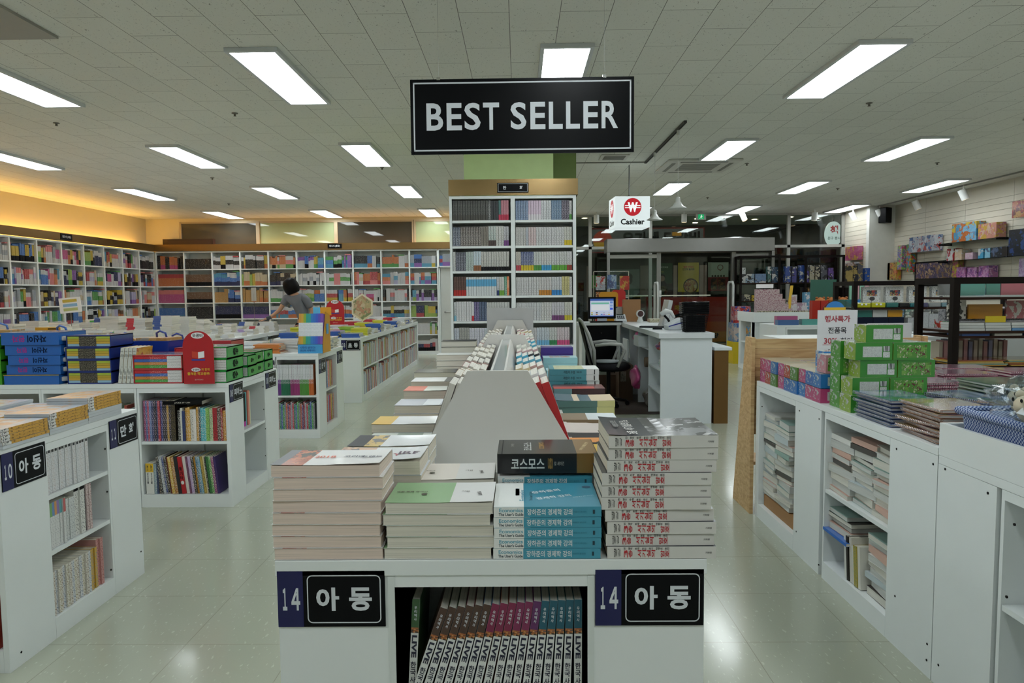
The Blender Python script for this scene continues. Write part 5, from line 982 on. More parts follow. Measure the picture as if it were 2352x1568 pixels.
MB().box(7.62,7.65,4.0,16.1,H-.022,H-.001,M('#8d8d88',.4)).build('track_rail',label='pale ceiling track along the right wall',cat='track')
SPW=EMIT('#ffe2b8',2.2)
def spot(x,y,ax,lb,lit=True,z=H-.02):
    t=thing('spotlight',lb,'spotlight',T(x,y,z),'white track spotlights'); W4=M('#dcdedc',.35)
    MB().cyl((0,0,0),(0,0,-.1),.012,W4).build('bracket',parent=t)
    d=Vector(ax).normalized(); c=Vector((0,0,-.15)); q=MB(); q.cyl(c-d*.09,c+d*.09,.06,W4,n=20); q.build('lamp_head',parent=t)
    q=MB(); q.cyl(c+d*.0905,c+d*.092,.05,SPW if lit else DARK,n=20); q.build('lens',parent=t,label='lit lens')
for i,(x,y) in enumerate([(7.6,9.6),(7.6,12.1),(7.6,13.5),(7.62,15.0-.1),(7.3,15.4)]): spot(x,y,(.45,-.1,-1),'white spotlight on right wall track, %s from near end'%od(i))
for i,(x,y,a) in enumerate([(1.75,15.7,(0,.05,-1)),(3.7,15.7,(0,.05,-1)),(4.95,15.5,(.35,-.3,-1)),(6.55,15.6,(0,.2,-1))]): spot(x,y,a,'white spotlight near the glass front, %s from left'%od(i),z=H-.001)
t=thing('exit_sign','small green glowing exit sign at ceiling before the glass front','exit sign',T(4.05,15.6,2.97)); MB().box(-.11,.11,0,.04,0,.13,M('#b8bab8')).build('housing',parent=t); MB().box(-.02,.02,.01,.03,.13,H-2.971,M('#b8bab8')).build('mount',parent=t)
q=MB(); q.box(-.065,.065,-.002,0,.015,.12,EMIT('#18a060',.9)); wt=EMIT('#d8f0e0',1.0); q.disc((.008,-.003,.1),X_,Z_,.01,.01,wt); q.add([(-.012,-.003,.08),(.015,-.003,.088),(.012,-.003,.055),(-.008,-.003,.052)],[(0,1,2,3)],wt); q.add([(-.008,-.003,.056),(.0,-.003,.058),(-.025,-.003,.025),(-.034,-.003,.03)],[(0,1,2,3)],wt); q.add([(.004,-.003,.056),(.012,-.003,.056),(.028,-.003,.028),(.02,-.003,.025)],[(0,1,2,3)],wt); q.add([(.012,-.003,.085),(.035,-.003,.07),(.032,-.003,.064),(.01,-.003,.077)],[(0,1,2,3)],wt); q.build('running_figure',parent=t)
q=MB(Matrix.Translation((7.72,14.85,2.95))@Matrix.Rotation(R(30),4,'Z')); q.box(-.1,.1,-.08,.1,-.16,.16,BLACK); q.build('wall_speaker',label='black loudspeaker high on the white pillar',cat='speaker',bevel=.015)
# ---------------------------------------------------------------- cash desk
t=thing('cash_desk','white cash desk counter with gold side panel, right of centre','counter')
CWm=M('#cfd6da',.35,var=.01)
q=MB(); q.box(1.49,2.03,7.32,7.345,0,.905,CWm); q.box(2.012,2.03,7.345,10.25,0,.905,CWm); q.box(1.49,2.012,10.23,10.25,0,.905,CWm)
for y in (8.05,8.75,9.42): q.box(1.5,2.01,y,y+.018,0,.905,CWm)
q.box(1.75,2.01,7.345,10.23,0,.02,CWm); q.build('carcass',parent=t)
MB().box(1.467,2.05,7.3,10.28,.906,.962,M('#cfd4d8',.3)).build('worktop',parent=t,bevel=.003)
for (a,b,z) in ((7.35,8.045,.55),(7.35,8.045,.3),(8.07,8.745,.72),(9.44,10.22,.5)): MB().box(1.5,2.01,a,b,z,z+.016,CWm).build('shelf',parent=t)
MB().box(2.052,2.235,7.3,10.28,.775,.81,M('#cfd6da',.35)).build('ledge',parent=t,bevel=.003)
MB().box(2.052,2.2,7.31,10.25,0,.774,M('#7a5a32',.32,metal=.6)).build('gold_panel',parent=t,label='gold-brown lower panel')
MB().box(1.44,1.99,8.4,8.74,.735,.86,CWm).build('drawer',parent=t,label='open white drawer')
MB().box(1.40,1.42,9.0,9.4,.5,.78,CWm).build('drawer_front',parent=t)
t=thing('cash_desk','rear cash counter with two black drawers carrying the monitor','counter'); MB().box(.7,1.462,9.93,10.45,.925,.962,M('#cfd4d8',.3)).build('worktop',parent=t)
q=MB(); q.box(.9,.95,9.95,10.4,0,.925,CWm); q.box(1.40,1.445,9.95,10.4,0,.925,CWm); q.box(.95,1.4,9.96,10.0,.67,.69,CWm); q.box(.95,1.4,10.38,10.4,0,.925,DARK); q.build('carcass',parent=t)
for a,b in ((.69,.92),(.1,.665)):
    d=MB().box(.955,1.395,9.97,9.99,a+.005,b-.005,BLACK).build('drawer_front',parent=t); MB().lathe([(.0,-.0),(.012,.004),(.012,.012)],CHROME,(1.18,9.965,(a+b)/2),10).build('knob',parent=d)
# things under and on the counter
MB().box(1.0,1.3,9.2,9.5,0,.3,M('#4a3222',.6)).build('carton',label='small brown carton on the floor under the rear counter',cat='carton')
q=MB(); q.box(1.28,1.46,8.9,9.25,0,.46,M('#54402e',.7)); q.box(1.3,1.37,8.898,8.9,.25,.38,PRINT('#8a8478','#2a2a2a',120,120)); q.build('carton',label='tall brown carton with pale label beside the desk',cat='carton')
q=MB(); q.box(1.05,1.21,9.22,9.42,.301,.391,M('#8a9088',.4)); q.box(1.08,1.18,9.218,9.22,.34,.38,M('#3a4a3a')); q.build('label_printer',label='small grey device with dark screen on brown carton',cat='device')
S('floor_mat',MB().box(.6,2.0,7.9,9.9,.0005,.006,M('#3a2c24',.6)))
def blob(name,label,cat,c,s,m,seed,group=None,n=14,amp=.25):
    rr=random.Random(seed); q=MB(); vs=[];k=n
    for i in range(k+1):
        th=math.pi*i/k
        for j in range(k*2):
            ph=math.pi*j/k; a=1+amp*(math.sin(3*ph+seed)*math.sin(2*th+seed*.7)+.6*math.sin(5*th+ph*2+seed))*.6+rr.uniform(-.06,.06)*amp*3
            vs.append((c[0]+s[0]*a*math.sin(th)*math.cos(ph),c[1]+s[1]*a*math.sin(th)*math.sin(ph),c[2]+s[2]*max(-1,a*math.cos(th))))
    q.add(vs,[(i*2*k+j,i*2*k+(j+1)%(2*k),(i+1)*2*k+(j+1)%(2*k),(i+1)*2*k+j) for i in range(k) for j in range(2*k)],m,True)
    return q.build(name,label=label,cat=cat,group=group)
PKB=M('#c0508a',.35,coat=.3)
blob('plastic_bag','crumpled pink plastic bag hanging from the counter side','bag',(1.41,8.4,.36),(.06,.17,.13),PKB,3)
blob('plastic_bag','small pink plastic bag in the desk compartment','bag',(1.6,9.1,.815),(.1,.12,.07),PKB,5)
blob('plastic_bag','clear crumpled plastic bag on floor under counter','bag',(1.62,8.4,.12),(.11,.28,.11),M('#8a8680',.2,coat=.8),8)
MB().cyl((1.5,8.3,.56),(1.9,8.3,.56),.06,M('#6a5a48')).build('paper_roll',label='brown paper roll stored in the cash desk',cat='roll')
for i in range(6): MB().box(1.56+rnd.uniform(-.02,.02),1.8,7.45,7.72,.567+i*.028,.592+i*.028,M(['#c8c8c8','#a8b8b0','#d0d0cc'][i%3])).build('notebook',label='stationery block in desk compartment, %s from bottom'%od(i),cat='notebook',group='stationery in the desk compartment')
blob('trinket','purple and red trinkets in the upper desk compartment','trinket',(1.56,7.6,.8),(.06,.12,.045),ART(['#6a4a8a','#a82a3a','#d08a3a'],20),2)
# monitor
t=thing('monitor','black cash register screen showing a blue and white table','monitor',T(1.2,10.05,.963)); MB().box(-.2,.2,0,.035,.05,.365,BLACK).build('housing',parent=t,bevel=.006)
q=MB(); q.box(-.17,.165,-.002,0,.085,.34,EMIT('#c8d4ee',.62)); q.box(-.17,.165,-.003,-.002,.31,.34,EMIT('#3a62b8',.5)); q.box(-.155,.1,-.003,-.002,.262,.285,EMIT('#7ac8b0',.55)); q.box(-.155,.1,-.0032,-.002,.17,.255,EMIT('#dfe4ea',.65))
for i in range(9): q.box(-.16+i*.035,-.132+i*.035,-.0035,-.002,.105,.12,EMIT(['#8ab04a','#d8d8e0','#c8803a','#d8e0f0','#5a8ad8','#b080c0','#d8d8e0','#e0c040','#d0d4f0'][i],.5)); q.box(-.16+i*.035,-.132+i*.035,-.0035,-.002,.13,.145,EMIT(['#e0c040','#e8e8e8','#303848','#e0e0e8','#d8e0f0','#c0c8d8','#e0e4f0','#d0d4e0','#e8e8f0'][i],.5))
for i in range(3): q.box(.115,.155,-.0035,-.002,.18+i*.045,.21+i*.045,EMIT(['#3a5ad8','#8aa8e0','#6a90d8'][i],.6))
q.box(-.17,.165,-.003,-.002,.085,.097,EMIT('#2a5ac0',.5)); q.build('screen',parent=t)
q=MB(); q.cyl((0,.06,0),(0,.05,.1),.03,DARK); q.box(-.09,.09,-.02,.14,0,.012,DARK); q.box(-.07,.07,-.01,-.003,.02,.055,M('#b8c0d0')); q.build('stand',parent=t)
q=MB(); q.box(-.23,.23,-.11,.0,0,.02,BLACK); o=q.build('keyboard',label='black keyboard in front of the monitor',cat='keyboard'); o.location=(1.25,10.045,.963)
def term(x,y,lb):
    t=thing('card_reader',lb,'card reader',T(x,y,.963)); q=MB(); q.add([(-.08,0,0),(.08,0,0),(.08,.17,0),(-.08,.17,0),(-.08,0,.03),(.08,0,.03),(.08,.17,.115),(-.08,.17,.115)],[(0,3,2,1),(0,1,5,4),(1,2,6,5),(2,3,7,6),(3,0,4,7),(4,5,6,7)],M('#cfd4da',.3)); q.build('housing',parent=t,bevel=.008)
    q=MB()
    for i in range(4):
        for j in range(4): q.box(-.05+i*.028,-.03+i*.028,.03+j*.022,.045+j*.022,.05+j*.011,.056+j*.011,M('#2a3040'))
    q.box(-.05,.05,.13,.155,.1,.113,M('#2c3a34')); q.build('keys',parent=t)
term(1.47,10.0,'white card reader with dark keys right of the monitor')
t=thing('barcode_scanner','white desktop scanner with round dark red lens','scanner',T(1.74,10.0,.963)); q=MB(); q.lathe([(.045,0),(.045,.02),(.032,.04),(.03,.07)],M('#cfd2d2',.3)); q.cyl((0,-.03,.12),(0,.04,.12),.055,M('#cfd2d2',.3),n=24); q.build('housing',parent=t)
q=MB(); q.cyl((0,-.034,.12),(0,-.03,.12),.042,M('#3a0a0c',.1,coat=1),n=24); q.build('lens',parent=t)
MB().box(1.53,1.78,10.2,10.32,.963,1.285,M('#9a7048',.6)).build('carton',label='upright plain brown carton behind the scanner',cat='carton')
for (a,b,z0,z1,c,lb) in ((1.24,1.53,1.05,1.40,'#d0921c','orange rounded chair back beyond the rear counter'),(1.5,1.72,1.05,1.43,'#b8201e','red rounded chair back beside the orange one')):
    t=thing('chair',lb,'chair',T((a+b)/2,10.75 if a<1.4 else 11.25,0)); w_=(b-a)/2; q=MB(); pts=[(-w_,z0-.3),(w_,z0-.3)]+[(w_-.05+.05*math.cos(R(k)),z1-.05+.05*math.sin(R(k))) for k in range(0,91,15)]+[(-w_+.05+.05*math.cos(R(k)),z1-.05+.05*math.sin(R(k))) for k in range(90,181,15)]
    q.prism(pts,0,.025,M(c,.35)); q.build('backrest',parent=t); MB().box(-w_,w_,.03,.38,.7,.73,M(c,.35)).build('seat',parent=t)
    for sx in (-1,1):
        for yy in (.05,.36): MB().cyl((sx*(w_-.02),yy,0),(sx*(w_-.02),yy,.7),.011,GREYM,n=8).build('leg',parent=t)
q=MB(); q.box(1.42,1.56,10.3,10.34,.963,1.18,ART(['#c8cccc','#3a5a7a','#d0d0d0','#26282c'],10)); q.build('leaflet_holder',label='pale leaflets standing behind card reader',cat='leaflet')
MB().box(1.86,2.04,9.85,10.1,.963,1.01,PRINT('#b8b49c','#8a8468',90,90)).build('storage_basket',label='small woven pale tray on the desk corner',cat='tray')
# pos terminal seen from behind, handheld scanner stand, printer, keyboard, mouse, baskets
t=thing('monitor','white terminal screen seen from its side, tilted back','monitor',T(1.78,8.75,.963)); q=MB(Matrix.Rotation(R(12),4,'Y')); q.box(0,.05,-.15,.15,.03,.34,M('#c6c9ca',.3)); q.box(.051,.058,-.13,.13,.05,.32,GREYM); q.build('housing',parent=t,bevel=.006)
q=MB(); q.add([(-.02,-.1,0),(.2,-.1,0),(.2,.1,0),(-.02,.1,0),(.06,-.04,.22),(.1,-.04,.22),(.1,.04,.22),(.06,.04,.22)],[(0,3,2,1),(0,1,5,4),(1,2,6,5),(2,3,7,6),(3,0,4,7),(4,5,6,7)],M('#c6c9ca',.3)); q.build('stand',parent=t)
t=thing('handheld_scanner','white and black handheld scanner on a curved black stand','scanner',T(1.80,8.35,.963)); q=MB(); q.tube([(0,0,0),(.01,0,.06),(-.02,0,.11),(-.06,0,.15)],[.03,.016,.014,.014],BLACK); q.build('stand',parent=t)
q=MB(); q.tube([(-.1,0,.16),(-.04,0,.2),(.02,0,.19),(.06,0,.12)],[.03,.032,.024,.018],M('#d0d3d3',.3)); q.build('housing',parent=t)
t=thing('receipt_printer','white receipt printer with dark blue stripe on the desk','printer',T(1.86,8.0,.963)); q=MB(); q.add([(-.17,-.13,0),(.13,-.13,0),(.13,.13,0),(-.17,.13,0),(-.17,-.13,.05),(-.02,-.13,.13),(.13,-.13,.145),(.13,.13,.145),(-.02,.13,.13),(-.17,.13,.05)],[(0,3,2,1),(0,1,6,5,4),(1,2,7,6),(2,3,9,8,7),(3,0,4,9),(4,5,8,9),(5,6,7,8)],M('#cfd4da',.3)); q.build('housing',parent=t,bevel=.006)
MB().add([(-.17,-.132,.035),(-.02,-.132,.075),(.13,-.132,.085),(.13,-.132,.1),(-.02,-.132,.09),(-.17,-.132,.045)],[(0,1,2,3,4,5)],M('#1c2a8a')).build('stripe',parent=t)
o=MB().box(-.15,.15,-.06,.06,0,.02,M('#22242a',.4)).build('keyboard',label='small dark keyboard on the near end of the desk',cat='keyboard',bevel=.004); o.matrix_world=T(1.62,8.45,.963,-20)
q=MB(); q.lathe([(.0,.03),(.025,.027),(.035,.014),(.036,0)],BLACK,n=16); o=q.build('mouse',label='black computer mouse on the desk',cat='mouse'); o.matrix_world=T(1.6,8.05,.963)@Matrix.Diagonal((1.6,1,1,1))
def basket(z,lb,full):
    t=thing('shopping_basket',lb,'basket',T(1.885,7.52,z),'stacked black shopping baskets'); q=MB(); w0,w1,d0,d1,hh=.105,.135,.075,.095,.2
    def P_(s,tt,zz): return None
    for k in range(9 if full else 2):
        zz=hh*k/8 if full else hh*(.86+.14*k); f_=zz/hh; w_=w0+(w1-w0)*f_; d_=d0+(d1-d0)*f_; rr=.003 if zz<hh*.99 else .008
        q.tube([(-w_,-d_,zz),(w_,-d_,zz),(w_,d_,zz),(-w_,d_,zz),(-w_,-d_,zz)],rr,BLACK,n=6)
    if full:
        for k in range(9):
            f_=-1+k/4; 
            for s_ in (-1,1): q.cyl((f_*w0,s_*d0,0),(f_*w1,s_*d1,hh),.002,BLACK,n=5)
        for k in range(7):
            f_=-1+k/3
            for s_ in (-1,1): q.cyl((s_*w0,f_*d0,0),(s_*w1,f_*d1,hh),.002,BLACK,n=5)
        q.box(-w0+.004,w0-.004,-d0+.004,d0-.004,.004,.17,M('#121316',.4))
    q.build('mesh_body',parent=t); q=MB(); q.tube([(-w1,0,hh),(-w1-.006,-d1*.9,hh+.012),(w1+.006,-d1*.9,hh+.012),(w1,0,hh)],.007,M('#1d1e21',.2,coat=.6)); q.build('handle',parent=t)
for i in range(6): basket(.965+i*.021,'black mesh shopping basket on cash desk, %s of the stack'%('bottom' if i==0 else 'top' if i==5 else od(i)+' from bottom'),i==0)
# office chair
t=thing('office_chair','white-framed office chair with dark mesh back behind the cash desk','office chair',T(.88,8.55,0)); GW=M('#b4b6b4',.4)
q=MB(); q.tube([(-.12,-.22,1.04),(-.05,-.24,.9),(.02,-.22,.7),(.03,-.2,.5)],.02,GW); q.tube([(-.12,.22,1.04),(-.05,.24,.9),(.02,.22,.7),(.03,.2,.5)],.02,GW); q.tube([(-.12,-.22,1.04),(-.14,0,1.07),(-.12,.22,1.04)],.02,GW); q.build('back_frame',parent=t)
q=MB(); n0=8
vs=[(-.12+.13*((1.03-z)/.53),y,z) for z in [1.03-.053*i for i in range(11)] for y in (-.22,-.11,0,.11,.22)]
q.add(vs,[(i*5+j,i*5+j+1,(i+1)*5+j+1,(i+1)*5+j) for i in range(10) for j in range(4)],M('#2a2c48',.7),True); q.add([(a-.012,b,c) for a,b,c in vs],[(i*5+j,(i+1)*5+j,(i+1)*5+j+1,i*5+j+1) for i in range(10) for j in range(4)],M('#2a2c48',.7),True); q.build('mesh_back',parent=t)
q=MB()
for k in range(5): q.tube([(.0,-.2+.03*k,.58),(-.03,-.2+.03*k,.72-.02*k),(-.03,.2-.03*k,.72-.02*k),(.0,.2-.03*k,.58)],.006,GW,n=6)
q.build('lumbar_support',parent=t)
q=MB(); q.lathe([(0,.44),(.2,.44),(.24,.47),(.24,.5),(.2,.53),(0,.54)],M('#1c1c20',.7),(.25,0,0),24); q.build('seat',parent=t); MB().lathe([(0,.54),(.17,.54),(.18,.555),(.0,.57)],M('#9aa2a6',.6),(.2,0,0),20).build('seat_pad',parent=t,label='pale seat pad')
for s_ in (-1,1): MB().tube([(.03,s_*.23,.76),(.2,s_*.26,.78),(.34,s_*.26,.77),(.38,s_*.26,.7),(.3,s_*.24,.5)],[.02,.02,.02,.018,.018],GW).build('armrest',parent=t)
q=MB(); q.cyl((.22,0,.08),(.22,0,.44),.025,DARK)
for k in range(5): a=R(72*k); q.tube([(.22,0,.1),(.22+.23*math.cos(a),.23*math.sin(a),.06)],.016,DARK); q.cyl((.22+.23*math.cos(a),.23*math.sin(a)-.012,.03),(.22+.23*math.cos(a),.23*math.sin(a)+.012,.03),.028,BLACK)
q.build('wheel_base',parent=t)
# ---------------------------------------------------------------- beyond the glass
BWm=MB()
t=thing('shop_sign','long grey shop sign with red border and orange sun emblem beyond the glass','sign',T(1.95,18.97,2.45)); MB().box(0,3.07,0,.03,0,.66,EMIT('#6c6e6c',.25)).build('board',parent=t)
q=MB(); rb2=EMIT('#7a1c1c',.3)
for a,b,c_,d_ in ((0,3.07,0,.03),(0,3.07,.63,.66),(3.04,3.07,0,.66)): q.box(a,b,-.005,0,c_,d_,rb2)
q.build('border',parent=t); q=MB(); q.disc((.33,-.006,.33),X_,Z_,.26,.26,EMIT('#b8402a',.4)); q.add([(.33+.26*math.cos(R(a)),-.007,.33+.26*math.sin(R(a))) for a in range(190,351,10)],[tuple(range(17))],EMIT('#c8982a',.4)); q.build('emblem',parent=t)
q=MB(); q.text('유가네 닭갈비',(1.9,-.006,.36),X_,Z_,2.1,.4,BLACK,.05,False); q.box(2.2,2.45,-.008,-.002,.44,.54,EMIT('#c88a1a',.4)); q.build('lettering',parent=t)
def poster(x0,x1,z0,z1,lb,fn,y=18.98,nm='poster'):
    t=thing(nm,lb,'poster',T(x0,y,z0)); fn(t,x1-x0,z1-z0); return t
def p_green(t,w_,h_):
    q=MB(); q.box(0,w_,0,.01,0,h_,M('#2a4a30')); q.box(0,w_,-.001,0,0,h_*.3,ART(['#3a2a1c','#6a5a3a','#243024'],6)); q.build('sheet',parent=t)
    q=MB(); q.disc((w_*.5,-.003,h_*.47),X_,Z_,w_*.14,h_*.1,M('#9a7a68')); q.disc((w_*.5,-.0025,h_*.52),X_,Z_,w_*.17,h_*.1,BLACK); q.add([(w_*.25,-.002,h_*.2),(w_*.75,-.002,h_*.2),(w_*.66,-.002,h_*.38),(w_*.34,-.002,h_*.38)],[(0,1,2,3)],DARK); q.disc((w_*.45,-.003,h_*.07),X_,Z_,w_*.25,h_*.05,M('#8a8270')); q.build('picture',parent=t)
    q=MB(); q.text('당신에게 행복을',(w_*.5,-.003,h_*.86),X_,Z_,w_*.75,h_*.06,M('#c8d0c0'),.02); q.text('4,900원',(w_*.5,-.003,h_*.7),X_,Z_,w_*.4,h_*.04,M('#b8b03a'),.02); q.build('lettering',parent=t)
def p_yel(t,w_,h_):
    q=MB(); q.box(0,w_,0,.01,0,h_,M('#c8b028')); q.disc((w_*.62,-.001,h_*.2),X_,Z_,w_*.36,h_*.26,M('#2a2018')); q.disc((w_*.62,-.002,h_*.2),X_,Z_,w_*.31,h_*.22,ART(['#c8a04a','#b86a2a','#d8c88a','#8a2a1a'],9)); q.build('picture',parent=t)
    q=MB(); q.text('철판 위에서',(w_*.5,-.003,h_*.85),X_,Z_,w_*.6,h_*.07,M('#c04a1a'),.04); q.text('천천히 즐겨라',(w_*.5,-.003,h_*.77),X_,Z_,w_*.62,h_*.07,M('#2a2010'),.04); q.build('lettering',parent=t)
def p_wh(t,w_,h_):
    q=MB(); q.box(0,w_,0,.01,0,h_,M('#a8b0a8')); q.box(0,w_,-.001,0,0,h_*.48,M('#7a1c24')); q.box(w_*.14,w_*.46,-.002,0,h_*.04,h_*.44,ART(['#3a2018','#8a5a38','#2a1814'],10)); q.box(w_*.5,w_*.86,-.002,0,h_*.04,h_*.44,ART(['#5a2a18','#9a6a40','#3a1814'],11)); q.build('sheet',parent=t)
    q=MB(); q.disc((w_*.6,-.003,h_*.82),X_,Z_,w_*.15,h_*.1,M('#6a3a30')); q.disc((w_*.6,-.004,h_*.82),X_,Z_,w_*.11,h_*.075,M('#a8b0a8')); q.add([(w_*.52,-.003,h_*.76),(w_*.6,-.003,h_*.68),(w_*.68,-.003,h_*.76)],[(0,1,2)],M('#6a3a30')); 
    for k in range(5): q.disc((w_*(.22+k*.14),-.003,h_*.52),X_,Z_,w_*.05,h_*.035,M('#241c1a'))
    q.build('picture',parent=t)
def p_man(t,w_,h_):
    q=MB(); q.box(0,w_,0,.01,0,h_,M('#8a9090')); q.build('sheet',parent=t); q=MB(); q.disc((w_*.55,-.002,h_*.08),X_,Z_,w_*.42,h_*.3,M('#a0a8a8')); q.box(w_*.42,w_*.62,-.003,-.001,h_*.3,h_*.45,M('#9a7864')); q.disc((w_*.5,-.004,h_*.55),X_,Z_,w_*.19,h_*.18,M('#9a7864')); q.disc((w_*.54,-.005,h_*.7),X_,Z_,w_*.24,h_*.18,BLACK); q.disc((w_*.68,-.006,h_*.55),X_,Z_,w_*.09,h_*.16,BLACK); q.build('picture',parent=t)
poster(3.60,4.17,1.38,2.16,'dark green poster with a smiling person beyond the glass door',p_green)
poster(4.32,4.88,1.38,2.17,'yellow poster with a pan of noodles beyond the glass door',p_yel)
poster(5.13,5.68,1.4,2.17,'white and red poster with a map pin beyond the glass',p_wh)
poster(2.45,3.28,1.35,2.0,'large grey photo poster of a dark-haired person beyond glass',p_man)
poster(1.98,2.24,1.5,1.85,'bright green notice on the facade beyond the glass',lambda t,w_,h_:MB().box(0,w_,0,.01,0,h_,M('#4aa02a')).build('sheet',parent=t))
t=thing('banner','wide red and orange food banner low behind the glass door','banner',T(3.45,18.96,.02)); q=MB(); q.box(0,2.25,0,.01,.55,1.22,M('#a8200e')); q.box(0,2.25,0,.01,.28,.55,M('#b8480e')); q.box(0,2.25,0,.01,0,.28,M('#c0700e')); q.disc((1.1,-.002,.5),X_,Z_,.5,.3,BLACK); q.disc((1.1,-.003,.49),X_,Z_,.42,.24,ART(['#c86a1a','#8a3010','#3a1a0c','#d8a030'],8)); q.build('sheet',parent=t)
q=MB(); q.text('메뉴!',(.95,-.004,.93),X_,Z_,.4,.16,yl,.03); q.text('불닭',(1.85,-.004,.17),X_,Z_,.28,.14,BLACK,.05); q.build('lettering',parent=t)
q=MB(); 
for a,b,c_ in ((1.35,1.6,'#9a7a74'),(1.85,1.95,'#8a6a66'),(3.3,3.6,'#a88e8a'),(4.2,4.3,'#b09a96'),(4.9,5.1,'#a08884')): q.box(a,b,18.985,18.999,.9,2.1,M(c_,.7))
q.box(2.9,5.2,18.97,18.985,1.27,1.3,EMIT('#d8d0c0',.8)); S('trim_5',q)
for i,(x,y) in enumerate([(1.6,16.9),(2.6,18.4),(3.2,17.2),(4.4,17.3),(4.6,18.3),(5.0,17.0),(5.9,17.6),(6.6,17.1),(7.4,17.5)]):
    q=MB(); q.cyl((x,y,H-.006),(x,y,H-.001),.06,EMIT('#ffe6c0',30.),n=20); q.build('downlight',label='round corridor downlight beyond the glass, %s from left'%od(i),cat='downlight',group='corridor downlights')
t=thing('lightbox_sign','round white lit book shop sign with red letter outside the glass','lightbox',T(7.6,17.0,2.74)); q=MB(); 
q.prism([(.2*math.cos(R(a)),.3*math.sin(R(a))) for a in range(0,360,12)],-.03,.05,EMIT('#e4efef',.85)); q.cyl((0,.01,.29),(0,.01,H-2.741),.012,GREYM); q.build('box',parent=t); q=MB(); q.text('책',(.0,-.032,.09),X_,Z_,.2,.22,EMIT('#c01824',.6),.04); q.text('문구 팬시',(0,-.032,-.1),X_,Z_,.3,.08,M('#2a6a5a'),.02); q.prism([(.2*math.cos(R(a)),.3*math.sin(R(a))-.001) for a in range(235,306,10)],-.033,-.031,EMIT('#b01820',.4)); q.build('lettering',parent=t)
# security gates
for x,lb in ((2.9,'left white anti-theft gate by the glass door'),(4.46,'right white anti-theft gate by the glass door')):
    t=thing('security_gate',lb,'security gate',T(x,14.55,0)); q=MB(); q.tube([(0,0,0),(0,0,1.52),(0,.05,1.58),(0,.3,1.58),(0,.35,1.52),(0,.35,0)],.025,M('#c0c3c2',.35)); q.build('frame',parent=t); MB().box(-.04,.04,-.04,.4,0,.1,M('#c0c3c2',.35)).build('base',parent=t)
# ---------------------------------------------------------------- right-hand island
uR,FRr=unit('display_island','white island at right with boxes and notebooks on top, messy books in its side','display unit',1.467,2.95,2.425,4.29,.845,
 [('l',[('p',0,.04),('o',.055,.605,[],.03),('p',.62,.925),('o',.975,1.55,[.445],.03),('p',1.565,1.865)])],depth=.3)
FL=FRr['l']
bolts(FL,[(.66,.77),(.9,.77),(.93,.05),(.65,.12),(1.6,.78),(1.84,.78),(1.84,.12),(1.62,.2),(.1,.7),(1.84,.06)],uR)
uR2,FR2=unit('display_island','white island nearest at lower right with raised white rim and basket','display unit',1.467,2.95,.9,2.42,.82,
 [('l',[('p',0,.30),('o',.335,.95,[.435],.03),('p',.96,1.52)])],depth=.3)
bolts(FR2['l'],[(.04,.78),(.26,.76),(.04,.08),(.38,.7),(.36,.47)],uR2)
q=MB(); q.box(1.467,1.482,.9,2.42,.821,.935,WHITE); q.box(1.482,2.9,2.40,2.42,.821,.935,WHITE); q.build('raised_rim',parent=uR2)
mc=['#d0cec4','#c8c6bc','#d6d4ca','#c4c6c2','#cfc4b8','#c9ccc8']
def mess(F,x0,x1,z0,z1,lb,grp,lean=0):
    x=x0+.09; k=0
    while x<x1-.05:
        z=z0
        while z<z1:
            tk=rnd.choice((.02,.024,.03,.036)); c=mc[(k*3)%6]; sp=rnd.choice(['#d8d8d4','#c8c4b8','#3a3430','#b8c4c8','#d0a898','#8aa8a0','#d8d6d0'])
            W=rnd.uniform(.15,.19); L=rnd.choice((.21,.225,.185)) 
            kk=('ms',sp,tk,W>.17,L,c); me=one(kk,L=L,W=.17,Tk=tk,cover=M(sp,.4,coat=.3),pages=PAGES(c))
            if z+tk>z1: break
            fl=rnd.random()<.82
            m=F@Matrix.Translation((x+rnd.uniform(-.012,.012),(.19 if fl else .02)+rnd.uniform(0,.02),z+(abs(math.sin(R(lean)))*.1)))@Matrix.Rotation(R(lean+rnd.uniform(-.8,.8)),4,'Y')@Matrix.Rotation(R(90+rnd.uniform(-7,7) if 0 else (180 if fl else 0)+rnd.uniform(-6,6)),4,'Z')
            o=D.objects.new('paperback',me); COL.objects.link(o); o.matrix_world=m; tag(o,'%s book, %s up in pile %s, %s'%('pale' if sp[1] in 'dcb' else 'dark-covered',od(k%30),od(int((x-x0)/.19)),lb),'book',grp)
            z+=tk+.0014+(.004 if lean else .0006); k+=1
        x+=.205
mess(FL,.075,.6,.0862+.075,.66,'first side bay of right island','unsorted books in right island')
MB(FL).box(.075,.6,.03,.28,.0862,.155,M('#9a7248',.6)).build('carton',label='low open brown carton at the bottom of first side bay',cat='carton')
mess(FL,.98,1.55,.446,.745,'upper second bay of right island','unsorted books in right island')
mess(FL,1.35,1.55,.0862,.38,'lower second bay right end','unsorted books in right island')
mess(FL,.98,1.19,.26,.39,'lower second bay left end','unsorted books in right island')
it=[(('sv',i),bk([.19,.2,.2,.17,.18,.185][i],[.03,.02,.022,.02,.03,.022][i],['#d8d8d4','#26221f','#d4d0c4','#d0d0cc','#a8942c','#d8d6cc'][i],[None,None,None,None,'#2f7a5a',None][i],pg=PAGES('#d6d3c8')),['white','black','cream','pale','green and gold patterned','ivory'][i]+' upright book') for i in range(6)]
row(FL,1.165,.0862,it,'lower second bay of the right island','upright books in right island bay',parts=True,lean=-6)
put_book(flat('blu',L=.24,W=.19,Tk=.014,cover=M('#2a6ac0',.3,coat=.6),spine=M('#2a6ac0'),pages=PG),FL@T(1.09,.0,.244,0),'bright blue soft book lying in the lower second bay','book')
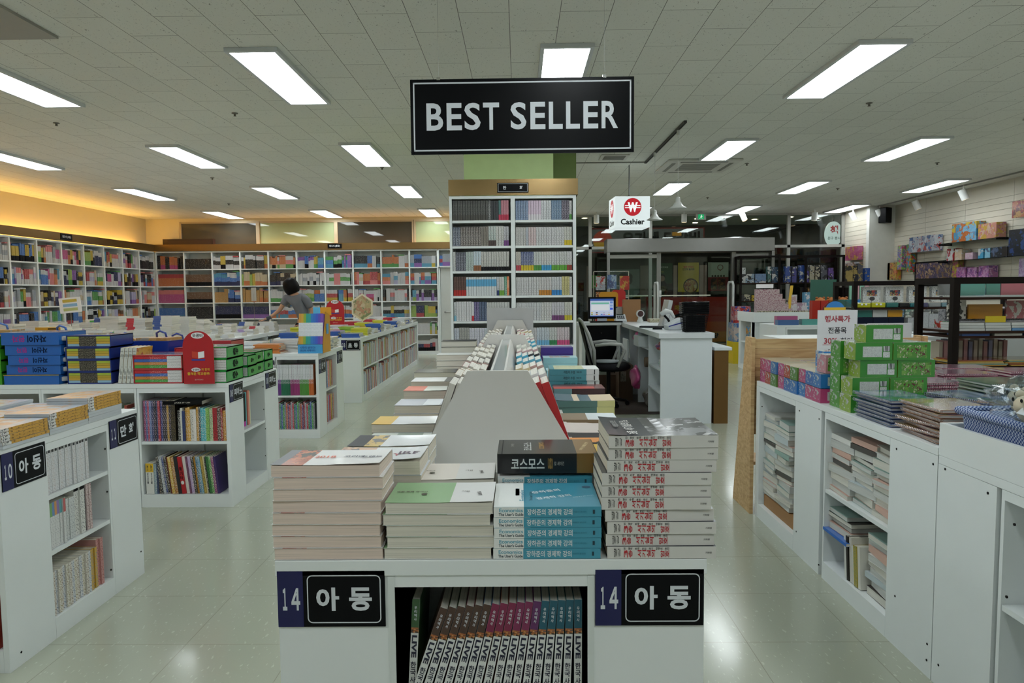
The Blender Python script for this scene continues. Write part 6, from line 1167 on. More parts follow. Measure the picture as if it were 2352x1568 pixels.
# wooden display with side board
wd=base('pale_pine',.5)[0]; nt=wd.node_tree; tc=N(nt,'ShaderNodeTexCoord'); mp=N(nt,'ShaderNodeMapping'); mp.inputs['Scale'].default_value=(3,14,30); nz=N(nt,'ShaderNodeTexNoise',Scale=1.6,Detail=6.0,Distortion=.8); cr=N(nt,'ShaderNodeValToRGB'); e=cr.color_ramp.elements; e[0].position=.35; e[0].color=lin('#b08c5e'); e[1].position=.62; e[1].color=lin('#cbab7c'); nt.links.new(tc.outputs['Object'],mp.inputs[0]); nt.links.new(mp.outputs[0],nz.inputs['Vector']); nt.links.new(nz.outputs['Fac'],cr.inputs[0]); nt.links.new(cr.outputs[0],nt.nodes['Principled BSDF'].inputs['Base Color'])
t=thing('wooden_display_stand','pale pine slanted display stand behind the green and pink boxes','display stand',T(1.44,4.31,0)); 
for x in (0,1.06):
    MB(T(x,0,0,90)@Matrix.Identity(4)).prism([(0,0),(.34,0),(.33,.06),(.12,1.11),(0,1.11)],-.022,0,wd).build('side_board',parent=t)
q=MB(); 
for k in range(10): q.box(.024,1.058,.03+.0*k,.048,.5+k*.06,.5+k*.06+.0585,wd)
q.build('back_planks',parent=t); MB().box(.024,1.058,.05,.3,.3,.32,wd).build('shelf',parent=t)
# candy and toy boxes
def carton(x,y,z,w_,d_,h_,face,side,lb,grp,rz=0,lbl=True,top=None):
    t=thing('toy_box',lb,'box',T(x,y,z,rz),grp); q=MB(); q.box(0,w_,0,d_,0,h_,M(side,.3,coat=.6),mf={'f':face,'l':ART([side,side,'#c4c8ca',side],30),'t':top or M('#b9c4b4',.2,coat=.8)}); q.build('carton',parent=t)
    if lbl:
        q=MB(); q.box(w_*.2,w_*.72,-.0006,0,h_*.18,h_*.78,PRINT('#ccd0cc','#7a7a80',500,900,.6)); q.box(w_*.75,w_*.93,-.0006,0,h_*.5,h_*.8,PRINT('#c8ccc8','#22262a',900,10,.5)); q.box(w_*.75,w_*.93,-.0006,0,h_*.15,h_*.46,PRINT('#d2d4d2','#6a6e6a',300,300,.62)); q.build('printed_label',parent=t)
    else:
        q=MB(); q.box(w_*.1,w_*.9,-.0006,0,h_*.12,h_*.85,ART(['#5a9a3a','#6a2a34','#c8c8a8','#7ab04a','#5a9a3a'],38)); q.build('printed_picture',parent=t)
G_=M('#38882c',.3,coat=.6); hb=.0785; gw_=.165
for i,(x,y,n,l_) in enumerate([(1.475,3.14,4,True),(1.643,3.14,0,True)]): pass
GB=[(1.49,3.12,0,1),(1.66,3.12,0,0),(1.50,3.13,1,1),(1.67,3.13,1,0),(1.535,3.135,2,1),(1.705,3.135,2,0),(1.51,3.13,3,1),(1.68,3.13,3,0),(1.56,3.14,4,1)]
for i,(x,y,l_,lb_) in enumerate(GB): carton(x,y,.846+l_*(hb+.0006),gw_,.11,hb,G_,'#8fb038','bright green box %s, layer %s from bottom, %s of the pair'%('with white label' if lb_ else 'with picture side',od(l_),'left' if lb_ else 'right') if l_<4 else 'single bright green box topping the green box pile','green boxes',lbl=bool(lb_))
for i in range(8): carton(1.86+.17*(i%3) if 0 else 1.50+.172*(i%2),3.255,.846+(i//2)*(hb+.0006),gw_,.10,hb,G_,'#4f9a30','green box in the rear row behind the front pile, layer %s, %s'%(od(i//2),'left' if i%2==0 else 'right'),'green boxes',lbl=False)
cc=[('#c0467c','pink'),('#c0467c','pink'),('#2f78c0','blue'),('#2f78c0','blue'),('#2f6ab8','blue'),('#c04a80','pink'),('#5a8a3a','olive green'),('#b8462a','orange'),('#c04a86','pink'),('#3a7ab8','blue')]
for l_ in range(2):
    for i in range(9):
        y=3.40+i*.098; c,nm=cc[(i+l_*3)%10]; carton(1.475+.004*((i*7)%3),y,.846+l_*(.072+.0006),.17,.094,.07,M(c,.3,coat=.6),c,'small %s candy box, %s layer, %s from the front along the island edge'%(nm,('lower','upper')[l_],od(i)),'pink and blue candy boxes',lbl=(i%2==0))
for i in range(6): carton(1.66,3.42+i*.14,.846+.073*0,.17,.12,.14,M(['#c8a0a8','#2f78c0','#c0a0a8'][i%3],.3,coat=.6),['#c88a9a','#2f78c0','#c88a9a'][i%3],'%s candy box of inner row, %s from the front'%(['pale pink','blue','rosy'][i%3],od(i)),'inner row of candy boxes')
carton(1.60,3.66,.992,.11,.1,.085,M('#3a80c8',.3,coat=.6),'#3a80c8','blue box standing on top of the candy boxes',None)
carton(1.50,3.405,.992,.10,.1,.09,M('#c88a98',.3,coat=.6),'#c88a98','pale pink box on top next to the green pile',None,lbl=False)
t=thing('price_notice','white paper sign with red Korean sale text behind green boxes','sign',T(1.70,3.98,1.0)); q=MB(); q.box(0,.225,-.003,0,-.04,.285,M('#d8d8dc',.4)); q.build('paper',parent=t); q=MB()
q.text('행사특가',(.112,-.004,.235),X_,Z_,.145,.04,M('#a8404c'),.03); q.text('전품목',(.112,-.004,.17),X_,Z_,.105,.036,M('#26262c'),.012); q.text('30%',(.075,-.004,.11),X_,Z_,.085,.034,M('#a8404c'),.02); q.text('할인',(.165,-.004,.11),X_,Z_,.075,.036,M('#26262c'),.012); q.text('3권이상',(.1,-.004,.055),X_,Z_,.1,.022,M('#26262c'),.03); q.box(.03,.12,-.0035,-.003,.086,.0885,M('#a8404c')); q.build('lettering',parent=t)
q=MB(); q.disc((.1,.004,.285),X_,Z_,.055,.05,M('#2f7ac0')); q.box(.04,.16,.0035,.006,.25,.30,yl); q.build('coloured_disc',parent=t)
MB().prism([(.12+.105*math.cos(R(a)),.24+.105*math.sin(R(a))) for a in range(0,360,12)],.008,.011,GLASS()).build('acrylic_disc',parent=t); MB().box(.05,.17,-.02,.06,-.155,-.04,GLASS('frosted','#c8d4d8')).build('holder_base',parent=t)
# spiral notebooks
def spiral(x,y,z,n,lb,grp,cov,edge,L=.30,W=.22,rz=0,tk=.012,fan=2.,wire='#b8bcc4'):
    kk=('spn',edge,L,W)
    if kk not in BM:
        q=MB(); q.box(-L/2,L/2,0,W,0,.0015,M(edge,.3,coat=.7)); q.box(-L/2,L/2,0,W,tk-.0015,tk,M(edge,.3,coat=.7),mf={'t':cov}); a=q.mesh('cover'); b=MB().box(-L/2+.004,L/2-.004,.008,W-.004,.0016,tk-.0016,PAGES('#cfcfcc')).mesh('page_block')
        q=MB(); k=int(L/.009)
        for i in range(k):
            xx=-L/2+.006+i*.009; q.add([(xx+.0015*s1,.002+(tk*.55)*math.cos(R(a_))-.0,tk/2+(tk*.6)*math.sin(R(a_))) for a_ in range(0,360,60) for s1 in (-1,1)],[(2*j,2*j+1,(2*j+3)%12,(2*j+2)%12) for j in range(6)],M(wire,.2,metal=.7),True)
        BM[kk]=(a,b,q.mesh('spiral_wire'))
    for i in range(n):
        t=thing('spiral_notebook',lb%('on top' if i==n-1 else od(n-1-i)+' from top'),'notebook',T(x+rnd.uniform(-.006,.006),y+rnd.uniform(-.006,.006),z+i*(tk+.0035),rz+rnd.uniform(-fan,fan)),grp)
        for nm,me in zip(('cover','page_block','spiral_wire'),BM[kk]): c=D.objects.new(nm,me); COL.objects.link(c); c.parent=t
cvb=ART(['#5a7ab8','#a8b4cc','#4a8a6a','#c8ccd4','#8aa0c8'],11,rough=.1,coat=1); cvy=ART(['#b8a050','#c8b8bc','#a88a9c','#c8b870','#d0ccd0'],9,rough=.1,coat=1); cvp=ART(['#b87a96','#c8a8b4','#c8b8c0','#a86a84'],9,rough=.1,coat=1); cvg=ART(['#4a7a4a','#2a5a3a','#8aa88a'],9,rough=.15,coat=1)
spiral(1.49,2.93,.849,7,'blue spiral notebook, %s, edge of right island','blue spiral notebooks',cvb,'#4a62a0',L=.30,W=.21,rz=-90)
spiral(1.50,2.60,.849,8,'yellow and pink spiral notebook, %s, nearest edge of right island','yellow spiral notebooks',cvy,'#c08a6a',L=.27,W=.22,rz=-90,wire='#d0c4c4',fan=8)
spiral(1.86,2.98,.849,6,'blue and purple spiral notebook, %s, second pile inward','blue-purple spiral notebooks',cvb,'#6a72b0',L=.3,W=.22,rz=-75,fan=5)
spiral(2.22,3.02,.849,9,'green spiral notebook, %s, pile with silver rings','green spiral notebooks',cvg,'#3a6a4a',L=.34,W=.24,fan=3,wire='#c8cccc')
spiral(2.05,2.66,.849,6,'tan and orange notebook, %s, pile before the green ones','tan notebooks',cvy,'#9a7a4a',L=.28,W=.22,rz=0,fan=5)
for i,(x,y,n) in enumerate([(2.05,3.42,6),(2.4,3.42,6),(2.75,3.35,7),(2.1,3.75,7),(2.45,3.78,6),(2.78,3.72,7),(2.2,4.05,8),(2.62,4.05,6)]):
    spiral(x,y,.849,n,'pink spiral notebook, %s, pink pile '+od(i)+' on the right island','pink spiral notebooks',cvp,'#b0486e',L=.30,W=.22,rz=rnd.uniform(-4,4),fan=2,wire='#c8a8b4')
# gingham basket with wrapped plush toys
gh,nt,p=base('blue_gingham',.8); tc=N(nt,'ShaderNodeTexCoord'); ck=N(nt,'ShaderNodeTexChecker',Scale=150.0); ck.inputs[1].default_value=lin('#22407e'); ck.inputs[2].default_value=lin('#a8b4cc'); nt.links.new(tc.outputs['Object'],ck.inputs[0]); nt.links.new(ck.outputs[0],p.inputs['Base Color'])
t=thing('fabric_basket','blue gingham cloth basket holding wrapped plush toys at right edge','basket',T(1.72,2.20,.823)); q=MB(); q.prism([(-.2,0),(.24,0),(.27,.165),(-.225,.165)],-.16,.16,gh); q.build('cloth_liner',parent=t,bevel=.02)
q=MB(); q.tube([(-.225,-.165,.165),(.27,-.165,.165),(.27,.165,.165),(-.225,.165,.165),(-.225,-.165,.165)],.014,gh); q.build('rolled_rim',parent=t)
pls=M('#cfc4ac',.9,var=.1); plb=M('#7ab0cc',.9,var=.1)
for i,(c,s_,m_,lb) in enumerate([((1.60,2.14,1.03),(.09,.08,.055),pls,'cream plush toy in clear bag, left in the gingham basket'),((1.76,2.12,1.04),(.08,.08,.06),pls,'white plush toy in clear bag, middle of the gingham basket'),((1.88,2.22,1.10),(.12,.09,.08),plb,'light blue plush toy in clear bag, right in the gingham basket'),((1.68,2.28,1.03),(.09,.07,.05),pls,'cream plush toy in clear bag, back of the gingham basket')]):
    q=MB(); c0=Vector(c); fur=m_
    def ball(d,r,k=1.0):
        vs=[];n=12
        for i2 in range(n+1):
            for j2 in range(20):
                th=math.pi*i2/n; ph=2*math.pi*j2/20; a_=r*(1+rnd.uniform(-.05,.05)); vs.append(c0+Vector(d)+Vector((a_*math.sin(th)*math.cos(ph),a_*math.sin(th)*math.sin(ph),a_*k*math.cos(th))))
        q.add(vs,[(i2*20+j2,i2*20+(j2+1)%20,(i2+1)*20+(j2+1)%20,(i2+1)*20+j2) for i2 in range(n) for j2 in range(20)],fur,True)
    u_=s_[0]; ball((0,0,-.015),u_*.62,.7); ball((-u_*.55,-.02,.012),u_*.42,.85)
    for sx in (-1,1): ball((-u_*.6,-.02+sx*u_*.3,.012+u_*.34),u_*.15); ball((u_*.35,sx*u_*.5,-.03),u_*.24,.8)
    o=q.build('plush_toy',label=lb,cat='plush toy',group='plush toys in gingham basket')
    q=MB(); [q.disc((c[0]-u_*.92,c[1]-.02+sx*.018,c[2]+.03),Y_,Z_,.006,.006,BLACK) for sx in (-1,1)]; q.build('eyes',parent=o)
    o2=blob('plastic_wrap',None,None,c,(s_[0]*1.25,s_[1]*1.3,s_[2]*1.3),GLASS('thin_film','#f0f4f6',.12,1.0),i+11,amp=.75,n=16); o2.parent=o; [setattr(f_,'use_smooth',False) for f_ in o2.data.polygons]
MB().box(1.55,1.95,1.55,1.95,.822,.86,PRINT('#c8ccd8','#9aa0b4',40,40)).build('flat_package',label='flat pale package in the raised rim, lower right corner',cat='package')
# ---------------------------------------------------------------- black stationery racks
BKM=M('#17110f',.45); SHM=M('#2c1a14',.45)
def rack(name,lb,x0,x1,y0,y1,zt,sh,pw=.03):
    t=thing(name,lb,'display rack')
    for x in (x0,x1-pw):
        for y in (y0,y1-pw): MB().box(x,x+pw,y,y+pw,0,zt-pw,BKM).build('post',parent=t)
    q=MB(); q.box(x0,x1,y0,y0+pw,zt-pw,zt,BKM); q.box(x0,x1,y1-pw,y1,zt-pw,zt,BKM); q.box(x0,x0+pw,y0+pw,y1-pw,zt-pw,zt,BKM); q.box(x1-pw,x1,y0+pw,y1-pw,zt-pw,zt,BKM); q.build('top_frame',parent=t)
    for z in sh: MB().box(x0+pw+.001,x1-pw-.001,y0+.002,y1-.002,z-.02,z,SHM).build('shelf',parent=t)
    return t
rack('display_rack','black stationery rack at the right picture edge, nearer one',3.47,5.4,5.6,6.15,1.49,[1.33,1.06,1.02,.78,.7],.052)
rack('display_rack','black stationery rack left of the nearest one, white puzzles hanging in it',3.63,5.6,7.6,8.1,1.49,[1.2,.93,.5],.045)
rack('display_rack','tall black rack with boxed figures before the glass front',4.66,6.85,14.75,15.15,2.13,[1.56,1.18,.8],.04)
for x in (5.45,6.0): MB().box(x,x+.04,14.7,14.74,0,2.1,BKM).build('rack_post',label='black upright post of tall rack, %s one'%('left' if x<5.6 else 'right'),cat='post')
def item(x,y,z,w_,d_,h_,m,lb,cat,grp,nm='package',front=None):
    q=MB(T(x,y,z)); q.box(0,w_,0,d_,0,h_,m,mf={'f':front or m}); return q.build(nm,label=lb,cat=cat,group=grp,bevel=0)
# nearer rack
xs=3.53; k=0
for i,(c,w_) in enumerate([('#8a8c8e',.14),('#6aa89c',.26),('#5a9488',.12),('#c0707a',.26),('#b86070',.14),('#4a5a80',.2),('#c07a80',.2),('#6aa89c',.2)]):
    item(xs,5.9,1.345,w_*.94,.02,.10,M(c,.25,coat=.8),'%s pouch hanging in top of the nearer rack, %s from left'%(['grey','mint','teal','pink','rose','blue','dusky pink','green'][i],od(i)),'pouch','pouches in the nearer rack','pouch'); xs+=w_
for i in range(5): item(3.53+i*.33,5.63,1.331,.31,.2,.012+.004*(i%2),M('#c4cccc',.2,coat=.8),'thin white file lying on the top shelf of the nearer rack, %s from left'%od(i),'file','files on the top shelf','file')
xs=3.55
for i,(c,w_,h_) in enumerate([('#26282a',.16,.16),('#b8701e',.3,.12),('#b86a70',.2,.15),('#3a4a6a',.2,.16),('#c8a0a0',.22,.14),('#c8b040',.2,.1)]):
    item(xs,5.8,1.15,w_*.93,.02,h_,ART([c,c,'#d8d4cc'],10) if i!=1 else M('#c08420',.3,coat=.5),'%s item hanging in the middle of nearer rack, %s from left'%(['dark','orange','pink','navy','rosy','yellow'][i],od(i)),'pouch','pouches in the nearer rack','pouch'); xs+=w_+.01
for i in range(6):
    for j in range(3): item(3.54+i*.21,5.62+.005*j,1.061+j*.022,.2,.25,.02,M(['#c4c6c4','#b8bcbc','#5a8ab8','#cccdc8'][(i+j*2)%4 if j==0 else (i+j)%2],.3,coat=.5),'white notebook in a low pile on nearer rack, pile %s, layer %s'%(od(i),od(j)),'notebook','notebook piles on nearer rack','notebook')
for i in range(5): item(3.56+i*.25,5.85,1.13,.22,.1,.1,PRINT('#8a8a90','#5a5c64',60,90),'grey packet standing behind the notebooks, %s from left'%od(i),'packet','grey packets in nearer rack')
for i in range(5): item(3.56+i*.26,5.62,1.021,.22,.2,.022,M(['#3a5a9a','#c8c8c0','#4a6ab0','#4a6ab0','#b8a030'][i],.3),'thin blue or white pad beneath the notebook shelf, %s from left'%od(i),'pad','pads beneath the notebook shelf','notepad')
item(3.75,5.63,1.128,.16,.01,.05,M('#c8b020',.4),'small yellow arched tag on the notebooks of nearer rack','tag',None,'tag')
for i in range(14): item(3.58+i*.042,5.95,.80,.03,.12,.15+.01*(i%3),M(['#b8b0a0','#c09090','#8a8aa8','#c8b8a8'][i%4],.4),'thin pastel booklet standing in low part of nearer rack, %s from left'%od(i),'booklet','pastel booklets','booklet')
for i in range(4):
    for j in range(5): item(3.52+i*.4+rnd.uniform(-.02,.02),5.58+.01*j,.781+j*.009,.38,.3,.008,M(['#a87a2c','#b8923a','#6a8a80','#7a3a2a','#b0a070'][(i+j*2)%5],.25,coat=.7),'thin folder on the low shelf of nearer rack, pile %s, layer %s'%(od(i),od(j)),'folder','folders on the low shelf','folder')
item(3.75,5.59,.71,.4,.008,.03,PRINT('#b8bcbc','#5a5c60',120,60),'long white printed label on low shelf edge of nearer rack','label',None,'shelf_label')
for i in range(7): item(3.53+i*.26,5.65,.702-.0,.22,.18,.05,ART(['#7a5a1c','#c8a83a','#4a3a1c','#a89050'],12),'golden wrapped packet on the bottom shelf of nearer rack, %s from left'%od(i),'packet','golden packets')
# rack with hanging puzzles
for i in range(4): 
    t=thing('hanging_puzzle','white card puzzle with dark print hanging %s in the black rack'%od(i),'puzzle',T(3.76+i*.25,7.66,1.26),'hanging white puzzles'); q=MB()
    for j in range(5): q.box(-.0,.19,j*.012,j*.012+.003,.0,.17,PRINT('#c8cac8','#6a6a6c',90,120,.6))
    q.build('cards',parent=t); q=MB(); q.disc((.1,-.002,.04),X_,Z_,.03,.022,M('#3a3c3e')); q.box(.04,.15,-.003,-.001,.07,.13,ART(['#3a5a7a','#b8443a','#3a3a34','#c8b070'],20)); q.build('picture',parent=t); q=MB(); q.cyl((.1,-.01,.185),(.1,.08,.185),.003,DARK,n=6); q.build('hook',parent=t)
xs=4.78
for i,(c,w_,h_) in enumerate([('#2a6a66',.17,.12),('#5a86a8',.16,.1),('#b83a1c',.14,.14),('#3a6a64',.15,.12)]): item(xs,7.64,1.3,w_,.1,h_,M(c,.25,coat=.8),'%s pouch hanging in the puzzle rack'%['dark teal','blue','orange red','green'][i],'pouch','pouches in the puzzle rack','pouch'); xs+=w_+.02
xs=3.69
for i,(c,w_) in enumerate([('#b8b820',.16),('#b8b820',.16),('#2a6a66',.14),('#1f2224',.12),('#2a6a70',.1),('#4a4a6a',.1),('#8a8e90',.14),('#6a8a94',.12),('#7a5a4a',.1)]):
    t=thing('tin_case','%s tin or case in the puzzle rack, %s from left'%(['yellow green','lime','dark teal','black','teal','violet','grey','blue grey','brown'][i],od(i)),'tin case',T(xs,7.64,1.202)); q=MB(); q.box(0,w_*.94,0,.1,-.0,.05 if i>2 else .055,M(c,.25,coat=.6)); q.build('case',parent=t,bevel=.01)
    if i<2: q=MB(); [q.disc((w_*.94*a_,-.002,.035),X_,Z_,.012,.01,PAPER) for a_ in (.35,.65)]; q.build('eyes',parent=t)
    xs+=w_
for i,(c,lb) in enumerate([('#2a6a62','green'),('#b8bab8','white'),('#c08a1e','orange')]): item(3.7+i*.165,7.64,1.10,.155,.1,.075,M(c,.3,coat=.4),'%s square tin on black boxes in the puzzle rack'%lb,'tin case','square tins','tin_case')
for i in range(3): item(3.69+i*.17,7.62,.931,.165,.14,.165,M('#1a2030',.3,coat=.3),'black box with white sticker, %s from left, in puzzle rack'%od(i),'box','black boxes in puzzle rack')
for i in range(7): item(4.24+i*.115,7.63,.931,.11,.12,.2+.02*(i%2)+(0 if i else -.04),PRINT('#b4b8ba','#7c828a',160,260,.6),'white printed carton, %s from left, beside black boxes'%od(i),'carton','white printed cartons')
for i in range(4): item(5.05+i*.12,7.6,1.0,.105,.06,.2,PRINT('#8a88a0','#c8c8d0',20,12,.5),'lilac packet hanging in the puzzle rack, %s from left'%od(i),'packet','lilac packets')
for i in range(5): item(5.08,7.58,.931+i*.014,.42,.3,.013,M('#c8c4ba' if i else '#5a3024',.4),'pale sheet pad, %s from bottom, on the right of puzzle rack'%od(i),'pad','sheet pads','notepad')
rack('display_rack','low dark shelf with puzzle cubes in front of the puzzle rack',4.0,5.3,7.1,7.4,.9,[.87,.45],.03)
for i in range(6):
    c=['#b86a50','#2a70b0','#1c1d1c','#c08c1a','#1c1d1c','#8ac020'][i]; t=thing('puzzle_cube','%s puzzle cube, %s from left, on low dark shelf'%(['coral','blue','black and yellow','orange','black and green','lime'][i],od(i)),'puzzle cube',T(4.45+i*.115,7.12,.901),'puzzle cubes'); MB().box(0,.09,0,.09,0,.09,M('#15161a',.3)).build('core',parent=t); q=MB()
    for a in range(3):
        for b in range(3): q.box(.004+a*.029,.028+a*.029,-.0015,0,.004+b*.029,.028+b*.029,M('#c8b820' if i==2 else '#6aa83a' if i==4 else c,.3))
    q.build('stickers',parent=t)
for i in range(2): item(4.28+i*.1-.1,7.12,.901+(i*.1 if i else 0),.09,.09,.09,[M('#b8bcc4',.2,coat=1),ART(['#b83a28','#c8ccd4','#2a8a4a'],14)][i],'small transparent boxed cube %s on low dark shelf'%['below','above'][i],'puzzle cube',None,'puzzle_cube')
for i in range(3): blob('metal_tin','round silver tin, %s from left, on low dark shelf'%od(i),'tin',(4.06+i*.09,7.2,.935),(.05,.05,.03),M('#a8acae',.3,metal=.8),i,'round silver tins',amp=0)
# tall rack with figure boxes before the glass
fb=[(4.71,.08,.32,'#c8cccc','white'),(4.78,.2,.19,'#8aa0b4','pale blue'),(4.99,.24,.19,'#6a88b0','blue'),(5.25,.08,.34,'#3a6a6a','teal'),(5.34,.15,.33,'#2a4a6a','dark blue'),(5.62,.12,.34,'#2a4a9a','royal blue'),(5.76,.1,.34,'#3a3a8a','indigo'),(5.94-.02,.1,.36,'#2a52a8','blue'),(6.03,.09,.36,'#4a3a9a','violet'),(6.13,.1,.36,'#b8b09a','cream and black'),(6.25,.1,.36,'#b8b09a','cream and black'),(6.37,.13,.36,'#5a5c68','grey'),(6.52,.12,.3,'#6a4a9a','purple')]
for i,(x,w_,h_,c,lb) in enumerate(fb): item(x,14.78,1.561,w_*.93,.12,h_,ART([c,c,'#1a1c24','#c8c8c8'],9),'%s figure box, %s from left on the upper shelf of tall rack'%(lb,od(i)),'figure box','figure boxes upper shelf','figure_box')
for i,(x,w_,h_,c,lb) in enumerate([(4.71,.05,.12,'#3a3424','dark'),(4.76,.14,.14,'#b0a890','white'),(4.92,.1,.12,'#c8a818','yellow'),(5.04,.12,.14,'#3a4a78','navy'),(5.2,.14,.14,'#7aa8c0','sky blue'),(5.4,.16,.28,'#141416','black'),(5.98,.08,.28,'#241c24','dark'),(6.1,.09,.27,'#c08030','orange'),(6.2,.09,.27,'#b87838','orange'),(6.42,.12,.24,'#2a3a8a','blue'),(6.58,.14,.24,'#3a2a7a','violet')]): item(x,14.78,1.181,w_*.93,.12,h_,ART([c,c,'#26262c'],9),'%s figure box, %s from left on lower shelf of tall rack'%(lb,od(i)),'figure box','figure boxes lower shelf','figure_box')
for i,(x,w_,h_,c,lb) in enumerate([(6.9,.14,.45,'#3a3a34','dark with pink top'),(7.05,.09,.45,'#1f2434','navy with red top'),(7.15,.1,.5,'#5a5a66','tall grey'),(7.3,.1,.4,'#2a5ab0','blue')]): item(x,14.8,1.45,w_,.12,h_,ART([c,c,'#b8a060'],8),'%s figure box at right of the tall rack'%lb,'figure box','figure boxes beside tall rack','figure_box')
MB().box(6.87,7.44,14.75,15.1,0,1.449,BKM).build('display_rack',label='narrow black cabinet right of the tall rack',cat='display rack')
# slat wall goods
GS=GLASS('green_glass','#9ab0a8',.05,1.4)
def shelf_g(y0,y1,z,lb): 
    t=thing('glass_shelf',lb,'shelf',None); MB().box(7.72,7.995,y0,y1,z-.008,z,GS).build('glass_plate',parent=t); q=MB(); [q.box(7.75,7.995,y,y+.01,z-.03,z-.009,BLACK) for y in (y0+.1,y1-.1)]; q.build('bracket',parent=t)
shelf_g(11.35,13.1,2.22,'upper glass shelf on the slat wall with two toy boxes'); shelf_g(10.2,13.1,1.90,'lower glass shelf on the slat wall with small boxes')
def wbox(y0,y1,z,h_,cols,lb,d=.16,sc=8,nm='toy_box',cat='toy box',grp='boxed toys on the slat wall'): MB().box(7.97-d,7.97,y0,y1,z+.001,z+h_,ART(cols,sc)).build(nm,label=lb,cat=cat,group=grp)
wbox(12.05,12.72,2.22,.33,['#b8642a','#5aa0c8','#7ab0d0','#c8b030','#4a90b8'],'large blue and orange toy box on upper glass shelf')
wbox(11.55,12.0,2.22,.26,['#c88a7a','#c8a03a','#b86a7a','#d0b0a0'],'pink and gold toy box on upper glass shelf')
wbox(10.6,11.2,2.5,.26,['#a82a2a','#c8704a','#7a2a34','#d0a060'],'red action toy box high at the right edge')
wbox(10.6,11.25,1.90,.42,['#101420','#141c34','#2a4a8a','#101420'],'large black box with blue glow at the right edge')
for i,(y,c,h_,lb) in enumerate([(12.65,'#a82228',.22,'red'),(12.42,'#c8b098',.2,'flesh-toned'),(12.12,'#c8a8b8',.12,'white and pink'),(11.85,'#4aa0c8',.17,'sky blue'),(11.68,'#8ac0d8',.17,'light blue'),(11.53,'#2a2a30',.17,'black'),(11.4,'#20242c',.17,'dark'),(11.27,'#241c1a',.17,'brown')]): wbox(y,y+.13 if i>2 else y+.2,1.90,h_,[c,c,'#c8c8c8' if i<4 else '#5a6a8a'],'%s box, %s from left on the lower glass shelf'%(lb,od(i)))
wbox(13.25,14.1,2.12,.3,['#b8bcc8','#4a6a9a','#c8ccd4','#b85a5a','#8a9ab0'],'big white and blue toy set hooked on the slat wall')
t=thing('framed_puzzle','dark framed puzzle picture leaning on the slat wall','picture',None); MB().box(7.93,7.96,12.7,14.08,1.45,1.93,BLACK).build('frame',parent=t); MB().box(7.925,7.93,12.75,14.03,1.48,1.90,ART(['#5a4a6a','#b89a78','#3a3a5a','#8a6a4a','#6a5a7a'],14,detail=4.)).build('picture',parent=t)
for i,(y,z,h_,c,lb) in enumerate([(15.0,1.60,.36,['#c8a020','#8a5a2a','#d8604a','#c8b060'],'yellow carded toy food, leftmost'),(14.65,1.60,.36,['#c8a020','#7a4a2a','#d8704a','#c8b060'],'yellow carded toy food, second'),(14.45,1.80,.5,['#6a6ab0','#c84a6a','#8ac04a','#c8b0b0'],'long purple card with colourful balls'),(14.12,1.74,.56,['#5a8a4a','#c83a3a','#3a8ac0','#d0a030'],'long green card with red balls'),(12.6,1.55,.34,['#c8b060','#c85a8a','#d8c040','#a89050'],'carded toys with pink and yellow pieces')]): wbox(y,y+.26 if i<2 else y+.17,z,h_,c,lb+', hanging on the slat wall',d=.1,sc=16,nm='carded_toy')
for i in range(3): wbox(12.3-i*.3,12.55-i*.3,1.56,.22-.02*(i%2),['#b06aa0','#c89ac0','#7a4a90'],'pink and purple toy house, %s from left'%od(i),sc=12)
wbox(10.75,11.0,1.56,.3,['#b8a8c8','#c8b8d0','#a88ab8'],'lilac hanging toy pack at right edge',sc=14); wbox(10.35,10.7,1.56,.36,['#4a3a2a','#b89a6a','#2a2a30'],'brown and dark toy pack at right edge',sc=10)
for i,(y,z,h_,c,lb) in enumerate([(15.3,2.05,.3,['#b04a7a','#c89a4a','#b8608a'],'pink bag hanging left of the pillar'),(15.3,1.7,.3,['#c8b0a8','#8a6a5a','#c0c0c8'],'pale toy pack left of the pillar'),(15.35,1.42,.3,['#c0ccd8','#6a90b8','#d8dce0'],'white and blue plush pack left of the pillar')]): MB().box(7.36,7.49,y,y+.55,z,z+h_,ART(c,9)).build('carded_toy',label=lb,cat='toy pack')
# white displays further back
uW,FW=unit('display_unit','tall white display with stickers before the glass front','display unit',4.02,5.55,11.9,12.76,.98,[('f',[('p',0,.70),('p',.72,1.53)],.2),('l',[('p',0,.1),('o',.12,.7,[.5]),('p',.72,.86)])],depth=.25)
q=MB(); q.box(4.0,5.57,11.88,11.9,.86,1.03,WHITE); q.box(4.0,4.02,11.9,12.78,.86,1.03,WHITE); q.build('raised_rim',parent=uW)
item(3.99+.06,12.2,.51,.2,.25,.26,ART(['#c88a2a','#c8b890','#3a8ac0'],10),'orange and cream toy box in the side of the tall white display','toy box',None,'toy_box'); 
t=thing('sticker_rack','stepped clear rack of stickers with yellow side on the white display','display rack',T(4.1,12.1,.981)); q=MB()
for i in range(5): q.box(.03*i,.62-.02*i,.09*i,.09*i+.08,0,.1+.085*i,PRINT('#b8a8a8','#8a5a68',90,60,.55))
q.build('tiers',parent=t); MB().prism([(.0,0),(.05,0),(.1,.5),(.06,.5)],.1,.13,yl,X=Matrix.Translation((.58,0,0))).build('side_panel',parent=t); MB().box(.15,.45,.42,.44,.46,.53,PAPER).build('header_card',parent=t)
for i in range(8): item(4.08+i*.16,11.92,.981,.145,.05,.07,PRINT('#b0a890','#4a4438',40,40,.5),'cream stamp box along the front of the white display, %s from left'%od(i),'box','stamp boxes','stamp_box')
